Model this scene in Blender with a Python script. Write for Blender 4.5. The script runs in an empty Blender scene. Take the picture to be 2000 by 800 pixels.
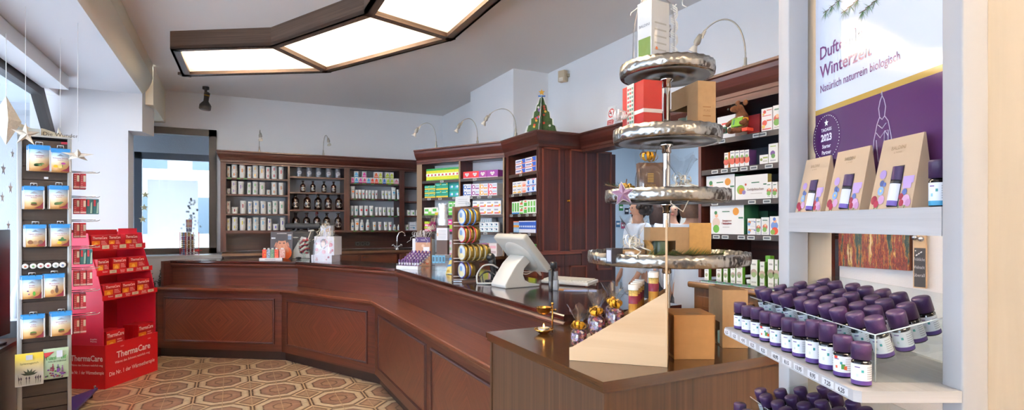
import bpy,bmesh,math,random
from mathutils import Vector,Matrix
random.seed(7)
SC=bpy.context.scene
COL=SC.collection
PI=math.pi
# view of the photograph
H=1.45
F,CX,CY=1080.0,1000.0,437.0
TH=math.atan(545.0/1080.0)
CT,ST=math.cos(TH),math.sin(TH)
def ray(px):
 dx=(px-CX)/F
 return(dx*CT+ST,-dx*ST+CT)
def at_Y(px,py,Y):
 r=ray(px)
 return Vector((r[0]*Y,r[1]*Y,H-(py-CY)*Y/F))
def at_z(px,py,z):
 return at_Y(px,py,(H-z)*F/(py-CY))
def at_a(px,py,a):
 return at_Y(px,py,a/ray(px)[0])
def at_b(px,py,b):
 return at_Y(px,py,b/ray(px)[1])
class Frame:
 """A vertical plane of the room: origin on the floor, x along the face, y into the furniture."""
 def __init__(s,o,rot):
  s.o=Vector((o[0],o[1]));s.rot=rot
  s.x=Vector((math.cos(rot),math.sin(rot)));s.y=Vector((-math.sin(rot),math.cos(rot)))
 def hit(s,px,y=0.0):
  r=Vector(ray(px));q=s.o+s.y*y
  Y=q.dot(s.y)/r.dot(s.y)
  return(r*Y-s.o).dot(s.x),Y
 def t(s,px,y=0.0):return s.hit(px,y)[0]
 def z(s,px,py,y=0.0):return H-(py-CY)*s.hit(px,y)[1]/F
 def pt(s,t,y,z):
  p=s.o+s.x*t+s.y*y
  return Vector((p.x,p.y,z))
  # colours and materials
def lin(c):
 return c/12.92 if c<=0.04045 else((c+0.055)/1.055)**2.4
def rgb(h):
 h=h.lstrip('#')
 return tuple(lin(int(h[i:i+2],16)/255.0)for i in(0,2,4))+(1.0,)
MATS={}
def nt(m):
 return m.node_tree.nodes,m.node_tree.links
def mat(hexc,rough=0.5,metal=0.0,coat=0.0,name=None,spec=0.5,noise=0.0,nscale=60.0,bump=0.0,bscale=200.0):
 key=(hexc,rough,metal,coat,name,noise,bump)
 if key in MATS:return MATS[key]
 m=bpy.data.materials.new(name or 'paint_'+hexc.lstrip('#'))
 m.use_nodes=True
 N,L=nt(m);b=N['Principled BSDF']
 b.inputs['Base Color'].default_value=rgb(hexc)
 b.inputs['Roughness'].default_value=rough
 b.inputs['Metallic'].default_value=metal
 b.inputs['Coat Weight'].default_value=coat
 b.inputs['Coat Roughness'].default_value=0.08
 b.inputs['Specular IOR Level'].default_value=spec
 if noise or bump:
  tc=N.new('ShaderNodeTexCoord')
  if noise:
   n=N.new('ShaderNodeTexNoise');n.inputs['Scale'].default_value=nscale;n.inputs['Detail'].default_value=5
   L.new(tc.outputs['Object'],n.inputs['Vector'])
   hs=N.new('ShaderNodeHueSaturation');hs.inputs['Color'].default_value=rgb(hexc)
   mr=N.new('ShaderNodeMapRange');mr.inputs['To Min'].default_value=1-noise;mr.inputs['To Max'].default_value=1+noise
   mr.inputs['From Min'].default_value=0.25;mr.inputs['From Max'].default_value=0.75
   L.new(n.outputs['Fac'],mr.inputs['Value']);L.new(mr.outputs['Result'],hs.inputs['Value'])
   L.new(hs.outputs['Color'],b.inputs['Base Color'])
  if bump:
   n2=N.new('ShaderNodeTexNoise');n2.inputs['Scale'].default_value=bscale;n2.inputs['Detail'].default_value=4
   L.new(tc.outputs['Object'],n2.inputs['Vector'])
   bp=N.new('ShaderNodeBump');bp.inputs['Strength'].default_value=bump;bp.inputs['Distance'].default_value=0.004
   L.new(n2.outputs['Fac'],bp.inputs['Height']);L.new(bp.outputs['Normal'],b.inputs['Normal'])
 MATS[key]=m
 return m
def wood(name,c1,c2,rough=0.35,coat=0.3,su=1.2,sv=38.0,diamond=False,contrast=(0.3,0.7),spec=0.5):
 """Grain runs along the u of each mesh's UV map (metres)."""
 m=bpy.data.materials.new(name);m.use_nodes=True
 N,L=nt(m);b=N['Principled BSDF']
 uv=N.new('ShaderNodeUVMap');uv.uv_map='UVMap'
 src=uv.outputs['UV']
 if diamond:
  sp=N.new('ShaderNodeSeparateXYZ');L.new(src,sp.inputs[0])
  ax=N.new('ShaderNodeMath');ax.operation='ABSOLUTE';L.new(sp.outputs['X'],ax.inputs[0])
  ay=N.new('ShaderNodeMath');ay.operation='ABSOLUTE';L.new(sp.outputs['Y'],ay.inputs[0])
  sm=N.new('ShaderNodeMath');sm.operation='ADD';L.new(ax.outputs[0],sm.inputs[0]);L.new(ay.outputs[0],sm.inputs[1])
  df=N.new('ShaderNodeMath');df.operation='SUBTRACT';L.new(ax.outputs[0],df.inputs[0]);L.new(ay.outputs[0],df.inputs[1])
  cb=N.new('ShaderNodeCombineXYZ');L.new(df.outputs[0],cb.inputs['X']);L.new(sm.outputs[0],cb.inputs['Y'])
  src=cb.outputs[0]
 oi=N.new('ShaderNodeObjectInfo')
 mp=N.new('ShaderNodeMapping');mp.inputs['Scale'].default_value=(su,sv,1)
 L.new(src,mp.inputs['Vector'])
 ad=N.new('ShaderNodeVectorMath');ad.operation='ADD'
 cr=N.new('ShaderNodeCombineXYZ')
 ml=N.new('ShaderNodeMath');ml.operation='MULTIPLY';ml.inputs[1].default_value=37.0
 L.new(oi.outputs['Random'],ml.inputs[0]);L.new(ml.outputs[0],cr.inputs['Z'])
 L.new(mp.outputs['Vector'],ad.inputs[0]);L.new(cr.outputs[0],ad.inputs[1])
 n=N.new('ShaderNodeTexNoise');n.inputs['Scale'].default_value=1.0;n.inputs['Detail'].default_value=7;n.inputs['Roughness'].default_value=0.62
 n.inputs['Distortion'].default_value=0.6
 L.new(ad.outputs[0],n.inputs['Vector'])
 rp=N.new('ShaderNodeValToRGB')
 rp.color_ramp.elements[0].position=contrast[0];rp.color_ramp.elements[0].color=rgb(c1)
 rp.color_ramp.elements[1].position=contrast[1];rp.color_ramp.elements[1].color=rgb(c2)
 L.new(n.outputs['Fac'],rp.inputs['Fac']);L.new(rp.outputs['Color'],b.inputs['Base Color'])
 b.inputs['Roughness'].default_value=rough
 b.inputs['Coat Weight'].default_value=coat;b.inputs['Coat Roughness'].default_value=0.12
 b.inputs['Specular IOR Level'].default_value=spec
 bp=N.new('ShaderNodeBump');bp.inputs['Strength'].default_value=0.12;bp.inputs['Distance'].default_value=0.002
 L.new(n.outputs['Fac'],bp.inputs['Height']);L.new(bp.outputs['Normal'],b.inputs['Normal'])
 return m
def glassy(name,tint='#ffffff',refl=0.10,rough=0.02,thick=0.0):
 """Thin clear sheet: passes light straight through with a fresnel reflection."""
 key=('glassy',name)
 if key in MATS:return MATS[key]
 m=bpy.data.materials.new(name);m.use_nodes=True
 N,L=nt(m);N.remove(N['Principled BSDF'])
 out=N['Material Output']
 tr=N.new('ShaderNodeBsdfTransparent');tr.inputs['Color'].default_value=rgb(tint)
 gl=N.new('ShaderNodeBsdfGlossy');gl.inputs['Roughness'].default_value=rough
 lw=N.new('ShaderNodeLayerWeight');lw.inputs['Blend'].default_value=.5
 pw=N.new('ShaderNodeMath');pw.operation='POWER';pw.inputs[1].default_value=4.0;L.new(lw.outputs['Facing'],pw.inputs[0])
 mu=N.new('ShaderNodeMath');mu.operation='MULTIPLY';mu.inputs[1].default_value=.55;L.new(pw.outputs[0],mu.inputs[0])
 mx=N.new('ShaderNodeMixShader')
 ad=N.new('ShaderNodeMath');ad.operation='ADD';ad.inputs[1].default_value=refl;ad.use_clamp=True
 L.new(mu.outputs[0],ad.inputs[0]);L.new(ad.outputs[0],mx.inputs['Fac'])
 L.new(tr.outputs[0],mx.inputs[1]);L.new(gl.outputs[0],mx.inputs[2])
 L.new(mx.outputs[0],out.inputs['Surface'])
 MATS[key]=m
 return m
def emis(hexc,strength,name):
 key=('emis',name)
 if key in MATS:return MATS[key]
 m=bpy.data.materials.new(name);m.use_nodes=True
 b=m.node_tree.nodes['Principled BSDF']
 b.inputs['Base Color'].default_value=rgb(hexc)
 b.inputs['Emission Color'].default_value=rgb(hexc);b.inputs['Emission Strength'].default_value=strength
 MATS[key]=m
 return m
 # mesh builder
_TXT={}
def text_geo(s,bold=0.0):
 """Flat outline of a line of writing, cap height about 0.7, origin centre-left baseline."""
 k=(s,bold)
 if k in _TXT:return _TXT[k]
 cu=bpy.data.curves.new('writing','FONT');cu.body=s;cu.size=1.0;cu.resolution_u=2
 cu.align_x='CENTER';cu.offset=bold
 ob=bpy.data.objects.new('writing',cu);COL.objects.link(ob)
 dg=bpy.context.evaluated_depsgraph_get()
 me=bpy.data.meshes.new_from_object(ob.evaluated_get(dg))
 vs=[tuple(v.co)for v in me.vertices];fs=[tuple(p.vertices)for p in me.polygons]
 bpy.data.objects.remove(ob);bpy.data.meshes.remove(me);bpy.data.curves.remove(cu)
 w=(max(v[0]for v in vs)-min(v[0]for v in vs))if vs else 1
 _TXT[k]=(vs,fs,w)
 return _TXT[k]
_RB={}
def rbox_geo(w,d,h,r,seg):
 k=(round(w,5),round(d,5),round(h,5),round(r,5),seg)
 if k in _RB:return _RB[k]
 bm=bmesh.new();bmesh.ops.create_cube(bm,size=1)
 for v in bm.verts:v.co=Vector((v.co.x*w,v.co.y*d,v.co.z*h))
 bmesh.ops.bevel(bm,geom=bm.edges[:],offset=r,segments=seg,affect='EDGES',profile=0.5)
 bm.verts.index_update()
 res=([tuple(v.co)for v in bm.verts],[tuple(v.index for v in f.verts)for f in bm.faces])
 bm.free();_RB[k]=res
 return res
class MB:
 def __init__(s):
  s.v=[];s.f=[];s.m=[];s.sm=[];s.uv=[];s.mats=[];s.M=Matrix.Identity(4)
 def mi(s,m):
  if m not in s.mats:s.mats.append(m)
  return s.mats.index(m)
 def tf(s,M):s.M=M;return s
 def vert(s,p):
  s.v.append(tuple(s.M@Vector(p)));return len(s.v)-1
 def face(s,idx,m,uv=None,smooth=False):
  s.f.append(tuple(idx));s.m.append(s.mi(m));s.sm.append(smooth)
  s.uv.append(uv if uv else[(0,0)]*len(idx))
 def poly(s,pts,m,uv=None,smooth=False):
  s.face([s.vert(p)for p in pts],m,uv,smooth)
 def geo(s,vs,fs,m,smooth=False,off=(0,0,0)):
  b=len(s.v)
  for p in vs:s.vert((p[0]+off[0],p[1]+off[1],p[2]+off[2]))
  for f in fs:s.face([b+i for i in f],m,None,smooth)
 def box(s,x0,x1,y0,y1,z0,z1,m,grain=None,front=None):
  P=[(x0,y0,z0),(x1,y0,z0),(x1,y1,z0),(x0,y1,z0),(x0,y0,z1),(x1,y0,z1),(x1,y1,z1),(x0,y1,z1)]
  b=len(s.v)
  for p in P:s.vert(p)
  dims=(abs(x1-x0),abs(y1-y0),abs(z1-z0))
  g={'x':0,'y':1,'z':2}[grain]if grain else dims.index(max(dims))
  for q in((0,1,5,4),(1,2,6,5),(2,3,7,6),(3,0,4,7),(4,5,6,7),(3,2,1,0)):
   ax=[i for i in range(3)if max(P[k][i]for k in q)-min(P[k][i]for k in q)>1e-9]
   if len(ax)<2:uv=None
   else:
    u,w=(ax[0],ax[1])if ax[0]==g else((ax[1],ax[0])if ax[1]==g else(ax[0],ax[1]))
    k0=1.0 if g in ax else 0.1
    uv=[(P[k][u]*k0+P[k][3-u-w]*.37,P[k][w]+P[k][3-u-w]*0.9)for k in q]
   s.face([b+i for i in q],front if(front and q==(0,1,5,4))else m,uv)
  return s
 def rbox(s,x0,x1,y0,y1,z0,z1,m,r=0.003,seg=2,smooth=True):
  vs,fs=rbox_geo(x1-x0,y1-y0,z1-z0,r,seg)
  s.geo(vs,fs,m,smooth,((x0+x1)/2,(y0+y1)/2,(z0+z1)/2))
  return s
 def lathe(s,prof,n,m,cx=0,cy=0,cz=0,a0=0.0,a1=None,mats=None,smooth=True):
  """prof: list of (r, z); mats: optional material per ring span."""
  full=a1 is None
  a1=2*PI if full else a1
  cnt=n if full else n+1
  rings=[]
  for r,z in prof:
   if r<1e-7:rings.append([s.vert((cx,cy,cz+z))])
   else:rings.append([s.vert((cx+r*math.cos(a0+(a1-a0)*i/n),cy+r*math.sin(a0+(a1-a0)*i/n),cz+z))for i in range(cnt)])
  for k in range(len(prof)-1):
   A,B=rings[k],rings[k+1];mm=mats[k]if mats else m
   for i in range(n):
    j=(i+1)%cnt
    if len(A)==1 and len(B)==1:continue
    if len(A)==1:s.face([A[0],B[j],B[i]],mm,None,smooth)
    elif len(B)==1:s.face([A[i],A[j],B[0]],mm,None,smooth)
    else:s.face([A[i],A[j],B[j],B[i]],mm,None,smooth)
  return s
 def tube(s,path,r,m,n=8,caps=True,radii=None):
  P=[Vector(p)for p in path];rings=[]
  up=Vector((0,0,1))
  prev=None
  for i,p in enumerate(P):
   d=(P[min(i+1,len(P)-1)]-P[max(i-1,0)]).normalized()
   if prev is None:
    x=d.cross(up)
    if x.length<1e-3:x=d.cross(Vector((1,0,0)))
   else:x=prev-d*prev.dot(d)
   x.normalize();prev=x;y=d.cross(x)
   rr=radii[i]if radii else r
   rings.append([s.vert(p+(x*math.cos(2*PI*k/n)+y*math.sin(2*PI*k/n))*rr)for k in range(n)])
  for a,b in zip(rings,rings[1:]):
   for k in range(n):
    j=(k+1)%n
    s.face([a[k],a[j],b[j],b[k]],m,None,True)
  if caps:
   s.face(rings[0][::-1],m);s.face(rings[-1],m)
  return s
 def prism(s,pts,z0,z1,m,top=None):
  b0=[s.vert((p[0],p[1],z0))for p in pts];b1=[s.vert((p[0],p[1],z1))for p in pts]
  n=len(pts)
  for i in range(n):
   j=(i+1)%n
   L=math.hypot(pts[j][0]-pts[i][0],pts[j][1]-pts[i][1])
   s.face([b0[i],b0[j],b1[j],b1[i]],m,[(0,z0),(L,z0),(L,z1),(0,z1)])
  uv=[(p[1],p[0])for p in pts]
  s.face(b1,top or m,uv);s.face(b0[::-1],m,uv[::-1])
  return s
 def xz_prism(s,pts,y0,y1,m,smooth=False):
  """Outline in the x-z plane, from y0 (front) to y1."""
  f=[s.vert((p[0],y0,p[1]))for p in pts];g=[s.vert((p[0],y1,p[1]))for p in pts]
  n=len(pts);uv=[(p[0],p[1])for p in pts]
  s.face(f,m,uv);s.face(g[::-1],m,uv[::-1])
  for i in range(n):
   j=(i+1)%n
   s.face([f[j],f[i],g[i],g[j]],m,None,smooth)
  return s
 def sphere(s,c,r,m,n=12,k=8,sc=(1,1,1)):
  b=[]
  for i in range(k+1):
   ph=-PI/2+PI*i/k
   b.append((r*math.cos(ph),r*math.sin(ph)))
  M0=s.M
  s.M=M0@Matrix.Translation(c)@Matrix.Diagonal((sc[0],sc[1],sc[2],1))
  s.lathe([(max(a,0 if 0<i<k else 0),z)for i,(a,z)in enumerate(b)],n,m)
  s.M=M0
  return s
 def text(s,st,x,y,z,size,m,bold=0.0,maxw=None,align='c',sx=1.0):
  """Writing on a front (-y) face; size = letter height, centred at x, baseline z."""
  vs,fs,w=text_geo(st,bold)
  k=size/0.7
  kx=k*sx
  if maxw and w*kx>maxw:kx=maxw/w
  ox=0 if align=='c' else(w*kx/2 if align=='l' else-w*kx/2)
  b=len(s.v)
  for p in vs:s.vert((x+ox+p[0]*kx,y,z+p[1]*k))
  for f in fs:s.face([b+i for i in f],m)
  return s
 def rect(s,x0,x1,z0,z1,y,m):
  s.poly([(x0,y,z0),(x1,y,z0),(x1,y,z1),(x0,y,z1)],m,[(x0,z0),(x1,z0),(x1,z1),(x0,z1)])
  return s
 def disc(s,x,z,r,y,m,n=16,sx=1.0):
  s.poly([(x+r*sx*math.cos(2*PI*i/n),y,z+r*math.sin(2*PI*i/n))for i in range(n)],m)
  return s
 def build(s,name,parent=None,loc=None,rot=None):
  me=bpy.data.meshes.new(name)
  me.from_pydata(s.v,[],s.f)
  for m in s.mats:me.materials.append(m)
  uvl=me.uv_layers.new(name='UVMap')
  flat=[]
  for u in s.uv:
   for a in u:flat.extend(a)
  uvl.data.foreach_set('uv',flat)
  me.polygons.foreach_set('material_index',s.m)
  me.polygons.foreach_set('use_smooth',s.sm)
  me.update()
  o=bpy.data.objects.new(name,me);COL.objects.link(o)
  if parent is not None:o.parent=parent
  if loc is not None:o.location=loc
  if rot is not None:o.rotation_euler=(0,0,rot)
  return o
def T(x=0,y=0,z=0):return Matrix.Translation((x,y,z))
def RZ(a):return Matrix.Rotation(a,4,'Z')
def RX(a):return Matrix.Rotation(a,4,'X')
def RY(a):return Matrix.Rotation(a,4,'Y')
def offset_path(path,d):
 """Mitred copy of a 2-D path moved by d to its left."""
 out=[];n=len(path)
 for i in range(n):
  ns=[]
  for j in(i-1,i):
   if 0<=j<n-1:
    e=Vector(path[j+1])-Vector(path[j]);e.normalize();ns.append(Vector((-e.y,e.x)))
  if len(ns)==1:out.append(Vector(path[i])+ns[0]*d)
  else:
   b=(ns[0]+ns[1]).normalized();out.append(Vector(path[i])+b*(d/b.dot(ns[0])))
 return out
def sweep(mb,path,prof,m,closed=True,caps=True):
 """Profile [(offset to the left, z)] carried along a 2-D path; UV u runs along the path."""
 lines=[offset_path(path,o)for o,z in prof]
 ids=[[mb.vert((p.x,p.y,prof[k][1]))for p in lines[k]]for k in range(len(prof))]
 al=[0.0]
 for i in range(len(path)-1):al.append(al[-1]+(Vector(path[i+1])-Vector(path[i])).length)
 pl=[0.0]
 for k in range(len(prof)):
  q=prof[(k+1)%len(prof)];pl.append(pl[-1]+math.hypot(q[0]-prof[k][0],q[1]-prof[k][1]))
 n=len(prof)
 for k in range(n if closed else n-1):
  k2=(k+1)%n
  for i in range(len(path)-1):
   mb.face([ids[k][i],ids[k][i+1],ids[k2][i+1],ids[k2][i]],m,[(al[i]+i*3,pl[k]),(al[i+1]+i*3,pl[k]),(al[i+1]+i*3,pl[k+1]),(al[i]+i*3,pl[k+1])])
 if caps and closed:
  mb.face([ids[k][0]for k in range(n)],m,[prof[k]for k in range(n)])
  mb.face([ids[k][-1]for k in range(n)][::-1],m,[prof[k]for k in range(n)][::-1])
  # things
def tag(o,label=None,cat=None,group=None,kind=None):
 if label:o['label']=label
 if cat:o['category']=cat
 if group:o['group']=group
 if kind:o['kind']=kind
 return o
def thing(name,label,cat,loc=(0,0,0),rot=0.0,group=None):
 o=bpy.data.objects.new(name,None);COL.objects.link(o)
 o.empty_display_size=0.05
 o.location=loc;o.rotation_euler=(0,0,rot)
 return tag(o,label,cat,group)
def struct(mb,name):
 return tag(mb.build(name),kind='structure')
def copy_thing(src,loc,rot=None,label=None,group=None):
 r=src.copy();COL.objects.link(r);r.location=loc
 if rot is not None:
  r.rotation_euler=rot if isinstance(rot,(tuple,list))or hasattr(rot,'x')else(0,0,rot)
 if label:r['label']=label
 if group:r['group']=group
 for ch in list(src.children):
  c=ch.copy();COL.objects.link(c);c.parent=r
  for g in ch.children:
   d=g.copy();COL.objects.link(d);d.parent=c
 return r
ORD=['first','second','third','fourth','fifth','sixth','seventh','eighth','ninth','tenth','eleventh','twelfth','thirteenth','fourteenth','fifteenth','sixteenth','seventeenth','eighteenth','nineteenth','twentieth']
def nth(i,n=None):
 if n is not None:
  if n==1:return 'single'
  if i==0:return 'leftmost'
  if i==n-1:return 'rightmost'
 return ORD[i]
 # shared finishes
MAHO=wood('dark mahogany veneer','#2c120d','#4a2019',rough=0.38,coat=0.25)
MAHO_R=wood('red mahogany veneer','#3b1b11','#5c2d1e',rough=0.4,coat=0.2)
MAHO_L=wood('sheen-lightened mahogany ledge','#522817','#78442d',rough=0.33,coat=0.35)  # lighter tone puts the ledge's reflected sheen into the colour
MAHO_P=wood('matched mahogany panel','#431f13','#6e3a26',rough=0.4,coat=0.2,diamond=True,su=1.5,sv=70)
TOPW=wood('polished counter top','#2a110d','#42201a',rough=0.14,coat=0.6)
WALN=wood('striped walnut veneer','#3a281b','#5f432e',rough=0.4,coat=0.15,sv=60,su=0.6)
WALT=wood('polished walnut top','#382314','#5e3f25',rough=0.2,coat=0.4,sv=45)
LAMPW=wood('dark oak lamp frame','#473529','#6b5546',rough=0.55,coat=0.0,sv=60)
PINE=wood('white glazed pine','#a2a3a6','#bbbcbf',rough=0.55,coat=0.0,sv=45,contrast=(.25,.7))
BIRCH=wood('pale birch plywood','#cfae86','#dfc29c',rough=0.55,coat=0.0,sv=14,su=1.0)
EDGE=mat('#7c6a55',0.5,name='cabinet edge')
WALLM=mat('#f0f0f1',0.9,name='white wall plaster',bump=0.25,bscale=180)
CEILM=mat('#e8e4e0',0.95,name='ceiling plaster',bump=0.2,bscale=160)
BEAMM=mat('#efe4cc',0.9,name='warm-light tinted beam plaster',bump=0.15,bscale=160)  # cream tint stands for warm lamp light falling on the beam
DARKF=mat('#3a3634',0.45,name='dark window frame')
GREYF=mat('#4a515c',0.45,name='grey window frame')
STEEL=mat('#b9bbbd',0.22,metal=1.0,name='brushed steel')
CHROME=mat('#e0e0e0',0.08,metal=1.0,name='chrome')
GOLD=mat('#c79a3a',0.25,metal=1.0,name='brass')
BLACK=mat('#141416',0.4,name='black plastic')
WHITE=mat('#f2f2f0',0.5,name='white')
KRAFT=mat('#a3825d',0.75,name='kraft board',noise=0.08,nscale=40)
ACRYL=glassy('clear acrylic','#f8fbfb',0.02)
GLASS=glassy('window glass','#f4f8fa',0.02)
CELLO=glassy('cellophane','#fafbfc',0.09,0.10)
EXPOSURE,WORLD,LAMP_E=0.9,8.0,430.0
# camera, world, render look
cam=bpy.data.cameras.new('camera');cam.lens=F*36/2000.0;cam.sensor_width=36
cam.shift_y=(CY-400)/2000.0;cam.clip_start=0.05
co=bpy.data.objects.new('camera',cam);COL.objects.link(co)
co.location=(0,0,H);co.rotation_euler=(PI/2,0,-TH)
SC.camera=co
SC.view_settings.view_transform='Standard';SC.view_settings.look='None'
SC.view_settings.gamma=1;SC.view_settings.use_curve_mapping=False
SC.view_settings.exposure=EXPOSURE
SC.cycles.use_denoising=True
SC.cycles.max_bounces=10;SC.cycles.transparent_max_bounces=24;SC.cycles.diffuse_bounces=5
SC.cycles.sample_clamp_indirect=6.0
W=bpy.data.worlds.new('daylight');SC.world=W;W.use_nodes=True
bg=W.node_tree.nodes['Background'];bg.inputs['Color'].default_value=rgb('#e4eefb');bg.inputs['Strength'].default_value=WORLD
# shell
ZC=3.12
def floor_material():
 m=bpy.data.materials.new('octagon ceramic tiles');m.use_nodes=True
 N,L=nt(m);b=N['Principled BSDF']
 tc=N.new('ShaderNodeTexCoord')
 def val(op,a,c=None,cl=False):
  n=N.new('ShaderNodeMath');n.operation=op;n.use_clamp=cl
  for i,q in enumerate((a,c)):
   if q is None:continue
   if isinstance(q,(int,float)):n.inputs[i].default_value=q
   else:L.new(q,n.inputs[i])
  return n.outputs[0]
 sp=N.new('ShaderNodeSeparateXYZ');L.new(tc.outputs['Object'],sp.inputs[0])
 def cell(o,off,pitch):
  t=val('DIVIDE',val('SUBTRACT',o,off),pitch)
  return val('SUBTRACT',t,val('ROUND',t))
 x=cell(sp.outputs['X'],0.353,0.430);y=cell(sp.outputs['Y'],5.255,0.485)
 ax=val('ABSOLUTE',x);ay=val('ABSOLUTE',y)
 d=val('MAXIMUM',val('MAXIMUM',ax,ay),val('MULTIPLY',val('ADD',ax,ay),0.7071))
 nz=N.new('ShaderNodeTexNoise');nz.inputs['Scale'].default_value=28;nz.inputs['Detail'].default_value=8;nz.inputs['Roughness'].default_value=.7
 L.new(tc.outputs['Object'],nz.inputs['Vector'])
 nb=N.new('ShaderNodeTexNoise');nb.inputs['Scale'].default_value=6;nb.inputs['Detail'].default_value=4
 L.new(tc.outputs['Object'],nb.inputs['Vector'])
 dd=val('ADD',d,val('MULTIPLY',val('SUBTRACT',nz.outputs['Fac'],0.5),0.014))
 rp=N.new('ShaderNodeValToRGB');cr=rp.color_ramp
 stops=[(0.0,'#a58062'),(0.13,'#a07c62'),(0.155,'#5c3c2b'),(0.175,'#a37d64'),(0.30,'#9d7660'),(0.325,'#523426'),(0.345,'#cfb795'),(0.40,'#d8c4a3'),(0.445,'#c4a988'),(0.465,'#57351f'),(0.482,'#4a2c1b'),(0.492,'#d2b68e'),(0.5,'#d2b68e')]
 while len(cr.elements)<len(stops):cr.elements.new(0.5)
 for e,(p,c)in zip(cr.elements,stops):e.position=p;e.color=rgb(c)
 L.new(dd,rp.inputs['Fac'])
 dx=val('SUBTRACT',0.5,ax);dy=val('SUBTRACT',0.5,ay)
 dm=val('ADD',val('ADD',dx,dy),val('MULTIPLY',val('SUBTRACT',nz.outputs['Fac'],0.5),0.014))
 r2=N.new('ShaderNodeValToRGB');c2=r2.color_ramp
 st2=[(0.0,'#8a6a50'),(0.10,'#b08c6c'),(0.19,'#a27d60'),(0.225,'#4c3324'),(0.245,'#d2b68e'),(0.29,'#d2b68e')]
 while len(c2.elements)<len(st2):c2.elements.new(0.5)
 for e,(p,c)in zip(c2.elements,st2):e.position=p;e.color=rgb(c)
 L.new(dm,r2.inputs['Fac'])
 mx=N.new('ShaderNodeMix');mx.data_type='RGBA'
 L.new(val('GREATER_THAN',val('MULTIPLY',val('ADD',ax,ay),0.7071),0.5),mx.inputs['Factor'])
 L.new(rp.outputs['Color'],mx.inputs[6]);L.new(r2.outputs['Color'],mx.inputs[7])
 hs=N.new('ShaderNodeHueSaturation');L.new(mx.outputs[2],hs.inputs['Color'])
 mr=N.new('ShaderNodeMapRange');mr.inputs['From Min'].default_value=.3;mr.inputs['From Max'].default_value=.7;mr.inputs['To Min'].default_value=.74;mr.inputs['To Max'].default_value=1.12
 L.new(val('ADD',val('MULTIPLY',nz.outputs['Fac'],.75),val('MULTIPLY',nb.outputs['Fac'],.25)),mr.inputs['Value']);L.new(mr.outputs[0],hs.inputs['Value'])
 gx=val('MINIMUM',ax,val('SUBTRACT',0.5,ax));gy=val('MINIMUM',ay,val('SUBTRACT',0.5,ay))
 g=val('LESS_THAN',val('MINIMUM',gx,gy),0.0062)
 m2=N.new('ShaderNodeMix');m2.data_type='RGBA';L.new(g,m2.inputs['Factor'])
 L.new(hs.outputs['Color'],m2.inputs[6]);m2.inputs[7].default_value=rgb('#b59a76')
 L.new(m2.outputs[2],b.inputs['Base Color'])
 b.inputs['Roughness'].default_value=0.32
 bp=N.new('ShaderNodeBump');bp.inputs['Strength'].default_value=.3;bp.inputs['Distance'].default_value=.003
 L.new(val('SUBTRACT',1.0,g),bp.inputs['Height']);L.new(bp.outputs['Normal'],b.inputs['Normal'])
 return m
YB,YF=8.12,-2.6
AW=-1.53
mb=MB();mb.box(AW-.3,6.3,YF,9.6,-0.12,0,floor_material());struct(mb,'floor')
mb=MB();mb.box(-.76,6.3,YF,YB+.2,ZC,ZC+.15,CEILM);struct(mb,'ceiling')
W2T=2.66
mb=MB()
mb.box(-.19,3.2,YB,YB+.2,0,ZC,WALLM)
mb.box(-1.75,-.19,YB,YB+.2,W2T,ZC,WALLM)
mb.box(-1.75,-.19,YB,YB+.2,0,1.06,WALLM)
struct(mb,'wall_back')
DB0,DB1,DZ=2.75,4.46,2.21
mb=MB()
mb.box(2.9,3.3,6.5,YB,0,ZC,WALLM)
mb.box(2.69,3.3,5.30,6.5,0,ZC,WALLM)
mb.box(3.125,3.3,DB1,5.30,0,ZC,WALLM)
mb.box(3.125,3.3,DB0,DB1,DZ,ZC,WALLM)
mb.box(3.125,3.3,YF,DB0,0,ZC,WALLM)
mb.box(2.66,3.125,1.24,1.70,0,ZC,WALLM)
mb.box(2.66,3.125,YF,.45,0,ZC,WALLM)
struct(mb,'wall_right')
NZ=2.80
mb=MB();mb.box(AW-.2,-.84,YF,6.86,NZ,NZ+.1,mat('#e4e6ea',.9,name='niche ceiling plaster',bump=.2));struct(mb,'ceiling_niche')
mb=MB()
prof=[(-.75,ZC),(-.75,2.98),(-.76,2.93),(-.785,2.87),(-.81,2.83),(-.84,NZ),(-1.0,NZ+.1),(-1.0,ZC)]
A=[mb.vert((p[0],YF,p[1]))for p in prof];B=[mb.vert((p[0],6.872,p[1]))for p in prof]
for i in range(len(prof)):
 j=(i+1)%len(prof);mb.face([A[i],B[i],B[j],A[j]],BEAMM,None,i in(1,2,3,4))
mb.face(A,BEAMM);mb.face(B[::-1],BEAMM)
mb.box(-1.0,-.755,6.95,YB,2.71,ZC,BEAMM)
ds=[(-1.75,6.86),(-.842,6.86),(-.775,7.2),(-1.75,7.2)]
struct(mb,'trim_beam')
PIERM=mat('#d2d4d8',.9,name='pier plaster',bump=.2)
mb=MB();mb.box(-1.75,-.963,6.86,7.2,0,2.41,PIERM);mb.prism(ds,2.41,ZC,PIERM);struct(mb,'wall_pier')
mb=MB();mb.box(-1.75,-1.0,7.2,YB,2.68,2.8,WALLM);struct(mb,'ceiling_bay')
mb=MB()
mb.box(AW-.2,AW,YF,6.86,0,.58,WALLM);mb.box(AW-.2,AW,YF,6.86,2.71,NZ,WALLM)
mb.box(AW-.2,AW,YF,-.9,.58,2.71,WALLM);mb.box(AW-.2,AW,7.2,YB,0,2.7,WALLM)
struct(mb,'wall_left')
def ring_yz(mb,outer,inner,x0,x1,m):
 n=len(outer);vs={}
 for k,(ring,x)in enumerate(((outer,x0),(inner,x0),(inner,x1),(outer,x1))):
  vs[k]=[mb.vert((x,p[0],p[1]))for p in ring]
 for a,b_ in((0,1),(1,2),(2,3),(3,0)):
  for i in range(n):
   j=(i+1)%n;mb.face([vs[a][i],vs[a][j],vs[b_][j],vs[b_][i]],m)
out=[(2.9,.58),(6.85,.58),(6.85,2.33),(6.46,2.71),(2.9,2.71)]
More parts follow.
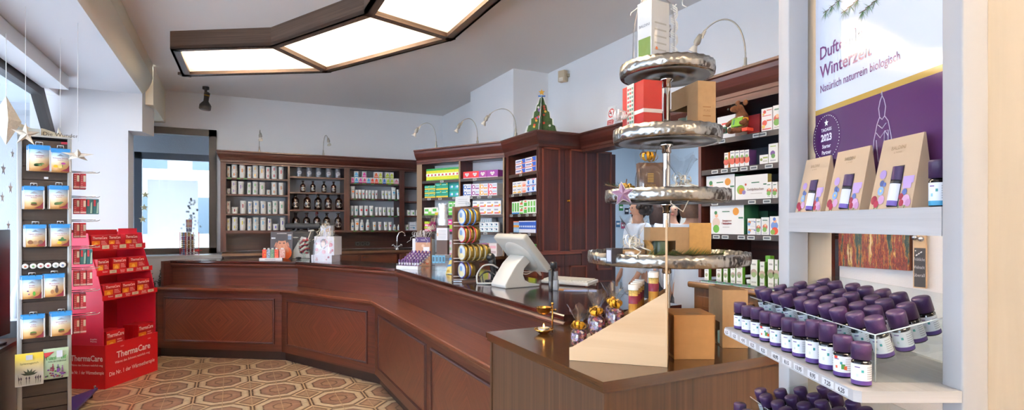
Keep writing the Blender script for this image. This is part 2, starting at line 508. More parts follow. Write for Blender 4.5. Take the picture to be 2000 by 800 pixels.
inn=[(3.0,.66),(6.75,.66),(6.75,2.31),(6.41,2.62),(3.0,2.62)]
def window(name,parts,glass):
 w=parts.build(name);tag(w,kind='structure')
 return w
mb=MB();ring_yz(mb,out,inn,AW-.02,AW-.10,DARKF)
out2=[(-.9,.58),(2.9,.58),(2.9,2.71),(-.9,2.71)];inn2=[(-.8,.66),(2.8,.66),(2.8,2.62),(-.8,2.62)]
ring_yz(mb,out2,inn2,AW-.02,AW-.10,DARKF)
struct(mb,'window_1')
mb=MB();mb.poly([(AW-.06,p[0],p[1])for p in inn],GLASS);mb.poly([(AW-.06,p[0],p[1])for p in inn2],GLASS)
g=mb.build('pane',bpy.data.objects['window_1']);g['kind']='structure'
mb=MB();mb.box(AW-2.2,AW-.205,-3,11,2.86,3.1,mat('#b9c0c8',.95,name='canopy render',bump=.5,bscale=60));struct(mb,'trim_4')
mb=MB();mb.box(AW,-1.34,YF,6.34,2.674,NZ-.004,mat('#e9ebee',.5,name='shutter box'));struct(mb,'trim_1')
mb=MB();mb.box(AW,-1.36,YF,6.86,.60,.63,wood('window bench','#3a251a','#5a3d2b'));mb.box(AW,-1.39,YF,6.86,0,.60,mat('#8f857b',.8,name='bench front'));struct(mb,'trim_2')
def ring_xz(mb,x0,x1,z0,z1,w,y0,y1,m,left=True,bottom=True):
 if left:mb.box(x0,x0+w,y0,y1,z0,z1,m)
 mb.box(x1-w,x1,y0,y1,z0,z1,m)
 mb.box(x0,x1,y0,y1,z1-w,z1,m)
 if bottom:mb.box(x0,x1,y0,y1,z0,z0+w,m)
mb=MB();ring_xz(mb,-1.6,-.19,1.06,W2T,.085,YB-.02,YB+.12,DARKF);struct(mb,'window_2')
mb=MB();mb.box(-1.5,-.275,YB+.05,YB+.06,1.14,W2T-.085,GLASS);g=mb.build('pane',bpy.data.objects['window_2']);g['kind']='structure'
PB=YB+.62
mb=MB()
pl=at_b(262,300,PB);pt_=at_b(330,299,PB)
mb.box(pl.x,pl.x+.085,PB,PB+.08,.9,pt_.z,GREYF);mb.box(pl.x,-.1,PB,PB+.08,pt_.z-.09,pt_.z,GREYF);mb.box(.1,.18,PB,PB+.08,.9,pt_.z,GREYF)
struct(mb,'window_3')
mb=MB();mb.box(pl.x+.085,.1,PB+.03,PB+.036,.9,pt_.z-.09,GLASS);g=mb.build('pane',bpy.data.objects['window_3']);g['kind']='structure'
PORCH=mat('#a9adb3',.95,name='porch render',bump=.6,bscale=90)
mb=MB();mb.box(-2.6,.6,YB+.2,PB+1.6,2.78,2.9,PORCH);mb.box(-2.6,pl.x,PB,PB+.1,.0,2.78,PORCH);mb.box(pl.x,.6,PB,PB+.1,pt_.z,2.78,PORCH)
mb.box(.2,.35,YB+.2,PB+1.6,0,2.78,PORCH);struct(mb,'wall_porch')
mb=MB();mb.box(-1.52,-.12,YB-.5,YB-.021,1.045,1.075,mat('#b8bcbf',.3,name='pale sill'));mb.box(-1.52,-.12,YB-.5,YB-.02,0,1.045,mat('#c9ccd2',.8,name='sill front'));struct(mb,'trim_3')
mb=MB()
mb.box(-1.75,3.3,YF-.2,YF,0,ZC,WALLM)
struct(mb,'wall_front')
BLUEW=mat('#cfe0ee',.9,name='pale blue plaster')
mb=MB();mb.box(5.9,6.0,2.0,YB,0,2.9,BLUEW);struct(mb,'wall_backroom_right')
mb=MB();mb.box(3.3,6.0,7.2,7.3,0,2.9,BLUEW);struct(mb,'wall_backroom_far')
mb=MB();mb.box(3.3,6.0,1.9,2.0,0,2.9,BLUEW);struct(mb,'wall_backroom_near')
mb=MB();mb.box(3.3,6.0,1.9,7.3,2.85,2.95,WALLM);struct(mb,'ceiling_backroom')
# street outside
mb=MB();mb.box(-40,AW-.3,-25,40,-.3,-.1,mat('#a6a9ad',.9,name='pavement'));mb.box(AW-.3,30,9.6,40,-.3,-.1,mat('#a6a9ad',.9,name='pavement'));struct(mb,'ground_street')
FAC=mat('#d9dce2',.9,name='pale facade')
bt=thing('street_building','pale facade with rows of windows across the street outside','building',(-9,12,0))
mb=MB();mb.box(-6,0,-14,14,-.1,11,FAC);mb.box(0,.1,-14,14,3.3,3.5,mat('#c2c6cd',.9));mb.build('wall',bt)
for i in range(10):
 for j in range(3):
  w=MB();y=-12.5+i*2.6;z=.9+j*3.2
  ring_yz(w,[(y,z),(y+1.2,z),(y+1.2,z+1.7),(y,z+1.7)],[(y+.1,z+.1),(y+1.1,z+.1),(y+1.1,z+1.6),(y+.1,z+1.6)],.06,-.02,mat('#eef0f2',.6))
  w.poly([(.01,y+.1,z+.1),(.01,y+1.1,z+.1),(.01,y+1.1,z+1.6),(.01,y+.1,z+1.6)],mat('#5d7486',.15))
  w.build('window',bt)
bt=thing('street_house','grey house seen small through the far porch window','building',(-5,30,0))
mb=MB();mb.box(-3.5,10,0,6,-.1,8,mat('#b9b2a6',.9));mb.build('wall',bt)
for i in range(6):
 w=MB();x=-3+i*2.1
 w.box(x,x+1.1,-.06,.02,1.0,2.7,mat('#46545e',.2));w.build('window',bt)
 w=MB();w.box(x,x+1.1,-.06,.02,4.0,5.7,mat('#46545e',.2));w.build('window',bt)
 # ceiling lamp
zt,zb=ZC,ZC-.157
Nn=[at_z(332,96,zb),at_z(529,89.3,zb),at_z(711.4,26.6,zb)]
Ff=[at_z(357,149.8,zb),at_z(641,142.4,zb),at_z(884.6,79,zb)]
Nn.append(Vector((Nn[2].x+.0,Nn[2].y-1.25,zb)));Ff.append(Vector((Ff[2].x,Nn[3].y-.25,zb)))
Nn.append(Vector((Nn[3].x-.62,Nn[3].y-1.08,zb)));Ff.append(Vector((Ff[3].x-.62,Nn[4].y-.42,zb)))
lamp=thing('ceiling_lamp','large angular dark wood framed ceiling lamp with glowing frosted panes','ceiling lamp',(0,0,0))
lamp['kind']='thing'
def lerp(a,b,t):return a+(b-a)*t
fr=MB()
fw=.075
def strip(mb,p,q,w,z0,z1,m,side):
 """Board along p-q, width w to the given side."""
 d=(Vector(q[:2])-Vector(p[:2]));n=Vector((-d.y,d.x)).normalized()*side*w
 pts=[tuple(p[:2]),tuple(q[:2]),tuple(Vector(q[:2])+n),tuple(Vector(p[:2])+n)]
 if side<0:pts=pts[::-1]
 mb.prism(pts,z0,z1,m)
K=len(Nn)
for i in range(K-1):
 f=MB()
 strip(f,Nn[i],Nn[i+1],.022,zb,zt,LAMPW,1)
 strip(f,Nn[i],Nn[i+1],fw,zb,zb+.03,LAMPW,1)
 strip(f,Ff[i],Ff[i+1],.022,zb,zt,LAMPW,-1)
 strip(f,Ff[i],Ff[i+1],fw,zb,zb+.03,LAMPW,-1)
 f.build('side_board',lamp)
for i in range(K):
 f=MB()
 p,q=Nn[i],Ff[i]
 if i==0:strip(f,p,q,fw,zb,zb+.03,LAMPW,-1);strip(f,p,q,.022,zb,zt,LAMPW,-1)
 elif i==K-1:strip(f,p,q,fw,zb,zb+.03,LAMPW,1)
 else:
  strip(f,p,q,.035,zb,zb+.045,LAMPW,-1);strip(f,p,q,.035,zb,zb+.045,LAMPW,1)
 f.build('cross_bar',lamp)
DIFF=emis('#fff3dc',LAMP_E,'frosted lamp pane')
def diffuser():
 """Frosted pane lit from tubes behind it: passes light on and glows."""
 m=bpy.data.materials.new('frosted lamp sheet');m.use_nodes=True
 N,L=nt(m);N.remove(N['Principled BSDF'])
 tl=N.new('ShaderNodeBsdfTranslucent');tl.inputs['Color'].default_value=rgb('#fff4e2')
 df=N.new('ShaderNodeBsdfDiffuse');df.inputs['Color'].default_value=rgb('#fdf6ea')
 mx=N.new('ShaderNodeMixShader');mx.inputs[0].default_value=.3
 L.new(tl.outputs[0],mx.inputs[1]);L.new(df.outputs[0],mx.inputs[2]);L.new(mx.outputs[0],N['Material Output'].inputs['Surface'])
 return m
DIFF=diffuser()
for i in range(K-1):
 p=MB()
 pts=[Nn[i],Nn[i+1],Ff[i+1],Ff[i]]
 c=sum(pts,Vector())/4
 p.poly([(q.x,q.y,zb+.034)for q in[c+(v-c)*.97 for v in pts]],DIFF);p.build('diffuser',lamp)
 e=MB();mid1,mid2=lerp(Nn[i],Ff[i],.5),lerp(Nn[i+1],Ff[i+1],.5)
 a,b_=lerp(mid1,mid2,.24),lerp(mid1,mid2,.76)
 d=(b_-a).normalized();n=Vector((-d.y,d.x,0))
 for o in(-.055,.055):
  e.tube([(a.x+n.x*o,a.y+n.y*o,zb+.064),(b_.x+n.x*o,b_.y+n.y*o,zb+.064)],.019,emis('#fff4e4',LAMP_E,'lamp tube'),n=10)
 e.build('tube',lamp)
fill_lamp=thing('ceiling_lamp','added square wood framed fill lamp, unseen behind the viewpoint','ceiling lamp',(1.0,-1.25,0));fill_lamp['kind']='thing'  # unseen lamp, added for warm fill on the foreground
for a_ in range(4):
 f=MB();f.tf(RZ(a_*PI/2));f.box(-1,1,-1,-.96,zb,zt-.001,LAMPW,'x');f.build('side_board',fill_lamp)
p=MB();p.poly([(-.96,-.96,zb+.034),(.96,-.96,zb+.034),(.96,.96,zb+.034),(-.96,.96,zb+.034)],DIFF);p.build('diffuser',fill_lamp)
for x in(-.6,-.2,.2,.6):e=MB();e.tube([(x,-.8,zb+.095),(x,.8,zb+.095)],.019,emis('#fff4e4',LAMP_E,'lamp tube'),n=10);e.build('tube',fill_lamp)
# sales counter
LP=[(1.10,2.0),(1.10,4.99),(.43,6.29),(-.76,7.10)]
ZT,ZL=1.04,.765
CB=2.12
TP=offset_path(LP,-.235);RP=offset_path(LP,-.27)
TP=[(p.x,p.y)for p in TP];TP[0]=(TP[0][0],CB)
LPc=[(LP[0][0],CB)]+LP[1:]
ct=thing('sales_counter','long angled mahogany sales counter with lower ledge and inlaid panels','counter',(0,0,0))
m=MB()
sweep(m,TP,[(0,ZT-.03),(.004,ZT-.022),(.004,ZT-.006),(0,ZT),(-.46,ZT),(-.46,ZT-.03)],TOPW)
m.box(TP[0][0]+.4601,TP[0][0]+.70,CB,4.7,ZT-.03,ZT,TOPW,'y')
m.build('worktop',ct)
m=MB();sweep(m,TP,[(-.006,ZT-.075),(-.002,ZT-.06),(.008,ZT-.05),(.008,ZT-.042),(-.004,ZT-.03),(-.05,ZT-.03),(-.05,ZT-.075)],MAHO_R)
m.build('top_moulding',ct)
m=MB();sweep(m,[(p.x,p.y)for p in offset_path(TP,-.03)],[(0,ZL-.02),(0,ZT-.03),(-.025,ZT-.03),(-.025,ZL-.02)],MAHO_R);m.build('riser',ct)
m=MB();sweep(m,LPc,[(-.005,ZL-.03),(0,ZL-.022),(0,ZL-.006),(-.006,ZL),(-.30,ZL),(-.30,ZL-.03)],MAHO_L);m.build('ledge',ct)
m=MB();sweep(m,LPc,[(-.014,ZL-.055),(-.010,ZL-.03),(-.10,ZL-.03),(-.10,ZL-.055)],MAHO_R);m.build('ledge_moulding',ct)
FP=[(p.x,p.y)for p in offset_path(LPc,-.04)]
m=MB();sweep(m,FP,[(0,.10),(0,ZL-.05),(-.03,ZL-.05),(-.03,.10)],MAHO_R);m.build('front',ct)
m=MB();sweep(m,[(p.x,p.y)for p in offset_path(LPc,-.09)],[(0,0),(0,.10),(-.02,.10),(-.02,0)],mat('#2b1a14',.6,name='plinth stain'));m.build('plinth',ct)
m=MB();sweep(m,[(p.x,p.y)for p in offset_path(TP,-.43)],[(0,0),(0,ZT-.031),(-.025,ZT-.031),(-.025,0)],MAHO);m.build('staff_side',ct)
e0=Vector(TP[-1]);e1=offset_path(TP,-.46)[-1];f0=offset_path(LPc,-.0)[-1]
m=MB()
dd=(Vector(LPc[-2])-Vector(LPc[-1])).normalized()*.03
m.prism([tuple(f0-dd),tuple(f0),tuple(e1+dd*0),tuple(e1-dd)],0,ZL-.03,MAHO)
m.prism([tuple(e0-dd+(f0-e0)*.45),tuple(e0+(f0-e0)*.45),tuple(e1),tuple(e1-dd)],ZL-.03,ZT-.002,MAHO)
m.build('end_panel',ct)
m=MB();m.box(TP[0][0]-.03+.06,TP[0][0]+.66,CB,CB+.025,0,ZT-.031,MAHO);m.box(1.14,TP[0][0]+.06,CB,CB+.025,0,ZL-.03,MAHO);m.build('end_panel',ct)
def counter_panel(p,q,s0,s1,z0=.175,z1=ZL-.105):
 """Panel on the front between fractions s0..s1 of the run p to q (seen left to right)."""
 p,q=Vector(p),Vector(q);L=(q-p).length;d=(q-p).normalized()
 o=p+d*L*(s0+s1)/2;w=L*(s1-s0)/2;rot=math.atan2(d.y,d.x)
 m=MB();zc=(z0+z1)/2;h=(z1-z0)/2
 V=[(-w,-h),(w,-h),(w,h),(-w,h)]
 ip=.022
 m.poly([(-w+ip,-.003,-h+ip),(w-ip,-.003,-h+ip),(w-ip,-.003,h-ip),(-w+ip,-.003,h-ip)],MAHO_P,[(-w,-h),(w,-h),(w,h),(-w,h)])
 prof=[(0,0),(.004,-.010),(.012,-.014),(.020,-.010),(.022,-.003)]
 rings=[]
 for i,y in prof:rings.append([m.vert((x-math.copysign(i,x),y,z-math.copysign(i,z)))for x,z in V])
 for a,b_ in zip(rings,rings[1:]):
  for k in range(4):
   j=(k+1)%4;l=2*(w if k%2==0 else h)
   m.face([a[k],a[j],b_[j],b_[k]],MAHO,[(0,0),(l,0),(l,.01),(0,.01)])
 ob=m.build('panel',ct);ob.location=(o.x,o.y,zc);ob.rotation_euler=(0,0,rot)
counter_panel(FP[3],FP[2],.055,.945)
counter_panel(FP[2],FP[1],.065,.935)
L3=FP[1][1]-FP[0][1]
def seg3(px0,px1):
 """fractions along the run from the far corner towards the camera, from pixel columns"""
 f=Frame((FP[1][0],FP[1][1]),-PI/2)
 return f.t(px0)/L3,f.t(px1)/L3
counter_panel(FP[1],FP[0],*seg3(739.5,833))
a0,a1=seg3(739.5,833);wd=a1-a0
gap=seg3(739.5,843)[1]-a1
counter_panel(FP[1],FP[0],a1+gap,min(.975,a1+gap+wd))
# walnut block in the foreground
BZ=1.0
NB=at_z(1178,745.5,BZ)
BA0,BB0=NB.x,NB.y
BA1,BB1=BA0+1.0,CB-.012
bk=thing('display_block','walnut veneered block table in the foreground carrying the cake stand','table',(BA0,BB0,0))
w_,d_=BA1-BA0,BB1-BB0
m=MB();m.rbox(0,w_,0,d_,BZ-.028,BZ,WALT,.006,2)
m.build('tabletop',bk).data
bpy.data.objects.remove(bk.children[0])
m=MB();m.box(0,w_,0,d_,BZ-.022,BZ,WALT,'y');m.box(.004,w_-.004,.004,d_-.004,BZ-.034,BZ-.022,WALT,'y');m.build('tabletop',bk)
m=MB();m.box(.018,w_-.018,.018,d_-.01,.06,BZ-.034,WALN,'z');m.box(.04,w_-.04,.04,d_-.02,0,.06,MAHO);m.build('carcass',bk)
for x,y in((.012,.012),(.012,d_-.03)):
 m=MB();m.box(x,x+.014,y,y+.014,.06,BZ-.034,WALN,'z');m.build('corner_strip',bk)
 # wall units
GREYW=mat('#c3c7cf',0.85,name='pale grey cabinet back')
SHELFD=mat('#2b201b',0.4,name='dark shelf edge')
def solve_depth(fr,px0,px1):
 """Depth at which the inner side that starts at column px0 ends at column px1."""
 t0=fr.t(px0);lo,hi=0.02,1.0
 for _ in range(40):
  d=(lo+hi)/2;p=fr.pt(t0,d,1)
  q=CX+F*(p.x*CT-p.y*ST)/(p.x*ST+p.y*CT)
  if q<px1:lo=d
  else:hi=d
 return d
def unit(name,label,fr):
 return thing(name,label,'shelving',(fr.o.x,fr.o.y,0),fr.rot)
def upright(par,t0,t1,y0,y1,z0,z1,m=MAHO,edge=None,name='side_panel'):
 b=MB();b.box(t0,t1,y0,y1,z0,z1,m,'z',front=edge);return b.build(name,par)
TAGW=mat('#dfe6dc',.5,name='price card');TAGG=mat('#2c7a3a',.5,name='green price rail')
def shelf(par,t0,t1,y0,y1,z,th=.02,m=MAHO,tags=(),green=False,rail=False):
 """Shelf whose top is at z; tags = positions of price cards along the front."""
 b=MB();b.box(t0,t1,y0,y1,z-th,z,m,'x')
 if rail:b.box(t0,t1,y0-.006,y0,z-.03,z,SHELFD)
 for t in tags:
  yy=y0-(.0075 if rail else .0015)
  if green:b.box(t-.022,t+.022,yy-.001,yy+.001,z-.016,z-.003,TAGG)
  else:
   b.box(t-.024,t+.024,yy-.002,yy+.001,z-.026,z-.006,mat('#c9cdc9',.4));b.box(t-.018,t+.018,yy-.003,yy,z-.021,z-.011,mat('#4a525a',.5))
 return b.build('shelf',par)
CORN=[(0,0),(0,-.014),(.008,-.022),(.012,-.045),(.03,-.085),(.045,-.11),(.05,-.118),(.05,-.14),(.058,-.15),(.058,-.165),(.10,-.165),(.10,0)]
def cornice_seg(path,i,ztop,par=None,m=MAHO,side=1,sc=1.0):
 """One mitred length of the crown moulding; path runs left to right, furniture on its left."""
 tmp=MB();sweep(tmp,path,[(o*side,ztop+z*sc)for o,z in CORN],m,caps=False)
 n=len(path)-1;b=MB()
 for k in range(len(CORN)):
  f=tmp.f[k*n+i];b.poly([tmp.v[j]for j in f],m,tmp.uv[k*n+i])
 for e in(i,i+1):
  pts=[tmp.v[k*len(path)+e]for k in range(len(CORN))]
  b.poly(pts if e==i else pts[::-1],m)
 if par is not None:
  mi=par.matrix_basis.inverted()if False else(Matrix.Translation(par.location)@Matrix.Rotation(par.rotation_euler.z,4,'Z')).inverted()
  b.v=[tuple(mi@Vector(v))for v in b.v]
 return b.build('cornice',par)
 # back wall unit
BU=7.76
FB=Frame((0,BU),0)
z5=lambda x:420+x/3.477
z6=lambda x:600+x/3.479
ub=unit('wall_shelf_unit','long dark mahogany wall shelving of four bays along the far back wall',FB)
BD=YB-BU-.02
Tb={k:FB.t(p)for k,p in dict(l0=430.5,l1=441.6,a0=562,a1=566,c0=672,c1=683.4,d0=780.5,d1=790).items()}
RE=2.62
UB0,UB1=1.345,2.215
upright(ub,Tb['l0'],Tb['l1'],0,BD,1.10,UB1)
upright(ub,Tb['a0'],Tb['a1'],0,BD,UB0,UB1)
upright(ub,Tb['c0'],Tb['c1'],0,BD,UB0,UB1)
upright(ub,Tb['d0'],Tb['d1'],0,BD,UB0,UB1)
upright(ub,RE-.03,RE,0,BD,1.10,UB1)
bays={'a':(Tb['l1'],Tb['a0']),'b':(Tb['a1'],Tb['c0']),'c':(Tb['c1'],Tb['d0']),'d':(Tb['d1'],RE-.03)}
SZ={'a':(2.032,1.826,1.580,1.367),'b':(2.075,1.871,1.640,1.367),'c':(2.017,1.801,1.567,1.360),'d':(1.985,1.776,1.570,1.357)}
for k,(t0,t1)in bays.items():
 for i,z in enumerate(SZ[k]):
  tg=[t0+(t1-t0)*q for q in((.1,.28,.45,.8,.93)if k=='c' else(.8,)if k=='d' else(.05,.2,.3)if(k=='a' and i==0)else())]
  shelf(ub,t0,t1,.012,BD,z,tags=tg,green=True)
 b=MB();b.box(t0,t1,BD-.012,BD,UB0,UB1,GREYW);b.build('back_panel',ub)
b=MB();b.box(Tb['l1'],RE-.03,.0,BD,UB0-.012,UB0+.002,MAHO,'x');b.build('bottom_board',ub)
b=MB();b.box(Tb['l0'],RE,.0,BD,UB1,UB1+.03,MAHO,'x');b.box(Tb['l0'],RE,-.0,.02,UB1,2.37,MAHO,'x');b.build('top_board',ub)
b=MB();b.box(Tb['l1'],RE-.03,BD-.02,BD,1.10,UB0-.012,MAHO,'x');b.build('splash_panel',ub)
cp=[(Tb['l0']-.052,YB-.03),(Tb['l0']-.052,BU-.055),(RE,BU-.055)]
for i in(0,1):cornice_seg(cp,i,2.365,ub)
bc=thing('base_cabinet','dark mahogany base cabinet with long worktop under the back wall shelving','cabinet',(0,BU,0))
b=MB();b.box(-.12,RE,-.26,BD,1.06,1.09,wood('worn worktop edge','#4a3026','#8a6a52',rough=.3),'x');b.build('worktop',bc)
b=MB();b.box(-.10,RE-.02,-.22,BD,.1,1.06,MAHO,'x');b.box(-.08,RE-.04,-.18,BD,0,.1,BLACK);b.build('carcass',bc)
for i in range(5):
 t0=-.06+i*.53
 b=MB();b.box(t0,t0+.49,-.24,-.221,.88,1.03,MAHO_R,'x');dr=b.build('drawer',bc)
 b=MB();b.box(t0+.03,t0+.10,-.246,-.2405,1.0,1.012,STEEL);b.build('pull',dr)
 b=MB();b.box(t0,t0+.49,-.24,-.221,.14,.86,MAHO_R,'z');b.box(t0+.06,t0+.43,-.248,-.24,.2,.8,MAHO,'z');b.build('door',bc)
def at_fb(px,py,y):t,Y=FB.hit(px,y);return t,H-(py-CY)*Y/F
t0,zz=at_fb(693.5,479.8,BD-.03);t1,_=at_fb(722.5,480,BD-.03);z1=at_fb(700,471.5,BD-.03)[1]
so=thing('wall_socket','dark triple wall socket in the panel left of the tap','socket',(0,BU,0))
b=MB();b.rbox(t0,t1,BD-.034,BD-.0201,zz,z1,mat('#2a2c2e',.4),.003);b.build('plate',so)
for i in range(3):
 c=t0+(t1-t0)*(i+.5)/3;b=MB();b.tf(T(c,BD-.034,(zz+z1)/2)@RX(PI/2));b.lathe([(.026,-.001),(.026,.004),(.02,.004),(.019,-.004+.005)],20,mat('#55585c',.35));b.lathe([(.019,.002),(0,.002)],20,BLACK);b.build('outlet',so)
tx,_=at_fb(776,485,-.02)
tp=thing('water_tap','chrome two-handled swan neck tap on the back worktop','tap',(tx,BU-.0,1.0905))
b=MB();b.lathe([(.028,0),(.028,.012),(.018,.02),(.016,.05),(0,.05)],16,CHROME)
b.tube([(0,0,.03),(0,0,.12),(.004,0,.18),(.03,-.01,.235),(.07,-.02,.25),(.10,-.03,.225),(.105,-.03,.20)],.010,CHROME,10);b.sphere((.105,-.03,.195),.014,CHROME);b.build('spout',tp)
for s in(-1,1):
 b=MB();b.tube([(s*.015,0,.035),(s*.045,0,.05)],.012,CHROME,8)
 b.tf(T(s*.06,0,.058)@RY(s*.9));b.lathe([(0,-.012),(.018,-.01),(.026,0),(.022,.012),(0,.018)],10,CHROME);b.build('handle',tp)
 # angled unit, tower and cupboard on the right
ZH=2.30
K=[at_z(807.4,293,ZH),at_z(977,275,ZH),at_z(1045,252,ZH)]
KP=[Vector((k.x,k.y))for k in K]
KP[2]=Vector((KP[1].x-.01,KP[2].y));KX=2.90
KPATH=[tuple(KP[0]),tuple(KP[1]),tuple(KP[2]),(KX,KP[2].y+.005),(KX,2.62)]
CA=[(p.x,p.y)for p in offset_path(KPATH,.055)]
d1=Vector(CA[1])-Vector(CA[0])
F1=Frame(CA[0],math.atan2(d1.y,d1.x));L1=d1.length
d2=Vector(CA[2])-Vector(CA[1])
F2=Frame(CA[1],math.atan2(d2.y,d2.x));L2=d2.length
F3=Frame(CA[2],0.0)
HS=(1.942,1.749,1.549,1.366)
WT=1.118
D1=.225
u1=unit('angled_shelf_unit','dark mahogany shelf unit of two bays filled with medicine boxes, set at an angle',F1)
q=[F1.t(821.4),F1.t(824),F1.t(896),F1.t(899),F1.t(980)]
upright(u1,0,q[1],0,D1,WT,ZH-.14,edge=EDGE);upright(u1,q[2],q[3],0,D1,WT,ZH-.14,edge=EDGE);upright(u1,L1-.022,L1-.004,0,D1,WT,ZH-.14,edge=EDGE)
for(a,b_),tg in(((q[1],q[2]),((.55,),(.2,.5,.88),(.5,),())),((q[3],L1-.022),((.35,),(.25,.45,.7),(),(.6,)))):
 for z,tt in zip(HS,tg):shelf(u1,a,b_,.01,D1,z,.014,MAHO,[a+(b_-a)*x for x in tt],rail=True)
 m=MB();m.box(a,b_,D1-.008,D1,WT,ZH-.16,mat('#ccd0d6',.85,name='pale unit back'));m.build('back_panel',u1)
m=MB();m.box(0,L1-.004,0,D1,ZH-.165,ZH-.145,MAHO,'x');m.box(0,L1,-.002,.016,ZH-.165,ZH-.02,MAHO,'x');m.build('top_board',u1)
cornice_seg([tuple(F1.pt(-.05,.2,0)[:2])]+[(p[0],p[1])for p in KPATH],0,ZH,u1)
cornice_seg([(p[0],p[1])for p in KPATH],0,ZH,u1)
m=MB();m.box(0,L1-.012,-.17,D1,WT-.03,WT,wood('side worktop','#4f3020','#7e5a3c',rough=.3),'x');m.build('worktop',u1)
m=MB();m.box(.01,L1-.04,-.13,D1,0,WT-.03,MAHO,'z');m.build('base',u1)
for i in range(3):
 m=MB();a=.04+i*.39;m.box(a,a+.36,-.146,-.13,.15,WT-.07,MAHO_R,'z');m.box(a+.05,a+.31,-.152,-.146,.22,WT-.14,MAHO,'z');m.build('door',u1)
u2=unit('tower_shelf_unit','narrow dark mahogany shelf tower of medicine boxes beside the panelled cupboard',F2)
D2=solve_depth(F2,993.4,1041)
D2=min(D2,.2)
a,b_=F2.t(993.4),L2-.045
upright(u2,.035,a,0,D2,0,ZH-.14,name='side_panel');upright(u2,b_,L2-.03,0,D2,0,ZH-.14)
for z,tt in zip(HS,((.45,),(.15,.45,.78),(.1,.4,.68,.92),(.1,.42,.75))):shelf(u2,a,b_,.01,D2,z,.014,MAHO,[a+(b_-a)*x for x in tt],rail=True)
shelf(u2,a,b_,.01,D2,WT,.03)
m=MB();m.box(a,b_,D2-.008,D2,.1,ZH-.16,MAHO,'z');m.build('back_panel',u2)
m=MB();m.box(a,b_,0,.018,.1,WT-.03,MAHO_R,'z');m.build('door',u2)
m=MB();m.box(.035,L2-.03,0,D2,ZH-.165,ZH-.145,MAHO,'x');m.box(.035,L2-.03,-.002,.016,ZH-.165,ZH-.02,MAHO,'x');m.build('top_board',u2)
cornice_seg(KPATH,1,ZH,u2)
u3=thing('panelled_cupboard','tall dark mahogany cupboard with two panelled doors right of the shelf tower','cupboard',(CA[2][0],CA[2][1],0))
W3=KX+.055-CA[2][0]-.004
LIP=wood('reddish door bead','#54261b','#7c4130',rough=.35)
def panel_door(par,t0,t1,z0,z1,panels,knob=None,name='door',y=0.0,th=.024):
 m=MB();m.box(t0,t1,y,y+th,z0,z1,MAHO,'z');d=m.build(name,par)
 for(p0,p1,q0,q1)in panels:
  m=MB();w=.016
  for bx in((p0,p0+w,q0,q1),(p1-w,p1,q0,q1),(p0,p1,q0,q0+w),(p0,p1,q1-w,q1)):
   m.box(bx[0],bx[1],y-.009,y,bx[2],bx[3],LIP)
  m.box(p0+w,p1-w,y-.002,y,q0+w,q1-w,MAHO,'z')
  m.build('moulding',d)
 if knob:
  m=MB();m.tf(T(knob[0],y,knob[1])@RX(PI/2));m.lathe([(.011,0),(.011,.003),(.004,.006),(.004,.014),(.011,.02),(.011,.026),(0,.029)],14,GOLD);m.build('knob',d)
 return d
t3=lambda p:F3.t(p)
dz=1.20
m=MB();m.box(.215,W3,.025,.17,0,ZH-.15,MAHO,'z');m.box(.0,.21,.0245,.027,0,ZH-.17,MAHO,'z');m.build('carcass',u3)
e0,e1,e2=.004,t3(1103),W3
pz0,pz1=F3.z(1075,492),F3.z(1075,288)
panel_door(u3,e0,e1-.002,dz,ZH-.165,[(t3(1058.5),t3(1093),pz0,pz1)])
panel_door(u3,e1+.002,min(e2,t3(1153)),dz,ZH-.165,[(t3(1112.5),t3(1145.5),pz0,pz1-.0)],knob=(t3(1109.5),F3.z(1109.5,392)))
panel_door(u3,e0,e1-.002,.12,dz-.035,[(t3(1058.5),t3(1093),.2,dz-.14)])
panel_door(u3,e1+.002,min(e2,t3(1153)),.12,dz-.035,[(t3(1112.5),t3(1145.5),.2,dz-.14)])
m=MB();m.box(0,W3,-.012,.025,dz-.03,dz-.004,LIP,'x');m.build('rail',u3)
m=MB();m.box(0,W3,.005,.0245,0,.115,MAHO,'x');m.build('plinth',u3)
cornice_seg(KPATH,2,ZH,u3)
b=MB();b.box(KX+.055,3.124,2.66,CA[3][1]-.005,ZH-.17,ZH-.01,MAHO,'y');ln=b.build('door_lintel');
tag(ln,'dark mahogany lintel with crown moulding spanning the doorway','lintel')
cs=cornice_seg(KPATH,3,ZH,None);cs.parent=ln
DL0,DL1=3.14,at_b(1202,300,4.40).x
dl=thing('door_leaf','dark mahogany door leaf standing open in the doorway','door',(2.962,4.40,.004))
f4=Frame((2.962,4.40),0)
zt4=min(2.128,f4.z(1178,287))
panel_door(dl,0,DL1-2.962,.01,zt4,[(f4.t(1165),f4.t(1194),1.0,f4.z(1180,297)),(f4.t(1165),f4.t(1194),.2,.9)],name='leaf',th=.04)
# unit right of the doorway
AR=2.555
FR=Frame((AR,2.53),-PI/2)
RL0=FR.t(1364);RS=(1.950,1.775,1.587,1.390)
ur=unit('right_shelf_unit','dark mahogany shelf unit with teddy bear and herbal boxes right of the doorway',FR)
RD=min(.48,solve_depth(FR,1371,1441));RW=RL0+.80
m=MB();m.box(RL0,RL0+.022,0,.45,1.1235,ZH-.14,MAHO,'z',front=MAHO_R);m.build('side_panel',ur)
m=MB();m.box(RW-.022,RW,0,.10,1.1235,ZH-.14,MAHO,'z');m.build('side_panel',ur)
DR=.10
DRI=.44
for z,tt in zip(RS,((.27,.67,.735,.95),(.18,.30,.42,.53,.64,.80,.98),(.18,.62,.78,.97),(.2,.31,.50,.61,.78))):
 shelf(ur,RL0+.022,RW-.022,.01,DRI,z,.016,MAHO,[RL0+.02+.60*x for x in tt],rail=True)
m=MB();m.box(RL0+.022,RW-.022,DRI,DRI+.008,1.4,ZH-.15,mat('#59606c',.8,name='slate grey back'));m.box(RL0+.022,RW-.022,DRI,DRI+.008,1.1235,1.4,MAHO,'x');m.build('back_panel',ur)
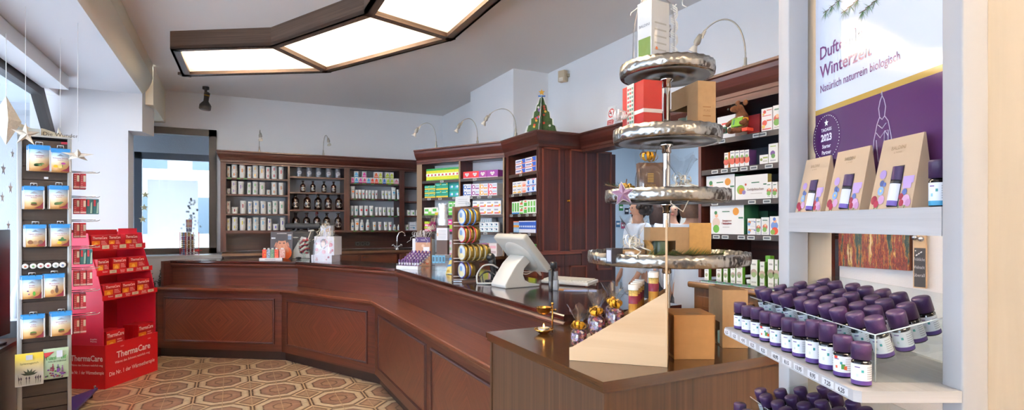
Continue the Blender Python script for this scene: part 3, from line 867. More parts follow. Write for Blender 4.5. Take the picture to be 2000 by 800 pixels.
m=MB();m.box(RL0,RW,0,.44,ZH-.165,ZH-.145,MAHO,'x');m.box(RL0,RW,-.002,.02,ZH-.165,ZH-.02,MAHO,'x');m.build('top_board',ur)
rp=[tuple(FR.pt(RL0-.055,.3,0)[:2]),tuple(FR.pt(RL0-.055,-.055,0)[:2]),tuple(FR.pt(RW,-.055,0)[:2])]
cornice_seg(rp,0,ZH+.015,ur);cornice_seg(rp,1,ZH+.015,ur)
RWT=1.122
rb=thing('low_cabinet','brown base cabinet with rounded worktop below the right shelf unit','cabinet',(FR.o.x,FR.o.y,0),FR.rot)
RB0=FR.t(1346,-.2)
WB=wood('brown cabinet','#42260f','#6d4523',rough=.35)
m=MB();m.rbox(RB0,RW,-.22,.43,RWT-.035,RWT,wood('brown worktop','#5a3a22','#8a6540',rough=.25),.012,3);m.build('worktop',rb)
m=MB();m.box(RB0+.03,RW,-.19,.43,0,RWT-.036,WB,'z');m.build('carcass',rb)
for i in range(2):
 a=RB0+.06+i*.42
 m=MB();m.box(a,a+.38,-.206,-.19,.12,RWT-.08,WB,'z');d=m.build('door',rb)
 m=MB()
 for k,(w,mm)in enumerate(((.05,WB),(.068,MAHO),(.09,WB))):
  m.box(a+w,a+.38-w,-.206-.004*(k+1),-.206,.12+w,RWT-.08-w,mm,'z')
 m.build('moulding',d)
 # stock on the wall shelves
def pack_mb(w,d,h,base,prints=(),side=None,texts=(),r=0.0):
 """Carton: origin at the middle of its front bottom edge; prints are (x0,x1,z0,z1,colour) in fractions of the front."""
 b=MB();bm=mat(base,.5)
 b.box(-w/2,w/2,0,d,0,h,bm)
 e=.0004
 for i,p in enumerate(prints):
  if p[0]=='disc':
   b.disc(-w/2+w*p[1],h*p[2],h*p[3],-e*(i+1),mat(p[4],.5),18)
  else:
   b.rect(-w/2+w*p[0],-w/2+w*p[1],h*p[2],h*p[3],-e*(i+1),mat(p[4],.5))
 n=len(prints)
 for tx,x,z,sz,c in texts:
  b.text(tx,-w/2+w*x,-e*(n+2),h*z,h*sz,mat(c,.5),.01,w*.9)
 if side:b.rect
 return b
_PC={}
def pack(name,key,w,d,h,base,prints=(),texts=(),cat='box',label='',group=None,fr=None,t=0,y=0,z=0,rot=0.0,side=None):
 k=(key,round(w,4),round(d,4),round(h,4))
 if k in _PC:
  o=bpy.data.objects.new(name,_PC[k]);COL.objects.link(o)
 else:
  b=pack_mb(w,d,h,base,prints,None,texts)
  if side:
   sm=mat(side,.5);e=.0004
   for sx in(-1,1):
    X=sx*(w/2+e)
    q=[(X,0,0),(X,d,0),(X,d,h),(X,0,h)]
    b.poly(q if sx>0 else q[::-1],sm)
  o=b.build(name);_PC[k]=o.data
 o.location=fr.pt(t,y,z);o.rotation_euler=(0,0,fr.rot+rot)
 return tag(o,label,cat,group)
 # white dispensing jars on the leftmost bay
CAPW=mat('#eceae4',.4,name='white jar plastic');JARW=mat('#e4e1da',.45,name='jar wall')
_JAR={}
def jar(w,h,col):
 k=(round(w,3),round(h,3),col)
 if k in _JAR:
  o=bpy.data.objects.new('medicine_jar',_JAR[k]);COL.objects.link(o);return o
 r=w/2;b=MB()
 lid=min(.028,h*.2)
 b.lathe([(r*.9,0),(r*.93,.004),(r*.93,h-lid),(r*.9,h-lid+.001)],20,JARW)
 b.lathe([(r*.93,h-lid+.001),(r,h-lid+.003),(r,h-.004),(r*.96,h),(0,h)],20,CAPW)
 def patch(a0,a1,z0,z1,m,k=1.004):
  n=4
  for i in range(n):
   u,v=a0+(a1-a0)*i/n,a0+(a1-a0)*(i+1)/n
   R=r*.93*k
   b.poly([(R*math.sin(u),-R*math.cos(u),z0),(R*math.sin(v),-R*math.cos(v),z0),(R*math.sin(v),-R*math.cos(v),z1),(R*math.sin(u),-R*math.cos(u),z1)],m)
 zb_,zt_=h*.30,h*.70
 if h>.11:zb_,zt_=h*.45,h*.74
 patch(-.30,.75,zb_,zt_,mat('#f3f1ec',.5),1.003)
 patch(-.30,.05,zb_,zt_,mat(col,.5),1.008)
 for i in range(3):patch(.12,.68,zb_+(zt_-zb_)*(.2+.25*i),zb_+(zt_-zb_)*(.3+.25*i),mat('#9b9aa0',.5),1.008)
 o=b.build('medicine_jar');_JAR[k]=o.data
 return o
JC=dict(o='#e08a3c',y='#efb73d',r='#cf2f3c',v='#a48ac0',g='#5cb052',d='#8e2638',b='#2f86cf',t='#4aa97a',e='#e3d33a',l='#6dbde6',n='#3530a8')
CN=dict(o='orange',y='amber',r='red',v='violet',g='green',d='dark red',b='blue',t='teal green',e='yellow',l='light blue',n='navy')
rows=[[(78,105,'p',153,'o'),(110,153,'p',140,'o'),(165,208,'s',147,'o'),(219,250,'p',155,'y'),(254,294,'p',148,'y'),(300,340,'s',152,'y'),(346,376,'p',160,'r'),(383,424,'p',153,'r'),(432,469,'s',159,'r')],[(80,104,'h',306,'v'),(108,149,'p',252,'v'),(156,198,'s',258,'v'),(217,247,'p',266,'g'),(254,294,'p',258,'g'),(301,343,'s',263,'g'),(350,378,'h',314,'o'),(383,423,'p',263,'o'),(432,470,'s',267,'o')],[(77,105,'p',391,'d'),(113,157,'h',431,'d'),(170,213,'s',388,'d'),(223,253,'p',394,'b'),(259,301,'p',388,'b'),(308,350,'s',391,'b'),(357,386,'p',397,'t'),(390,430,'p',389,'t'),(436,476,'s',392,'t')],[(77,104,'p',507,'e'),(113,157,'p',498,'e'),(166,210,'s',502,'e'),(219,249,'p',508,'l'),(256,298,'p',500,'l'),(307,350,'s',503,'l'),(357,386,'p',510,'n'),(393,434,'h',546,'n'),(442,480,'s',504,'n')]]
RN=['top','second','third','lowest']
YJ=.06
for ri,row in enumerate(rows):
 zs=SZ['a'][ri]+.0005
 for ci,(x0,x1,kind,top,c)in enumerate(row):
  t0,t1=FB.t(z5(x0),YJ),FB.t(z5(x1),YJ)
  ht=FB.z(z5((x0+x1)/2),280+top/3.478,YJ)-zs
  w=(t1-t0)*1.0
  base='%s stack from left, %s jar shelf'%(ORD[ci],RN[ri])
  if kind=='p':
   for lv in(0,1):
    o=jar(w*(1 if lv==0 else .98),ht/2-.0006,JC[c]);o.location=FB.pt((t0+t1)/2,YJ+w/2,zs+lv*ht/2)
    tag(o,'%s white jar, %s label, %s'%('upper' if lv else 'lower',CN[c],base),'jar','white jars on the back wall shelves')
  else:
   o=jar(w,ht,JC[c]);o.location=FB.pt((t0+t1)/2,YJ+w/2,zs)
   tag(o,'%s white jar, %s label, %s from left, %s jar shelf'%('short' if kind=='h' else 'tall',CN[c],ORD[ci],RN[ri]),'jar','white jars on the back wall shelves')
   # tins and amber apothecary bottles in the second bay
TINM=mat('#8f9299',.35,metal=.6,name='grey tin');TINL=mat('#b9bac0',.5)
proto=None
for i,(a,b_)in enumerate(((579,591),(598.3,610.7),(616.7,629),(636.5,648),(654.6,666))):
 t=(FB.t(a,.06)+FB.t(b_,.06))/2;w=FB.t(b_,.06)-FB.t(a,.06)
 p=FB.pt(t,.06+w/2,SZ['b'][0]+.0005)
 lab='grey metal tin, %s of the five along the top shelf above the brown bottles'%nth(i,5)
 if proto is None:
  proto=thing('storage_tin',lab,'tin',p,0,'grey tins above the brown bottles')
  h=.137;m=MB();r=w/2
  m.lathe([(r*.95,0),(r,.004),(r,h*.75),(r*.97,h*.76),(r*.97,h*.78)],20,TINM);m.build('body',proto)
  m=MB();m.lathe([(r*1.0,h*.781),(r*1.0,h*.95),(r*.94,h),(0,h)],20,TINM);m.build('lid',proto)
  m=MB();m.tf(T(0,-r-.001,h*.42));m.poly([(.028*math.cos(k*PI/10),0,.024*math.sin(k*PI/10))for k in range(20)],TINL);m.rect(-.018,.018,-.003,.003,-.0005,mat('#7d7e86',.5));m.build('label',proto)
 else:copy_thing(proto,p,None,lab)
AMBER=mat('#2a1109',.08,coat=.6,name='amber glass',spec=.6)
AMLAB=mat('#d9d2c2',.6,name='oval paper label')
def amber(h,w,red=False):
 o=thing('apothecary_bottle','x','bottle')
 r=w/2;m=MB();b=h*.66
 m.lathe([(r*.9,0),(r,.006),(r,b*.88),(r*.86,b),(r*.45,b*1.13),(r*.34,b*1.18),(r*.34,h*.86),(r*.5,h*.87),(r*.5,h*.9),(r*.3,h*.9)],22,AMBER);m.build('body',o)
 m=MB()
 if red:m.lathe([(r*.38,h*.82),(r*.4,h*.98),(r*.3,h*1.07),(0,h*1.08)],14,mat('#6d1a18',.4));m.build('cap',o)
 else:m.lathe([(r*.3,h*.88),(r*.3,h*.93),(r*.62,h*.95),(r*.62,h*.985),(r*.3,h),(0,h)],16,AMBER);m.build('stopper',o)
 m=MB();R=r*1.012
 n=16;pts=[]
 for k in range(n):
  u,v=.95*math.cos(2*PI*k/n),r*.72*math.sin(2*PI*k/n)
  pts.append((R*math.sin(u),-R*math.cos(u),b*.45+v))
 c=len(m.v);m.vert((0,-R,b*.45))
 for p in pts:m.vert(p)
 for k in range(n):m.face([c,c+1+k,c+1+(k+1)%n],AMLAB)
 for q in(-.005,.005):
  for k in range(4):
   u0,u1=-.5+k*.25,-.25+k*.25;R2=R*1.01
   m.poly([(R2*math.sin(u0),-R2*math.cos(u0),b*.45+q-.002),(R2*math.sin(u1),-R2*math.cos(u1),b*.45+q-.002),(R2*math.sin(u1),-R2*math.cos(u1),b*.45+q+.002),(R2*math.sin(u0),-R2*math.cos(u0),b*.45+q+.002)],mat('#6a5a4c',.6))
 m.build('label',o)
 return o
AB=[((586.8,597.5),(606.5,617),(628,639),(647,657.5)),((570,585),(593.5,608),(615,629),(634.5,649),(655.5,670)),((571.5,586),(592.3,607),(612.6,627),(633,645),(654,668.5))]
RB_=['small','large','large'];RW_=['upper','middle','bottom']
for ri,row in enumerate(AB):
 zs=SZ['b'][ri+1]+.0005;hh=FB.z(620,(353,377.5,415)[ri],.06)-zs
 pr=None
 for i,(a,b_)in enumerate(row):
  w=FB.t(b_,.06)-FB.t(a,.06);p=FB.pt((FB.t(a,.06)+FB.t(b_,.06))/2,.06+w/2,zs)
  red=ri==2 and i==2
  lab='%s brown apothecary bottle%s, %s in the %s bottle row'%(RB_[ri],' with red sealed neck' if red else ' with oval label',nth(i,len(row)),RW_[ri])
  if red or pr is None:
   o=amber(hh,w,red);o.location=p;o['label']=lab;o['group']='brown apothecary bottles'
   if not red:pr=o
  else:copy_thing(pr,p,None,lab)
  # boxes, tubes and bottles in the third bay
T6=lambda x,y=.05:FB.t(z6(x),y)
BXC=['#d8529a','#4ea3d6','#c94c9e','#d44f8c','#4ea3d6','#e0503c','#e2553f','#8fbf3e','#3f7fd0','#a6c63a','#a8c83c','#d68a9a']
lowx=[(298,320),(322,348),(350,376),(378,403),(405,430),(432,456),(458,484),(486,510),(513,536),(538,562),(564,588),(590,623)]
upx=[(320,348,'#6ab4e0'),(375,402,'#d04fa0'),(455,483,'#e56a3a'),(485,511,'#c4cc50'),(532,560,'#b4c83c'),(562,588,'#b8ca48')]
z0=SZ['c'][0]+.0005;hlow=FB.z(z6(450),280+232/3.479,.05)-z0
hup=FB.z(z6(450),280+193/3.479,.05)-z0-hlow
def smallbox(i,x0,x1,z,h,c,lab):
 w=T6(x1)-T6(x0)
 pack('soap_box','sb'+c,w-.001,w*.8,h-.001,'#ece9e6',[(0,1,.0,.22,c),(.12,.88,.3,.55,c),('disc',.5,.66,.18,c)],cat='box',label=lab,group='small boxes on the top shelf',fr=FB,t=(T6(x0)+T6(x1))/2,y=.05,z=z)
for i,(x0,x1)in enumerate(lowx):smallbox(i,x0,x1,z0,hlow,BXC[i],'small white printed box, %s from left, lower row above the cream tubes'%ORD[i])
for i,(x0,x1,c)in enumerate(upx):smallbox(i,x0,x1,z0+hlow,hup,c,'small white printed box, %s from left, upper row above the cream tubes'%ORD[i])
TUBW=mat('#f0efec',.4,name='white tube')
def cream_tube(w,h,c,cap='#e9e8e4',kind='tube'):
 o=thing('cream_tube' if kind=='tube' else 'lotion_bottle','x','tube' if kind=='tube' else 'bottle')
 r=w/2;m=MB();n=16;ch=h*.16
 if kind=='tube':
  rings=[]
  for k in range(7):
   f=k/6;z=ch+(h-ch)*f;rx=r*(.82+.18*f);ry=r*.8*(1-f)+.0015
   rings.append([m.vert((rx*math.cos(2*PI*i/n),ry*math.sin(2*PI*i/n),z))for i in range(n)])
  for a,b_ in zip(rings,rings[1:]):
   for i in range(n):j=(i+1)%n;m.face([a[i],a[j],b_[j],b_[i]],TUBW,None,True)
  m.face(rings[-1],TUBW);m.build('body',o)
  c_=MB();c_.lathe([(r*.74,0),(r*.78,.002),(r*.8,ch)],16,mat(cap,.4));c_.lathe([(r*.8,ch),(0,ch)],16,mat(cap,.4));c_.build('cap',o)
 else:
  m.lathe([(r*.9,0),(r,.005),(r,h*.62),(r*.8,h*.74),(r*.45,h*.78),(r*.45,h*.8)],18,TUBW);m.build('body',o)
  c_=MB();c_.lathe([(r*.55,h*.8),(r*.52,h*.99),(r*.45,h),(0,h)],14,mat(cap,.4));c_.build('cap',o)
 l=MB();yy=-r*.62-.004
 if kind!='tube':yy=-r-.001
 zc=h*(.55 if kind=='tube' else .38)
 if kind=='tube':l.tf(T(0,yy,zc)@RX(-math.atan2(r*.8,h-ch)))
 else:l.tf(T(0,yy,zc))
 l.disc(0,.0,r*.5,0,mat(c,.5),14);l.rect(-r*.5,r*.5,r*.85,r*1.1,0,mat('#9ab09a',.5));l.rect(-r*.45,r*.45,-r*1.0,-r*.8,0,mat('#a8a8a8',.5));l.build('print',o)
 return o
tubes=[[(298,327,288,'t','#ee7f2d'),(329,348,313,'t','#e87a3a'),(350,370,314,'t','#ee9a3c'),(373,393,314,'t','#d9404a'),(397,415,316,'t','#e6a0b0'),(418,436,316,'t','#7cb85a'),(440,458,317,'t','#ee8a3a'),(462,480,318,'t','#b02a4a'),(507,526,319,'t','#8cb84a'),(530,550,319,'t','#d6cc4a'),(552,572,319,'t','#6ab4c8'),(575,607,297,'t','#5ca0c8'),(611,637,311,'t','#6aa8d0')],[(297,318,421,'t','#8cc0c8'),(323,349,422,'t','#5cb8b0'),(355,384,421,'t','#c8323c'),(390,418,422,'t','#d0303a'),(424,452,423,'t','#48a890'),(464,484,431,'t','#b8c8d0'),(489,509,432,'t','#7ab0a0'),(515,537,433,'t','#88b860'),(546,570,433,'t','#90c060'),(573,592,434,'t','#90a860'),(613,635,434,'t','#b0a050')],[(296,322,517,'b','#3e86c0'),(324,358,508,'t','#ee8a34'),(360,387,517,'b','#4a90c4'),(400,427,517,'b','#e06a50'),(447,469,532,'t','#f0a030'),(485,507,532,'t','#f08aa0'),(524,547,532,'t','#a8b84a'),(555,578,533,'t','#b82a50'),(585,604,550,'b','#f0c840'),(615,634,550,'b','#6ab4e0')]]
YT=.035
for ri,row in enumerate(tubes):
 zs=SZ['c'][ri+1]+.0005
 for i,(x0,x1,top,k,c)in enumerate(row):
  w=T6(x1,YT)-T6(x0,YT);h=FB.z(z6((x0+x1)/2),280+top/3.479,YT)-zs
  o=cream_tube(w,h,c,kind='tube' if k=='t' else 'bottle')
  o.location=FB.pt((T6(x0,YT)+T6(x1,YT))/2,YT+w/2,zs)
  cn=['first','second','third'][ri]
  tag(o,'white %s with coloured dot, %s from left, %s tube shelf'%('cream tube' if k=='t' else 'lotion bottle',ORD[i],['upper','middle','bottom'][ri]),None,'cream tubes on the back wall shelves')
  # fourth bay
def creamjar(x0,x1,top,zs,lab):
 w=T6(x1)-T6(x0);h=FB.z(z6((x0+x1)/2),280+top/3.479,.05)-zs
 o=thing('cream_jar',lab,'jar',FB.pt((T6(x0)+T6(x1))/2,.05+w/2,zs),0,'cream jars in the narrow bay')
 r=w/2;m=MB();m.lathe([(r*.95,0),(r,.004),(r,h*.72),(r*.9,h*.73)],18,TUBW);R=r*1.01
 for k in range(3):
  u,v=-.3+k*.2,-.1+k*.2
  m.poly([(R*math.sin(u),-R*math.cos(u),h*.25),(R*math.sin(v),-R*math.cos(v),h*.25),(R*math.sin(v),-R*math.cos(v),h*.6),(R*math.sin(u),-R*math.cos(u),h*.6)],mat('#5aa84a',.5))
 m.build('body',o)
 m=MB();m.lathe([(r*.98,h*.73),(r*1.0,h*.97),(r*.9,h),(0,h)],18,TUBW);m.build('lid',o)
creamjar(749,767,358,SZ['d'][1]+.0005,'single small white cream jar on the upper shelf of the narrow bay')
for i,(a,b_)in enumerate(((680,703),(706,737),(742,767))):creamjar(a,b_,452,SZ['d'][2]+.0005,'%s white cream jar of three on one shelf of the narrow bay'%['left','middle','right'][i])
creamjar(670,692,552,SZ['d'][3]+.0005,'small white cream jar beside pale boxes at the bottom of the narrow bay')
for i,(a,b_,tp_)in enumerate(((695,738,533),(741,772,530))):
 w=T6(b_)-T6(a);h=FB.z(z6(a),280+tp_/3.479,.05)-SZ['d'][3]
 pack('cosmetic_box','cb',w,.08,h,'#dfe2e6',[(.1,.9,.55,.62,'#8ea6b8'),(.1,.6,.3,.36,'#6aa0c0'),('disc',.7,.3,.1,'#4a90b8')],label='pale cosmetic box, %s of two at the bottom of the narrow bay'%['left','right'][i],group='pale boxes in the narrow bay',fr=FB,t=(T6(a)+T6(b_))/2,y=.05,z=SZ['d'][3]+.0005)
 # medicine boxes on the angled unit and tower
def grid(fr,y,pxs,ztop_px,z0,rows,key,base,prints,d,lab,group,texts=(),name='medicine_box',side=None,gap=.0008,refpx=None):
 """Columns between consecutive pixel edges, `rows` boxes high; every box its own object."""
 n=len(pxs)-1
 ref=refpx if refpx else(pxs[0]+pxs[1])/2
 h=(fr.z(ref,ztop_px,y)-z0)/rows
 w=(fr.t(pxs[-1],y)-fr.t(pxs[0],y))/n
 t0=fr.t(pxs[0],y)
 for r in range(rows):
  for c in range(n):
   cell=('%s column'%nth(c,n))if n>1 else ''
   rn={1:[''],2:['lower','upper'],3:['bottom','middle','top']}[rows][r]
   if n>1 and rows>1:wh='%s row, %s, '%(rn,nth(c,n))
   elif n>1:wh='%s of '%nth(c,n)
   elif rows>1:wh='%s of '%rn
   else:wh=''
   pack(name,key,w-gap,d,h-gap,base,prints,texts,label=(wh+lab),group=group,fr=fr,t=t0+w*(c+.5),y=y,z=z0+r*h,side=side)
e0=.0005
h1z=lambda i:HS[i]+e0
grid(F1,.045,[832.6+63.2*i/9 for i in range(10)],330,h1z(0),1,'gy','#d9dd2e',[(0,1,.84,1,'#1f8a4a'),(.0,1,.34,.62,'#eef0d0'),(.25,.85,.4,.54,'#c83c50'),('disc',.2,.48,.1,'#ffffff'),(0,1,0,.1,'#7ab83e')],.11,'nine green and yellow boxes on the top shelf, angled unit','green and yellow boxes',side='#3f9a3a')
grid(F1,.02,[829.5,840,850.5],362.3,h1z(1),3,'ty','#0f8f7c',[(0,1,.0,.3,'#f0c22c'),(.0,.7,.55,.7,'#7ac8b8'),('disc',.82,.72,.14,'#f0c22c')],.10,'low teal and yellow cartons, left end of second shelf, angled unit','teal and yellow cartons')
grid(F1,.03,[850.8,862.8,875],355.8,h1z(1),2,'ty2','#0b8a78',[(0,1,.0,.2,'#f0c22c'),(0.05,.7,.6,.72,'#8ad0c0'),('disc',.84,.75,.1,'#f0c22c'),(0,1,.48,.54,'#0a6a5c')],.10,'taller teal and yellow cartons on the second shelf, angled unit','teal and yellow cartons')
grid(F1,.05,[875.3,885.5,896],355.5,h1z(1),2,'tb','#119a94',[(.0,1,.75,1,'#0b7a78'),(.3,.9,.2,.5,'#5a9ad8'),('disc',.75,.4,.16,'#d8e8f0')],.10,'teal and blue cartons, right end of second shelf, angled unit','teal and blue cartons')
grid(F1,.03,[828.3,843.2],405,h1z(2),1,'wg','#eef2ea',[(0,1,.0,.2,'#6ab83c'),(.1,.6,.5,.8,'#48a046'),(.55,.95,.2,.5,'#8aca5a')],.09,'white and green carton, left end of third shelf in the angled unit','green carton')
grid(F1,.03,[843.6,858.5],404.5,h1z(2),1,'wy','#f0f2ea',[(.1,.6,.5,.85,'#48a046'),(.4,1,.0,.35,'#f0cc30'),(.0,.4,.0,.2,'#6ab83c')],.09,'white green and yellow carton on third shelf of the angled unit','green carton')
grid(F1,.04,[876,884.6,893.2],393,h1z(2),1,'gt','#58b83e',[(.1,.9,.5,.9,'#eef4e8'),(.2,.8,.6,.8,'#3a9a3a'),(.0,1,.2,.3,'#d8eed0')],.09,'two tall green cartons on third shelf of the angled unit','green cartons')
grid(F1,.03,[829,840.5],432,h1z(3),2,'mg','#d8288a',[(0,1,.5,1,'#a8c832'),(.1,.6,.1,.35,'#f0e0ea')],.09,'pink and lime cartons at left of the lowest shelf, angled unit','pink and lime cartons')
grid(F1,.03,[875,884.5,894],427.8,h1z(3),1,'mg2','#d83a94',[(0,1,.2,.55,'#a8d040'),(.15,.7,.7,.85,'#f4e4f0')],.09,'pink and lime upright cartons at right of the lowest shelf, angled unit','pink and lime cartons')
grid(F1,-.06,[869.5,882.8],469,WT+e0,1,'pw','#ece8ea',[(.1,.9,.72,.9,'#f0b8cc'),(.1,.9,.3,.5,'#b8d0a0'),(.0,1,.0,.08,'#e07aa0')],.09,'pink and white carton on the worktop behind the brown rack','carton')
hx=[904.6,920,935,951,973]
for i,(a,b_,c,nm)in enumerate(((904.6,919.8,'#d8323c','leftmost red'),(920.2,934.8,'#d8323c','right hand red'),(935.2,950.6,'#a0409a','left hand purple'),(951,972.5,'#93389a','rightmost purple'))):
 h=F1.z(912,335,.03)-h1z(0);w=F1.t(b_,.03)-F1.t(a,.03)
 b=pack_mb(w,.10,h,c,[(0,1,0,.12,'#e8d0d8')])
 hp=[(.0,.22),(-.34,.55),(-.36,.78),(-.2,.9),(0,.76),(.2,.9),(.36,.78),(.34,.55)]
 k_=h*.8
 b.poly([(q[0]*k_*1.25,-.001,q[1]*k_+h*.08)for q in hp][::-1],mat('#f0eaea',.5))
 b.rect(-w*.22,w*.22,h*.5,h*.6,-.0016,mat('#b0a8a8',.5))
 o=b.build('medicine_box');o.location=F1.pt((F1.t(a,.03)+F1.t(b_,.03))/2,.03,h1z(0));o.rotation_euler=(0,0,F1.rot)
 tag(o,'%s box with white heart on the top shelf of the angled unit'%nm,'box','heart boxes')
for i,(a,b_,c,nm)in enumerate(((904.4,920.2,'#2f62b0','blue'),(920.6,936.4,'#8a3a8a','purple'),(936.8,952.8,'#e0a83a','amber'),(953.2,971,'#d84a5a','pink'))):
 grid(F1,.02,[a,b_],359.3-i*.7,h1z(1),2,'dc'+nm,'#e6e8ee',[(.0,.1,0,1,c),('disc',.28,.5,.34,c),('disc',.28,.5,.2,'#f2f2f4'),(.52,.95,.55,.8,'#b8c4d8'),(.5,.95,.15,.35,c)],.10,'white boxes with %s ring print on the second shelf'%nm,'ring print boxes')
grid(F1,.02,[923,933.8,948,963.5,978.5],392.2,h1z(2),2,'sw','#eef0f2',[(.08,.6,.6,.8,'#a0a8b8'),(.1,.85,.14,.3,'#c83c34'),(.7,.92,.2,.5,'#f0b03a')],.10,'white boxes with red and orange swoosh on the third shelf','swoosh boxes')
grid(F1,.05,[936.5,940.5,944.5,948.5,952.5,956.5,960.5],425.6,h1z(3),1,'gl','#c9ced4',[(.2,.8,.6,.9,'#9ab0bc')],.08,'slim grey boxes at back of the lowest shelf, angled unit','slim grey boxes')
grid(F1,.02,[937,947,956,965,973.5],433.6,h1z(3),2,'wt','#eff2f4',[(.1,.9,.1,.22,'#8ac8d8'),('disc',.6,.55,.2,'#1f5a80'),(.1,.45,.6,.75,'#a0b0ba')],.03,'white boxes with dark blue dot on the lowest shelf','dot boxes')
grid(F1,-.06,[936.5,952.8],474.5,WT+e0,1,'yb','#d8dc28',[(0,1,.84,1,'#8a4a9a'),(.1,.9,.3,.5,'#5aa83a'),(.1,.6,.6,.75,'#eef0d0')],.09,'yellow green carton on the worktop left of the computer screen','carton')
grid(F1,-.06,[953.8,970.2],474.5,WT+e0,1,'wp','#eee8ea',[(.0,.1,.0,1,'#e48ab0'),(.2,.9,.6,.8,'#f0c0d0'),(.3,.9,.2,.4,'#c8b8c0')],.09,'white carton with pink band on the worktop behind the computer screen','carton')
grid(F2,.02,[1006.8,1027.2,1046.5],310.8,h1z(0),3,'or','#e9ecf2',[(0,1,.0,.14,'#e06a3a'),(.06,.6,.5,.72,'#4a5a9a'),(.66,1,.14,.95,'#2a5ac0'),(.62,.74,.2,.6,'#e8963a'),(.06,.5,.25,.38,'#b0b8cc')],.10,'white blue and orange boxes on the top shelf, tower','white blue and orange boxes')
grid(F2,.02,[1001,1009.8,1018.8],355,h1z(1),2,'ye','#efeff0',[(.1,.9,.12,.3,'#f0b42c'),(.1,.8,.6,.75,'#9aa4c8'),('disc',.5,.42,.12,'#f0c84a')],.09,'white and yellow boxes on the second shelf, tower','white and yellow boxes')
grid(F2,.03,[1019.2,1027.6],353.5,h1z(1),2,'pk','#f0e6e4',[(.1,.9,.1,.5,'#ee8a6a'),(.2,.8,.6,.8,'#e8b0a8')],.09,'white and salmon boxes on the second shelf, tower','white and salmon boxes')
grid(F2,.02,[1028,1037.5,1047],349,h1z(1),2,'bl','#e8ecf4',[(.0,1,.0,.1,'#2a5ab8'),('disc',.45,.5,.3,'#2456b4'),('disc',.55,.56,.16,'#58b0e8'),(.1,.8,.84,.94,'#c83c50')],.09,'white and blue boxes on the second shelf, tower','white and blue boxes')
grid(F2,.02,[999.8,1004.6,1009.4,1014.2],394,h1z(2),1,'ga','#eef2ec',[(0,1,0,.12,'#3a8ad0'),(.2,.85,.2,.9,'#58b446')],.09,'three slim white and green boxes on third shelf, tower','slim green boxes')
grid(F2,.02,[1014.6,1021.6],391.5,h1z(2),2,'gb','#eef2ec',[(0,1,0,.2,'#6aba4a'),(.2,.9,.4,.7,'#e0604a'),(.5,.9,.7,.9,'#58b446')],.09,'green and red printed boxes on third shelf, tower','green printed boxes')
grid(F2,.03,[1021.8,1030],390,h1z(2),2,'gc','#e8efe4',[(.1,.9,.1,.6,'#4aa83c'),(.3,.8,.7,.9,'#e05a4a')],.09,'green boxes in the middle of third shelf, tower','green printed boxes')
grid(F2,.02,[1030.4,1035.4,1040.4,1046.4],390,h1z(2),1,'gd','#eef2ec',[(.15,.85,.1,.45,'#58b446'),(.2,.8,.55,.9,'#7cc45a')],.09,'three upright green boxes at right of third shelf, tower','upright green boxes')
grid(F2,.02,[1002.8,1006.4,1010,1013.4],431.6,h1z(3),1,'ob','#8ab8e4',[(0,1,.45,.65,'#f0a23a'),(0,1,.9,1,'#e88a70'),(.2,.8,.1,.35,'#d8e8f4')],.09,'three slim light blue and orange boxes on the lowest shelf, tower','slim boxes on the lowest tower shelf')
grid(F2,.02,[1013.8+32.6*i/9 for i in range(10)],431,h1z(3),1,'nb','#2a58b8',[(0,1,0,.3,'#e8ecf4'),(.2,.8,.45,.6,'#e8eef8'),(0,1,.92,1,'#dfe6f2')],.09,'nine slim dark blue and white boxes on the lowest shelf, tower','slim boxes on the lowest tower shelf')
grid(F2,.03,[1032,1045.5],476.5,WT+e0,1,'gg','#2f9a3e',[(0,1,0,.5,'#d8dc3a'),(.1,.9,.6,.85,'#1f7a30')],.09,'green and yellow carton standing low in the tower','carton')
# gooseneck spotlights on the cornices
LAMPG=mat('#a8a49a',.35,metal=.3,name='spot lamp grey')
def gooseneck(base,tip,lab,hgt=.26,r=.0045,head_dir=None):
 """Clamp on the cornice, bent neck rising and curving over to a small spot head."""
 b,t=Vector(base),Vector(tip)
 o=thing('gooseneck_spotlight',lab,'spotlight',base,0,'gooseneck spotlights on the cornices')
 m=MB();m.rbox(-.012,.012,-.012,.012,-.02,.03,LAMPG,.004);m.lathe([(.009,.03),(.008,.07),(0,.07)],12,LAMPG);m.build('clamp',o)
 d=t-b;n=22;path=[]
 hor=Vector((d.x,d.y,0))
 top=max(hgt,d.z+.05)
 for i in range(n+1):
  f=i/n
  p0,p1,p2,p3=Vector((0,0,.06)),Vector((0,0,0))+hor*-.02+Vector((0,0,top*1.08)),hor*.55+Vector((0,0,top*1.32)),d
  q=p0*(1-f)**3+p1*3*f*(1-f)**2+p2*3*f*f*(1-f)+p3*f**3
  path.append(q)
 m=MB();m.tube(path,r,LAMPG,8);m.build('neck',o)
 hd=(path[-1]-path[-2]).normalized()*.6+Vector((hor.x,hor.y,0)).normalized()*.15+Vector((0,0,-.55));hd.normalize()
 M=T(*d)@hd.to_track_quat('Z','Y').to_matrix().to_4x4()
 m=MB();m.tf(M);m.lathe([(0,-.02),(.012,-.018),(.016,0),(.02,.02),(.02,.035),(.012,.045),(.012,.05)],14,LAMPG);m.box(-.003,.003,-.022,-.006,-.045,0,LAMPG);m.build('socket',o)
 m=MB();m.tf(M);m.lathe([(.012,.05),(.027,.082),(.027,.088),(.022,.088),(.010,.06)],16,mat('#d6d2c8',.3));m.lathe([(.022,.084),(0,.08)],16,mat('#efe9d8',.3));m.build('reflector',o)
 return o
def cb(px,py,y,fr=FB):t,Y=fr.hit(px,y);return fr.pt(t,y,H-(py-CY)*Y/F)
gooseneck(cb(506.5,297,-.03),cb(508.5,262,-.24),'gooseneck spotlight above the white jars on the back wall unit',.10)
gooseneck(cb(631.5,303,-.03),cb(641,272,-.24),'gooseneck spotlight above the brown bottles on the back wall unit',.10)
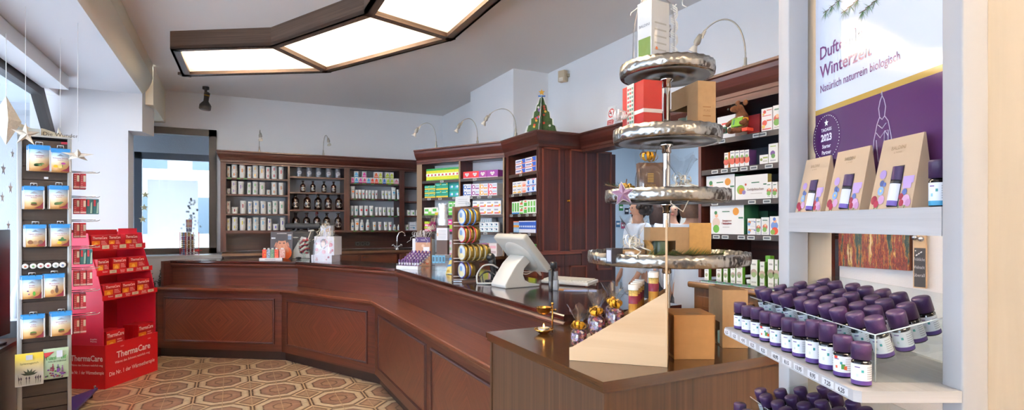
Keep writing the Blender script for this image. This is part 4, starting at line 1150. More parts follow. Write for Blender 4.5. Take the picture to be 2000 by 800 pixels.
gooseneck(cb(852,288,.0,F1),cb(815,252,-.12,F1),'gooseneck spotlight at the left end of the angled unit cornice',.20)
gooseneck(cb(932.5,280,.0,F1),cb(897.5,243.5,-.12,F1),'gooseneck spotlight at the middle of the angled unit cornice',.20)
gooseneck(cb(1007.5,265,.0,F2),cb(951.5,228.5,-.2,F2),'gooseneck spotlight on the tower cornice left of the paper tree',.20)
gooseneck(cb(1456,137,.0,FR),cb(1366,73,-.1,FR),'gooseneck spotlight above the teddy bear shelf unit',.17)
sp=at_Y(402,170,at_Y(402,170,6.0).length*0+6.3)
cs_=at_z(402,168,ZC);cs_=Vector((ray(402)[0]*5.6,ray(402)[1]*5.6,ZC))
cy_=6.95;cs_=at_z(402,169.5,ZC)
k_=(cs_-Vector((0,0,H)));yy=cs_.x*ST+cs_.y*CT;u_=yy/F
o=thing('ceiling_spotlight','small dark spotlight on a short stem under the ceiling near the far window','spotlight',cs_)
m=MB();m.lathe([(6*u_,0),(6*u_,-5*u_),(2.5*u_,-6*u_),(2.5*u_,-12*u_)],16,mat('#2f2a26',.4));m.build('mount',o)
m=MB();m.tf(T(0,0,-30*u_)@RY(.12));m.lathe([(3*u_,20*u_),(5.5*u_,18*u_),(4.6*u_,8*u_),(4.6*u_,2*u_),(10.5*u_,-6*u_),(10.5*u_,-14*u_),(8.5*u_,-15.5*u_),(0,-15*u_)],18,mat('#3a322b',.4));m.lathe([(5.2*u_,12*u_),(5.2*u_,14.5*u_),(4.5*u_,14.5*u_)],16,GOLD);m.build('head',o)
wf=Frame((3.125,5.30),-PI/2)
t0,Y0=wf.hit(1108);z0=wf.z(1108,161)
u_=Y0/F
o=thing('motion_sensor','small beige motion sensor high on the right hand wall','sensor',(wf.pt(t0,0,z0).x,wf.pt(t0,0,z0).y,z0),wf.rot)
m=MB();m.tf(T(0,-.05,0)@RZ(.35));m.rbox(-9*u_,7*u_,-.03,.03,0,22*u_,mat('#cdbb9c',.5),.006);m.rbox(-6*u_,3*u_,-.034,-.028,1*u_,8*u_,mat('#e6ded0',.3),.002);m.build('housing',o)
m=MB();m.box(-.004+4*u_,9*u_,-.03,-.0005,9*u_,15*u_,mat('#b7a88c',.5));m.build('bracket',o)
tt,YY=F2.hit(1058,.02);tp_=F2.pt(tt,.02,ZH+.001)
tp_=at_b(1058,254,CA[2][1]+.10);tp_.z=ZH+.001
YY=tp_.x*ST+tp_.y*CT;u_=YY/F
o=thing('paper_christmas_tree','printed cardboard Christmas tree with gold star standing on the tower cornice','decoration',tp_,-.45)
TG=mat('#33512c',.8,name='printed fir',noise=.6,nscale=45);TGL=mat('#6f8a5c',.8,name='printed fir light',noise=.4,nscale=45);TWT=mat('#eef0ee',.7)
def tree_outline(s,zig=5):
 pts=[]
 hw,ht=34*u_*s,76*u_*s
 L=[(hw*.98,.0)]
 for k in range(zig):
  f=(k+1)/zig
  L.append((hw*(1-f*.93)+hw*.05,ht*f*.94-ht*.02));L.append((hw*(1-f*.93)*.86-hw*.0,ht*f*.94+ht*.012))
 return[(x,z)for x,z in L]+[(0,ht)]+[(-x,z)for x,z in L[::-1]]
for ang,nm in((0,'front_card'),(PI*.42,'cross_card')):
 m=MB();m.tf(RZ(ang))
 ol=tree_outline(1.0);m.xz_prism(ol,-.002,.002,TWT)
 for ys in(-.0028,.0028):
  inn_=[(x*.88,z*.93+.01)for x,z in ol]
  q=[(x,ys,z)for x,z in inn_]
  m.poly(q if ys<0 else q[::-1],TG if(ang==0)else TGL)
  rnd=random.Random(4+int(ang*10))
  for k in range(16):
   z=rnd.uniform(.04,.8)*70*u_;x=rnd.uniform(-.75,.75)*30*u_*(1-z/(76*u_))
   c=['#d8483a','#e8b84a','#e4e0dc','#b8483a','#8a6ab0'][k%5];s=-.0006 if ys<0 else .0006
   pts=[(x+2.4*u_*math.cos(j*PI/4),ys+s,z+2.4*u_*math.sin(j*PI/4))for j in range(8)]
   m.poly(pts if ys<0 else pts[::-1],mat(c,.6))
 m.build(nm,o)
def star_pts(r0,r1,n=5,rot=PI/2):return[((r0 if k%2==0 else r1)*math.cos(rot+k*PI/n),(r0 if k%2==0 else r1)*math.sin(rot+k*PI/n))for k in range(2*n)]
m=MB();m.tf(T(0,0,79*u_));m.xz_prism([(x,z)for x,z in star_pts(6.5*u_,2.8*u_)],-.003,.003,mat('#e0a52a',.5));m.build('star',o)
m=MB();m.rect(-7*u_,7*u_,70*u_,73*u_,-.004,mat('#3a6ab8',.6));m.build('banner',o)
FL=Frame((KX,CA[3][1]),-PI/2)
tt,YY=FL.hit(1186);u_=YY/F
o=thing('prohibition_sign','small white and red no smoking sign standing on the lintel','sign',FL.pt(tt,0.03,ZH+.001),FL.rot)
w2,h2=.055,.175
m=MB();m.tf(RX(-.12));m.box(-w2,w2,0,.004,0,h2,WHITE);m.rect(-w2*.82,w2*.82,.012,.055,-.0005,mat('#b83a3c',.5));m.build('board',o)
m=MB();m.tf(RX(-.12))
for z in(.04,.022):m.text('RAUCHEN' if z>.03 else 'VERBOTEN',0,-.001,z-.004,.010,WHITE,.01,w2*1.5)
m.build('lettering',o)
m=MB();m.tf(RX(-.12)@T(0,-.001,.115))
n=24;R0,R1=.040,.031
for k in range(n):
 a,b_=2*PI*k/n,2*PI*(k+1)/n
 m.poly([(R0*math.cos(a),0,R0*math.sin(a)),(R0*math.cos(b_),0,R0*math.sin(b_)),(R1*math.cos(b_),0,R1*math.sin(b_)),(R1*math.cos(a),0,R1*math.sin(a))][::-1],mat('#c0282c',.5))
m.rect(-.022,.022,-.005,.005,-.0003,mat('#222222',.5));
m.poly([(-.026,-.0006,.020),(-.020,-.0006,.026),(.026,-.0006,-.020),(.020,-.0006,-.026)][::-1],mat('#c0282c',.5));m.build('pictogram',o)
# sweet rack on the left
cx_=lambda X,Y:(X*CT+Y*ST,-X*ST+Y*CT)
def px_of(p):
 X=p[0]*CT-p[1]*ST;Y=p[0]*ST+p[1]*CT
 return CX+F*X/Y,CY+F*(H-p[2])/Y
RY0=3.62
o_=cx_((33-CX)/F*RY0,RY0)
FK=Frame(o_,-TH+math.radians(40))
KW=FK.t(140)
kz=lambda px,py:FK.z(px,py)
ZKT=kz(36,264)
KD=.30
SLAT=wood('dark slat board','#241a15','#3b2c25',rough=.5,coat=0,sv=30)
ALU=mat('#b4b8ba',.35,metal=.5,name='grey aluminium')
rk=thing('slatwall_rack','tall grey framed slatwall rack hung with blue sweet packets','display rack',(o_[0],o_[1],0),FK.rot)
fw_=FK.t(43)
m=MB()
nb=21
for i in range(nb):
 za,zb_=.12+(ZKT-.14)*i/nb,.12+(ZKT-.14)*(i+1)/nb
 m.box(fw_,KW-fw_*.9,.012,.03,za+.006,zb_,SLAT,'x')
m.box(fw_,KW-fw_*.9,.03,.04,.12,ZKT-.02,SLAT,'x')
m.build('slat_panel',rk)
m=MB();m.rbox(0,fw_,0,KD,.06,ZKT,ALU,.003);m.build('side_post',rk)
m=MB();m.rbox(KW-fw_*.9,KW,0,.05,.06,ZKT,ALU,.003);m.build('side_post',rk)
m=MB();m.box(0,KW,.0,KD,ZKT,ZKT+.012,ALU);m.build('top_cap',rk)
m=MB();m.box(fw_,KW-.012,KD-.03,KD-.012,.08,ZKT,SLAT,'x');m.box(KW-.014,KW-.002,.05,KD,.08,ZKT,SLAT,'x');m.build('back_panel',rk)
BLU=mat('#22286a',.35,name='blue base lacquer')
ca=at_z(191,757,.07);
m=MB();pts=[(-.06,-.03),(KW*.5,-.24),(KW+.05,-.02)]
c1=FK.o;loc=lambda p:((Vector((p.x,p.y))-FK.o).dot(FK.x),(Vector((p.x,p.y))-FK.o).dot(FK.y))
tip=loc(ca)
m.prism([(-.05,.02),(KW*.6,-.14),(tip[0],tip[1]),(.06,KD+.22)],.055,.075,BLU);m.build('base_plate',rk)
for q in((tip[0]-.05,tip[1]-.03),(.0,.06),(.12,KD+.12),(KW*.6,-.08)):
 m=MB();m.tf(T(q[0],q[1],.03)@RY(PI/2));m.lathe([(0,-.014),(.026,-.014),(.03,-.008),(.03,.008),(.026,.014),(0,.014)],16,BLACK);m.build('castor',rk)
m=MB();m.tf(T(tip[0]-.02,tip[1]-.012,.075));m.lathe([(.006,0),(.006,.012),(.009,.014),(.007,.022),(0,.024)],12,CHROME);m.build('bolt',rk)
sg=thing('top_sign','cream card with dark lettering standing on top of the slatwall rack','sign',FK.pt(0,0,ZKT+.0125),FK.rot)
CRM=mat('#e8dcc0',.7,name='cream card')
m=MB();t0,t1=FK.t(80,.1),FK.t(127,.1)
m.xz_prism([(t0,0),(t1+.04,0),(t1+.04,.006),(t0+.02,.056),(t0,.06)],.098,.101,CRM);m.build('card',sg)
m=MB();m.text('Die Wunder',t0+.01,.0975,.012,.026,mat('#4a443c',.6),.0,.20,'l');m.build('lettering',sg)
cd=thing('header_panel','pale grey header box on top left of the slatwall rack','sign',FK.pt(0,0,ZKT+.0125),FK.rot)
m=MB();m.box(.004,t0-.004,.03,.2,0,.045,mat('#c9cfc8',.5));m.build('box',cd)
m=MB();m.xz_prism([(.01,.0455),(.07,.0455),(.02,.07),(.01,.07)],.04,.044,CRM);m.build('card',cd)
m=MB();m.box(KW*.80,KW*.93,.0095,.0118,ZKT-.036,ZKT-.02,mat('#b0233c',.5));m.build('sticker',rk)
m=MB();a=FK.t(86);m.box(a,a+.022,.0095,.0118,kz(88,349),kz(88,345),WHITE);m.build('price_card',rk)
# packets
SKY=mat('#2f8fd6',.45,name='packet blue');SAND=mat('#e0bd84',.5,name='packet sand');PALE=mat('#d6e2ea',.5,name='packet pale');MAR=mat('#7d1f30',.5,name='packet maroon')
_PK={}
def sky_mat():
 if 'g' in _PK:return _PK['g']
 m=bpy.data.materials.new('packet print');m.use_nodes=True
 N,L=nt(m);b=N['Principled BSDF'];uv=N.new('ShaderNodeUVMap');uv.uv_map='UVMap'
 sp=N.new('ShaderNodeSeparateXYZ');L.new(uv.outputs['UV'],sp.inputs[0])
 rp=N.new('ShaderNodeValToRGB');st=[(0,'#c98f4e'),(.25,'#dcb277'),(.45,'#ead9b8'),(.6,'#dfe6ea'),(.8,'#a5c8e6'),(1,'#4d97d2')]
 while len(rp.color_ramp.elements)<len(st):rp.color_ramp.elements.new(.5)
 for e,(p,c)in zip(rp.color_ramp.elements,st):e.position=p;e.color=rgb(c)
 L.new(sp.outputs['Y'],rp.inputs['Fac']);L.new(rp.outputs['Color'],b.inputs['Base Color']);b.inputs['Roughness'].default_value=.45
 _PK['g']=m;return m
PRINT=sky_mat()
def packet(w,h,title,motif):
 """Flat printed sachet with blue header; hangs from its top edge at z = 0."""
 m=MB();hh=h*.86
 n=6;fr_,bk_=[],[]
 for i in range(n+1):
  f=i/n;bulge=.004*math.sin(PI*f)+.001
  fr_.append((m.vert((-w/2,-bulge,-h*.04-hh*f)),m.vert((w/2,-bulge,-h*.04-hh*f))));bk_.append((m.vert((-w/2,bulge,-h*.04-hh*f)),m.vert((w/2,bulge,-h*.04-hh*f))))
 for i in range(n):
  v0,v1=1-i/n,1-(i+1)/n
  m.face([fr_[i+1][0],fr_[i+1][1],fr_[i][1],fr_[i][0]],PRINT,[(0,v1),(1,v1),(1,v0),(0,v0)],True)
  m.face([bk_[i][0],bk_[i][1],bk_[i+1][1],bk_[i+1][0]],WHITE)
  for s in(0,1):
   q=[fr_[i][s],fr_[i+1][s],bk_[i+1][s],bk_[i][s]];m.face(q if s else q[::-1],WHITE)
 m.face([fr_[n][0],bk_[n][0],bk_[n][1],fr_[n][1]],WHITE)
 for x0,x1,z0,z1 in((-w/2,-w/2+.004,-.04*h-hh,-.04*h),(w/2-.004,w/2,-.04*h-hh,-.04*h)):
  m.rect(x0,x1,z0,z1,-.0056,WHITE)
 pouch=m
 hd=MB();hd.box(-w/2+.001,w/2-.001,-.0065,.0065,-h*.16,0,SKY)
 pr=MB();y=-.0062
 zt_=-h*.25
 pr.poly([(-w*.2,y,zt_-.008),(w*.2,y,zt_-.008),(w*.08,y,zt_-.001),(.0,y,zt_+.006),(-w*.1,y,zt_-.001)],mat('#8d98a4',.5))
 pr.text(title[0],0,y,zt_-.026,.0075,mat('#a5476a',.5),.01,w*.8);pr.text(title[1],0,y,zt_-.037,.006,mat('#a5476a',.5),.01,w*.6)
 zb2=-h*.04-hh
 pr.poly([(w/2-.004,y,zb2+.002),(w/2-.004,y,zb2+.045),(w/2-.018,y,zb2+.022),(w/2-.05,y,zb2+.004)][::-1],MAR)
 for(x,z,rx,rz,c)in motif:
  pr.tf(T(x*w,y-.0003,zb2+h*z));pr.poly([(rx*w*math.cos(k*PI/6),0,rz*w*math.sin(k*PI/6))for k in range(12)],mat(c,.5))
 pr.tf(Matrix.Identity(4))
 return pouch,hd,pr
LEAF=[(-.05,.2,.2,.09,'#4a6a3a'),(.12,.24,.12,.05,'#5b7a48'),(-.15,.17,.1,.05,'#3d5a30')]
BERRY=[(-.25,.2,.12,.1,'#e8c02e'),(-.02,.19,.11,.1,'#e4d27a'),(.15,.32,.12,.07,'#a23f8e'),(.1,.22,.02,.1,'#4a7a3a')]
BOWL=[(.0,.17,.16,.08,'#7a4a2c'),(.0,.22,.15,.06,'#4a7a38')]
PPL=[(-.25,.18,.12,.13,'#8a5a3c'),(.0,.16,.12,.12,'#b08866'),(.24,.18,.12,.12,'#7a5a4a')]
HEMP=[(.1,.25,.22,.07,'#3d6a3a'),(.1,.29,.08,.12,'#47743f'),(-.05,.14,.12,.09,'#ecc22e')]
KID=[(.1,.2,.07,.14,'#5aa83c'),(-.2,.3,.05,.04,'#6a3a7a'),(-.15,.18,.04,.04,'#7a4a8a')]
FAM=[(-.1,.2,.09,.14,'#b07a50'),(.12,.26,.08,.2,'#5a4238'),(.12,.4,.05,.06,'#6a4a3c')]
packs=[((55,98,283,338),('Hagebutten','Bonbons'),LEAF,'leaf print','top left'),((99,137,290,340),('Echinacea Zitrone','Bonbons'),BERRY,'lemon and pink flower print','top right'),((46,86,363,412),('Eukalyptus Menthol','Bonbons'),BOWL,'bowl and leaf print','second row left'),((96,134,362,412),('Fenchel Anis','Bonbons'),LEAF,'small green leaf print','second row right'),((48.5,90,438,486),('Ingwer Orangen','Bonbons'),PPL,'brown root print','third row left'),((98.5,137,437,485),('Hanf & Zitrone','Bonbons'),HEMP,'hemp leaf and lemon print','third row right'),((42,83,537.5,588),('Kinder','Bonbons'),KID,'small green figure print','fourth row left'),((86,126,534,584),('Multivitamin','Bonbons'),FAM,'family print','fourth row right'),((43,87,614,665),('Salbei','Bonbons'),BOWL,'sage bowl print','fifth row left'),((99.5,140,608,660),('Spitzwegerich','Bonbons'),BOWL,'herb bowl print','fifth row right')]
for(a,b_,c,d),title,motif,mn,pos in packs:
 yf=-.075
 t0,t1=FK.t(a,yf),FK.t(b_,yf);zt_=FK.z((a+b_)/2,c,yf);zb_=FK.z((a+b_)/2,d,yf);w,h=t1-t0,zt_-zb_
 tm=(t0+t1)/2
 pouch,hd,pr=packet(w,h,title,motif)
 proto=thing('sweet_packet','front blue topped sweet packet with %s, %s hook'%(mn,pos),'packet',FK.pt(tm,yf,zt_),FK.rot,'sweet packets on the rack')
 pouch.build('pouch',proto);hd.build('header',proto);pr.build('print',proto)
 for k in range(3):
  copy_thing(proto,FK.pt(tm-.004*((k*7)%3-1)-.003*k,yf+.017*(k+1),zt_-.002*((k*5)%3)),FK.rot,'blue sweet packet hanging behind the front one on the %s hook'%pos)
 hk=thing('packet_hook','wire hook with flag holding sweet packets, %s'%pos,'hook',FK.pt(tm,0,zt_),FK.rot,'wire hooks on the rack')
 m=MB();m.tube([(0,.012,.012),(0,-.05,.008),(0,yf-.014,.010)],.0022,CHROME,6);m.build('prong',hk)
 m=MB();q=w*.17;m.tube([(-q,yf-.010,-.006),(-q*.9,yf-.013,.018),(q*.9,yf-.013,.018),(q,yf-.010,-.006)],.0022,CHROME,6);m.build('flag_loop',hk)
zl=kz(86,522)
sh=thing('clear_lip_shelf','clear plastic lip shelf holding six round sweet tubes on the rack','shelf',FK.pt(0,0,zl),FK.rot)
m=MB();m.box(FK.t(42,-.05),FK.t(131,-.05),-.055,.011,-.006,-.003,ACRYL);m.box(FK.t(42,-.05),FK.t(131,-.05),-.057,-.055,-.006,.008,ACRYL);m.build('tray',sh)
cols_=['#b8684a','#5a8a5a','#9a4a4a','#a03a4a','#8a948e','#6a7a9a']
nmz=['rust','green','brown red','crimson','grey','blue grey']
for i,x in enumerate((49.5,65,79.5,94,109,122.5)):
 t=FK.t(x,-.05);r=(FK.t(x+6.8,-.05)-t)
 o=thing('sweet_tube','round white sweet tube with %s picture, %s in the row of six'%(nmz[i],nth(i,6)),'tube',FK.pt(t,-.052,zl+r-.002),FK.rot,'sweet tubes on the lip shelf')
 m=MB();m.tf(RX(PI/2));m.lathe([(0,-.06),(r*.9,-.06),(r*.9,-.004)],18,mat('#b9b4aa',.5));m.build('tube',o)
 m=MB();m.tf(RX(PI/2));m.lathe([(r*.9,-.004),(r,-.003),(r,.002),(r*.9,.004),(0,.004)],18,WHITE);m.build('lid',o)
 m=MB();m.tf(T(0,-.0046,0));m.disc(0,0,r*.62,0,mat('#e8e4da',.5));m.disc(0,-r*.1,r*.4,-.0004,mat(cols_[i],.5),10);m.build('picture',o)
def pouch(name,lab,a,b_,c,d,yf,base,draw,th=.02):
 t0,t1=FK.t(a,yf),FK.t(b_,yf);zt_=FK.z((a+b_)/2,c,yf);zb_=FK.z((a+b_)/2,d,yf);w,h=t1-t0,zt_-zb_
 o=thing(name,lab,'packet',FK.pt((t0+t1)/2,yf,zt_),FK.rot,'large sweet pouches low on the rack')
 m=MB();nx,nz=10,12
 for sgn in(-1,1):
  ids=[[m.vert((-w/2+w*i/nx,sgn*th*.5*(math.sin(PI*i/nx)*math.sin(PI*min(1,max(0,(j-.6)/(nz-1.2)))))**.6+sgn*.0006+.0012*math.sin(i*2.1+j),-h*j/nz))for i in range(nx+1)]for j in range(nz+1)]
  for j in range(nz):
   for i in range(nx):
    q=[ids[j+1][i],ids[j+1][i+1],ids[j][i+1],ids[j][i]]
    m.face(q if sgn<0 else q[::-1],base,[(i/nx,1-(j+1)/nz),((i+1)/nx,1-(j+1)/nz),((i+1)/nx,1-j/nz),(i/nx,1-j/nz)]if sgn<0 else None,True)
 m.build('bag',o)
 p=MB();draw(p,w,h,-th*.5-.003);p.build('print',o)
 return o
YEL=bpy.data.materials.new('yellow to white pouch');YEL.use_nodes=True
N,L=nt(YEL);uvn=N.new('ShaderNodeUVMap');uvn.uv_map='UVMap';spx=N.new('ShaderNodeSeparateXYZ');L.new(uvn.outputs[0],spx.inputs[0])
rpx=N.new('ShaderNodeValToRGB');rpx.color_ramp.elements[0].position=.35;rpx.color_ramp.elements[0].color=rgb('#e6e6de');rpx.color_ramp.elements[1].position=.85;rpx.color_ramp.elements[1].color=rgb('#f0d84e')
L.new(spx.outputs['Y'],rpx.inputs[0]);L.new(rpx.outputs[0],N['Principled BSDF'].inputs['Base Color']);N['Principled BSDF'].inputs['Roughness'].default_value=.3
def leafy(p,x,z,l,ang,wd,m,y):
 dx,dz=math.sin(ang),math.cos(ang);nx,nz=dz*wd,-dx*wd
 p.poly([(x,y,z),(x+dx*l*.5+nx,y,z+dz*l*.5+nz),(x+dx*l,y,z+dz*l),(x+dx*l*.5-nx,y,z+dz*l*.5-nz)],m)
 p.poly([(x,y,z),(x+dx*l*.5-nx,y,z+dz*l*.5-nz),(x+dx*l,y,z+dz*l),(x+dx*l*.5+nx,y,z+dz*l*.5+nz)],m)
def d1_(p,w,h,y):
 g=mat('#5f6a55',.5);v=mat('#574a60',.5)
 p.text('Spitzwegerich',0,y,-h*.33,h*.055,mat('#6f6230',.5),0,w*.8)
 for a in(-1.2,-.7,-.2,.3,.8,1.2):leafy(p,0,-h*.68,h*.22,a,h*.028,g,y)
 for x in(-.35,-.28,-.1,.0,.22,.3,.38):leafy(p,x*w,-h*.97,h*(.28+.1*math.sin(x*30)),x*.2,h*.008,g,y);leafy(p,x*w,-h*.82,h*.12,x*.2,h*.02,v,y-.0004)
 p.rect(-w*.12,w*.12,-h*.2,-h*.05,y-.001,mat('#c9cfdd',.4));p.rect(-w/2+.002,w/2-.002,-h,-h*.965,y+.006,WHITE)
def d2_(p,w,h,y):
 p.text('Tussi',-w*.2,y,-h*.36,h*.12,mat('#2f8a3c',.5),.02,w*.42);p.text('nf',w*.3,y,-h*.36,h*.12,mat('#2f8a3c',.5),.02,w*.2)
 p.text('HALSBONBONS',w*.05,y,-h*.45,h*.05,mat('#2d3a2a',.5),.01,w*.7)
 rnd=random.Random(3)
 for k in range(40):
  x=rnd.uniform(-.4,.35);c=['#8a2f4a','#6a4a9a','#3f6a35','#7a3f8a'][k%4];p.disc(x*w,-h*rnd.uniform(.62 if x<.2 else .75,.95),h*.028,y-.0004*(k%5),mat(c,.5),7)
 for k,x in enumerate((-.12,.08,.25)):
  for j in range(5):p.disc(x*w,-h*(.52+.05*j+k*.04),h*(.02+.004*j),y-.001,mat(['#8a2f4a','#6a3f9a','#8a4a8a'][k],.5),7)
 p.rect(w*.02,w*.26,-h*.3,-h*.08,y-.001,mat('#dfe4ee',.4));p.poly([(-w*.48,y,-h*.12),(-w*.05,y,-h*.10),(-w*.4,y,-h*.3)],mat('#c4404a',.5))
pouch('sweet_pouch','yellow and white sweet pouch with herb print low on the rack',29,85,689,752,-.075,YEL,d1_)
pouch('sweet_pouch','green sweet pouch with pink and violet flower print low on the rack',84,134,679,738,-.06,mat('#b8d0b0',.35),d2_)
side=[(356,408,'r',45,0),(365,382,'t',0,0)]
REDB='#b01f30'
def side_hook(py,n,lab):
 z=kz(141,py)
 h_=thing('side_hook',lab,'hook',FK.pt(KW,.12,z),FK.rot,'wire hooks on the side of the rack')
 m=MB();m.tube([(-.001,0,0),(.10,0,0),(.15,0,.004),(.163,0,.012)],.003,CHROME,6);m.tube([(-.001,.03,.01),(.09,.03,.010),(.14,.03,.012)],.003,CHROME,6);m.build('prong',h_)
rowsS=[(334,['r','r'],.045,'top'),(384,['r','r','t','t'],.03,'second'),(432,['r','r'],.03,'third'),(485,['r','t','t'],.03,'fourth'),(528,['r','r','r'],.03,'fifth'),(574,['r','r'],.03,'sixth'),(622,['r','r'],.03,'lowest')]
for py,kinds,th,nm in rowsS:
 side_hook(py,len(kinds),'wire hook carrying small packs, %s on the right side of the rack'%nm)
 z=kz(141,py)-.006
 for i,k in enumerate(kinds):
  x=KW+.012+i*.036
  hh=.11 if k=='r' else .11
  if k=='r':
   m=MB();m.box(x,x+.033,.06,.19,z-hh,z-.004,mat(REDB,.45));m.box(x+.0,x+.0335,.06-.0004,.0605,z-hh*.95,z-hh*.85,mat('#e4c8c8',.5))
   for q in range(6):m.rect(x+.004,x+.014,z-hh*.8+q*.013,z-hh*.8+q*.013+.005,.0592,mat('#d88a90',.5))
   m.rect(x+.018,x+.031,z-hh*.55,z-hh*.15,.0592,mat('#e8dcc8',.5))
   b_=m;b_.v=[(v[0]-x-.0165,v[1]-.125,v[2]-z)for v in b_.v]
   o=b_.build('plaster_box');p=FK.pt(x+.0165,.125,z)
   o.location=p;o.rotation_euler=(0,0,FK.rot)
   tag(o,'red box, %s from the rack on its %s side hook'%(ORD[i],nm),'box','red boxes on the side hooks')
  else:
   m=MB()
   pr_=[(.0,-hh),(.034,-hh),(.034,-.004),(.0,-.004)]
   m.xz_prism([(a_,c_*1.0)for a_,c_ in pr_],-.06,.06,mat('#1f5f66',.35))
   m.rect(.004,.016,-hh*.5,-.01,-.0605,mat('#c03040',.5));m.poly([(.02,-.0606,-hh*.95),(.03,-.0606,-hh*.95),(.032,-.0606,-hh*.2),(.024,-.0606,-hh*.3)],mat('#a8c8b8',.4))
   o=m.build('plaster_packet');o.location=FK.pt(x,.125,z);o.rotation_euler=(0,0,FK.rot)
   tag(o,'teal blister pack, %s from the rack on its %s side hook'%(ORD[i],nm),'packet','teal packs on the side hooks')
   # red cardboard display of heat wraps
A=at_z(205,760,0);B=at_z(308,722,0)
dv=Vector((B.x-A.x,B.y-A.y));FT=Frame((A.x,A.y),math.atan2(dv.y,dv.x));TW=dv.length
def depth_at(px):
 lo,hi=-.2,.8
 for _ in range(40):
  y=(lo+hi)/2
  if px_of(FT.pt(0,y,1))[0]>px:lo=y
  else:hi=y
 return y
RED=mat('#c4121f',.4,name='display red');REDD=mat('#a50f1c',.45,name='display red inside');PINKR=mat('#cf2743',.4,name='display side')
LOGO=mat('#f4ecec',.5,name='logo white')
td=thing('heat_wrap_display','red cardboard floor display stand filled with heat wrap boxes','display stand',(A.x,A.y,0),FT.rot)
zb_=.382
trays=[]
for(pl,yt,yb)in((175,478,489.6),(190,528.5,538),(201,577.5,586.5)):
 y=depth_at(pl);p=FT.pt(0,y,0);Y=p.x*ST+p.y*CT
 trays.append((y,H-(yt-CY)*Y/F,H-(yb-CY)*Y/F))
ytop=depth_at(171);Yt=FT.pt(0,ytop+.12,0);Yt=Yt.x*ST+Yt.y*CT
ztop=H-(449-CY)*Yt/F
DEP=.44
m=MB()
m.box(0,TW,0,.006,0,zb_,RED);m.box(0,.006,0,DEP,0,zb_,RED);m.box(TW-.006,TW,0,DEP,0,zb_,RED);m.box(0,TW,DEP-.006,DEP,0,zb_,RED);m.box(.006,TW-.006,.006,DEP-.006,zb_-.10,zb_-.094,REDD)
m.build('base_box',td)
m=MB();ts=[(.115,'ThermaCare',.070,.02),(.0,'',0,0)]
m.text('ThermaCare',TW*.52,-.001,.245,.056,LOGO,.025,TW*.72);m.text('Wärmt den Schmerz natürlich weg',TW*.5,-.001,.196,.022,LOGO,.008,TW*.66);m.text('Die Nr. 1 der Wärmetherapie',TW*.5,-.001,.10,.036,LOGO,.012,TW*.86)
m.text('5/2023',TW*.3,-.001,.335,.01,LOGO);m.text('5/2023',TW*.82,-.001,.335,.01,LOGO)
m.tf(RZ(-PI/2)@T(-.0,0,0))
m.text('ThermaCare',-.17,-.001,.245,.05,LOGO,.025,.3);m.text('Wärmt den Schmerz natürlich weg',-.17,-.001,.2,.018,LOGO,.008,.3);m.text('Die Nr. 1 der Wärmetherapie',-.17,-.001,.13,.030,LOGO,.012,.32)
m.build('base_lettering',td)
yz=[(.02,zb_-.02)]+[(trays[2][0]+.0,trays[2][2]),(trays[1][0],trays[1][2]),(trays[0][0],trays[0][2]),(trays[0][0]+.02,ztop-.03),(DEP-.01,ztop-.02),(DEP-.01,zb_-.02)]
for x0,x1,nm in((.004,.010,0),(TW-.010,TW-.004,1)):
 m=MB();f=[m.vert((x0,y,z))for y,z in yz];g=[m.vert((x1,y,z))for y,z in yz];n=len(yz)
 m.face(f[::-1],PINKR);m.face(g,PINKR)
 for i in range(n):j=(i+1)%n;m.face([f[i],f[j],g[j],g[i]],PINKR)
 m.build('side_wall',td)
m=MB();m.box(.01,TW-.01,DEP-.02,DEP-.012,zb_,ztop,REDD);m.box(TW*.62,TW-.012,trays[0][0]+.066,trays[0][0]+.07,ztop-.06,ztop+.012,PINKR);m.build('back_wall',td)
m=MB();m.tf(RZ(-PI/2)@T(0,.0035,0));m.text('Angelini',-.11,0,.47-.04,.014,LOGO,.01);m.text('Pharma',-.11,0,.45-.04,.014,LOGO,.01);m.build('side_mark',td)
names=['Rücken','Nacken','Flexible']
sub=['','Schulter','Anwendung']
for i,(y,zt_,zbm)in enumerate(trays):
 yb=y+.10
 m=MB();m.box(-.004 if False else .0105,TW-.0105,y,min(yb+.05,DEP-.02),zbm,zbm+.006,REDD);m.box(-.012,TW+.012,y-.006,y-.001,zbm-.004,zt_,RED)
 m.build('tray',td)
 for k in range(3):
  m=MB();xc=TW*(.12+.31*k)
  m.text(names[k],xc,y-.0068,zbm+(zt_-zbm)*.5,.013,LOGO,.01,.085)
  if sub[k]:m.text(sub[k],xc,y-.0068,zbm+(zt_-zbm)*.18,.010,LOGO,.01,.085)
  m.rect(xc+.05,xc+.13,zbm+(zt_-zbm)*.2,zbm+(zt_-zbm)*.85,y-.0068,mat('#d8d6c0',.5));m.text('16,95',xc+.09,y-.0072,zbm+(zt_-zbm)*.4,.011,mat('#6a6a60',.5))
  m.build('tray_lettering',td)
_HB={}
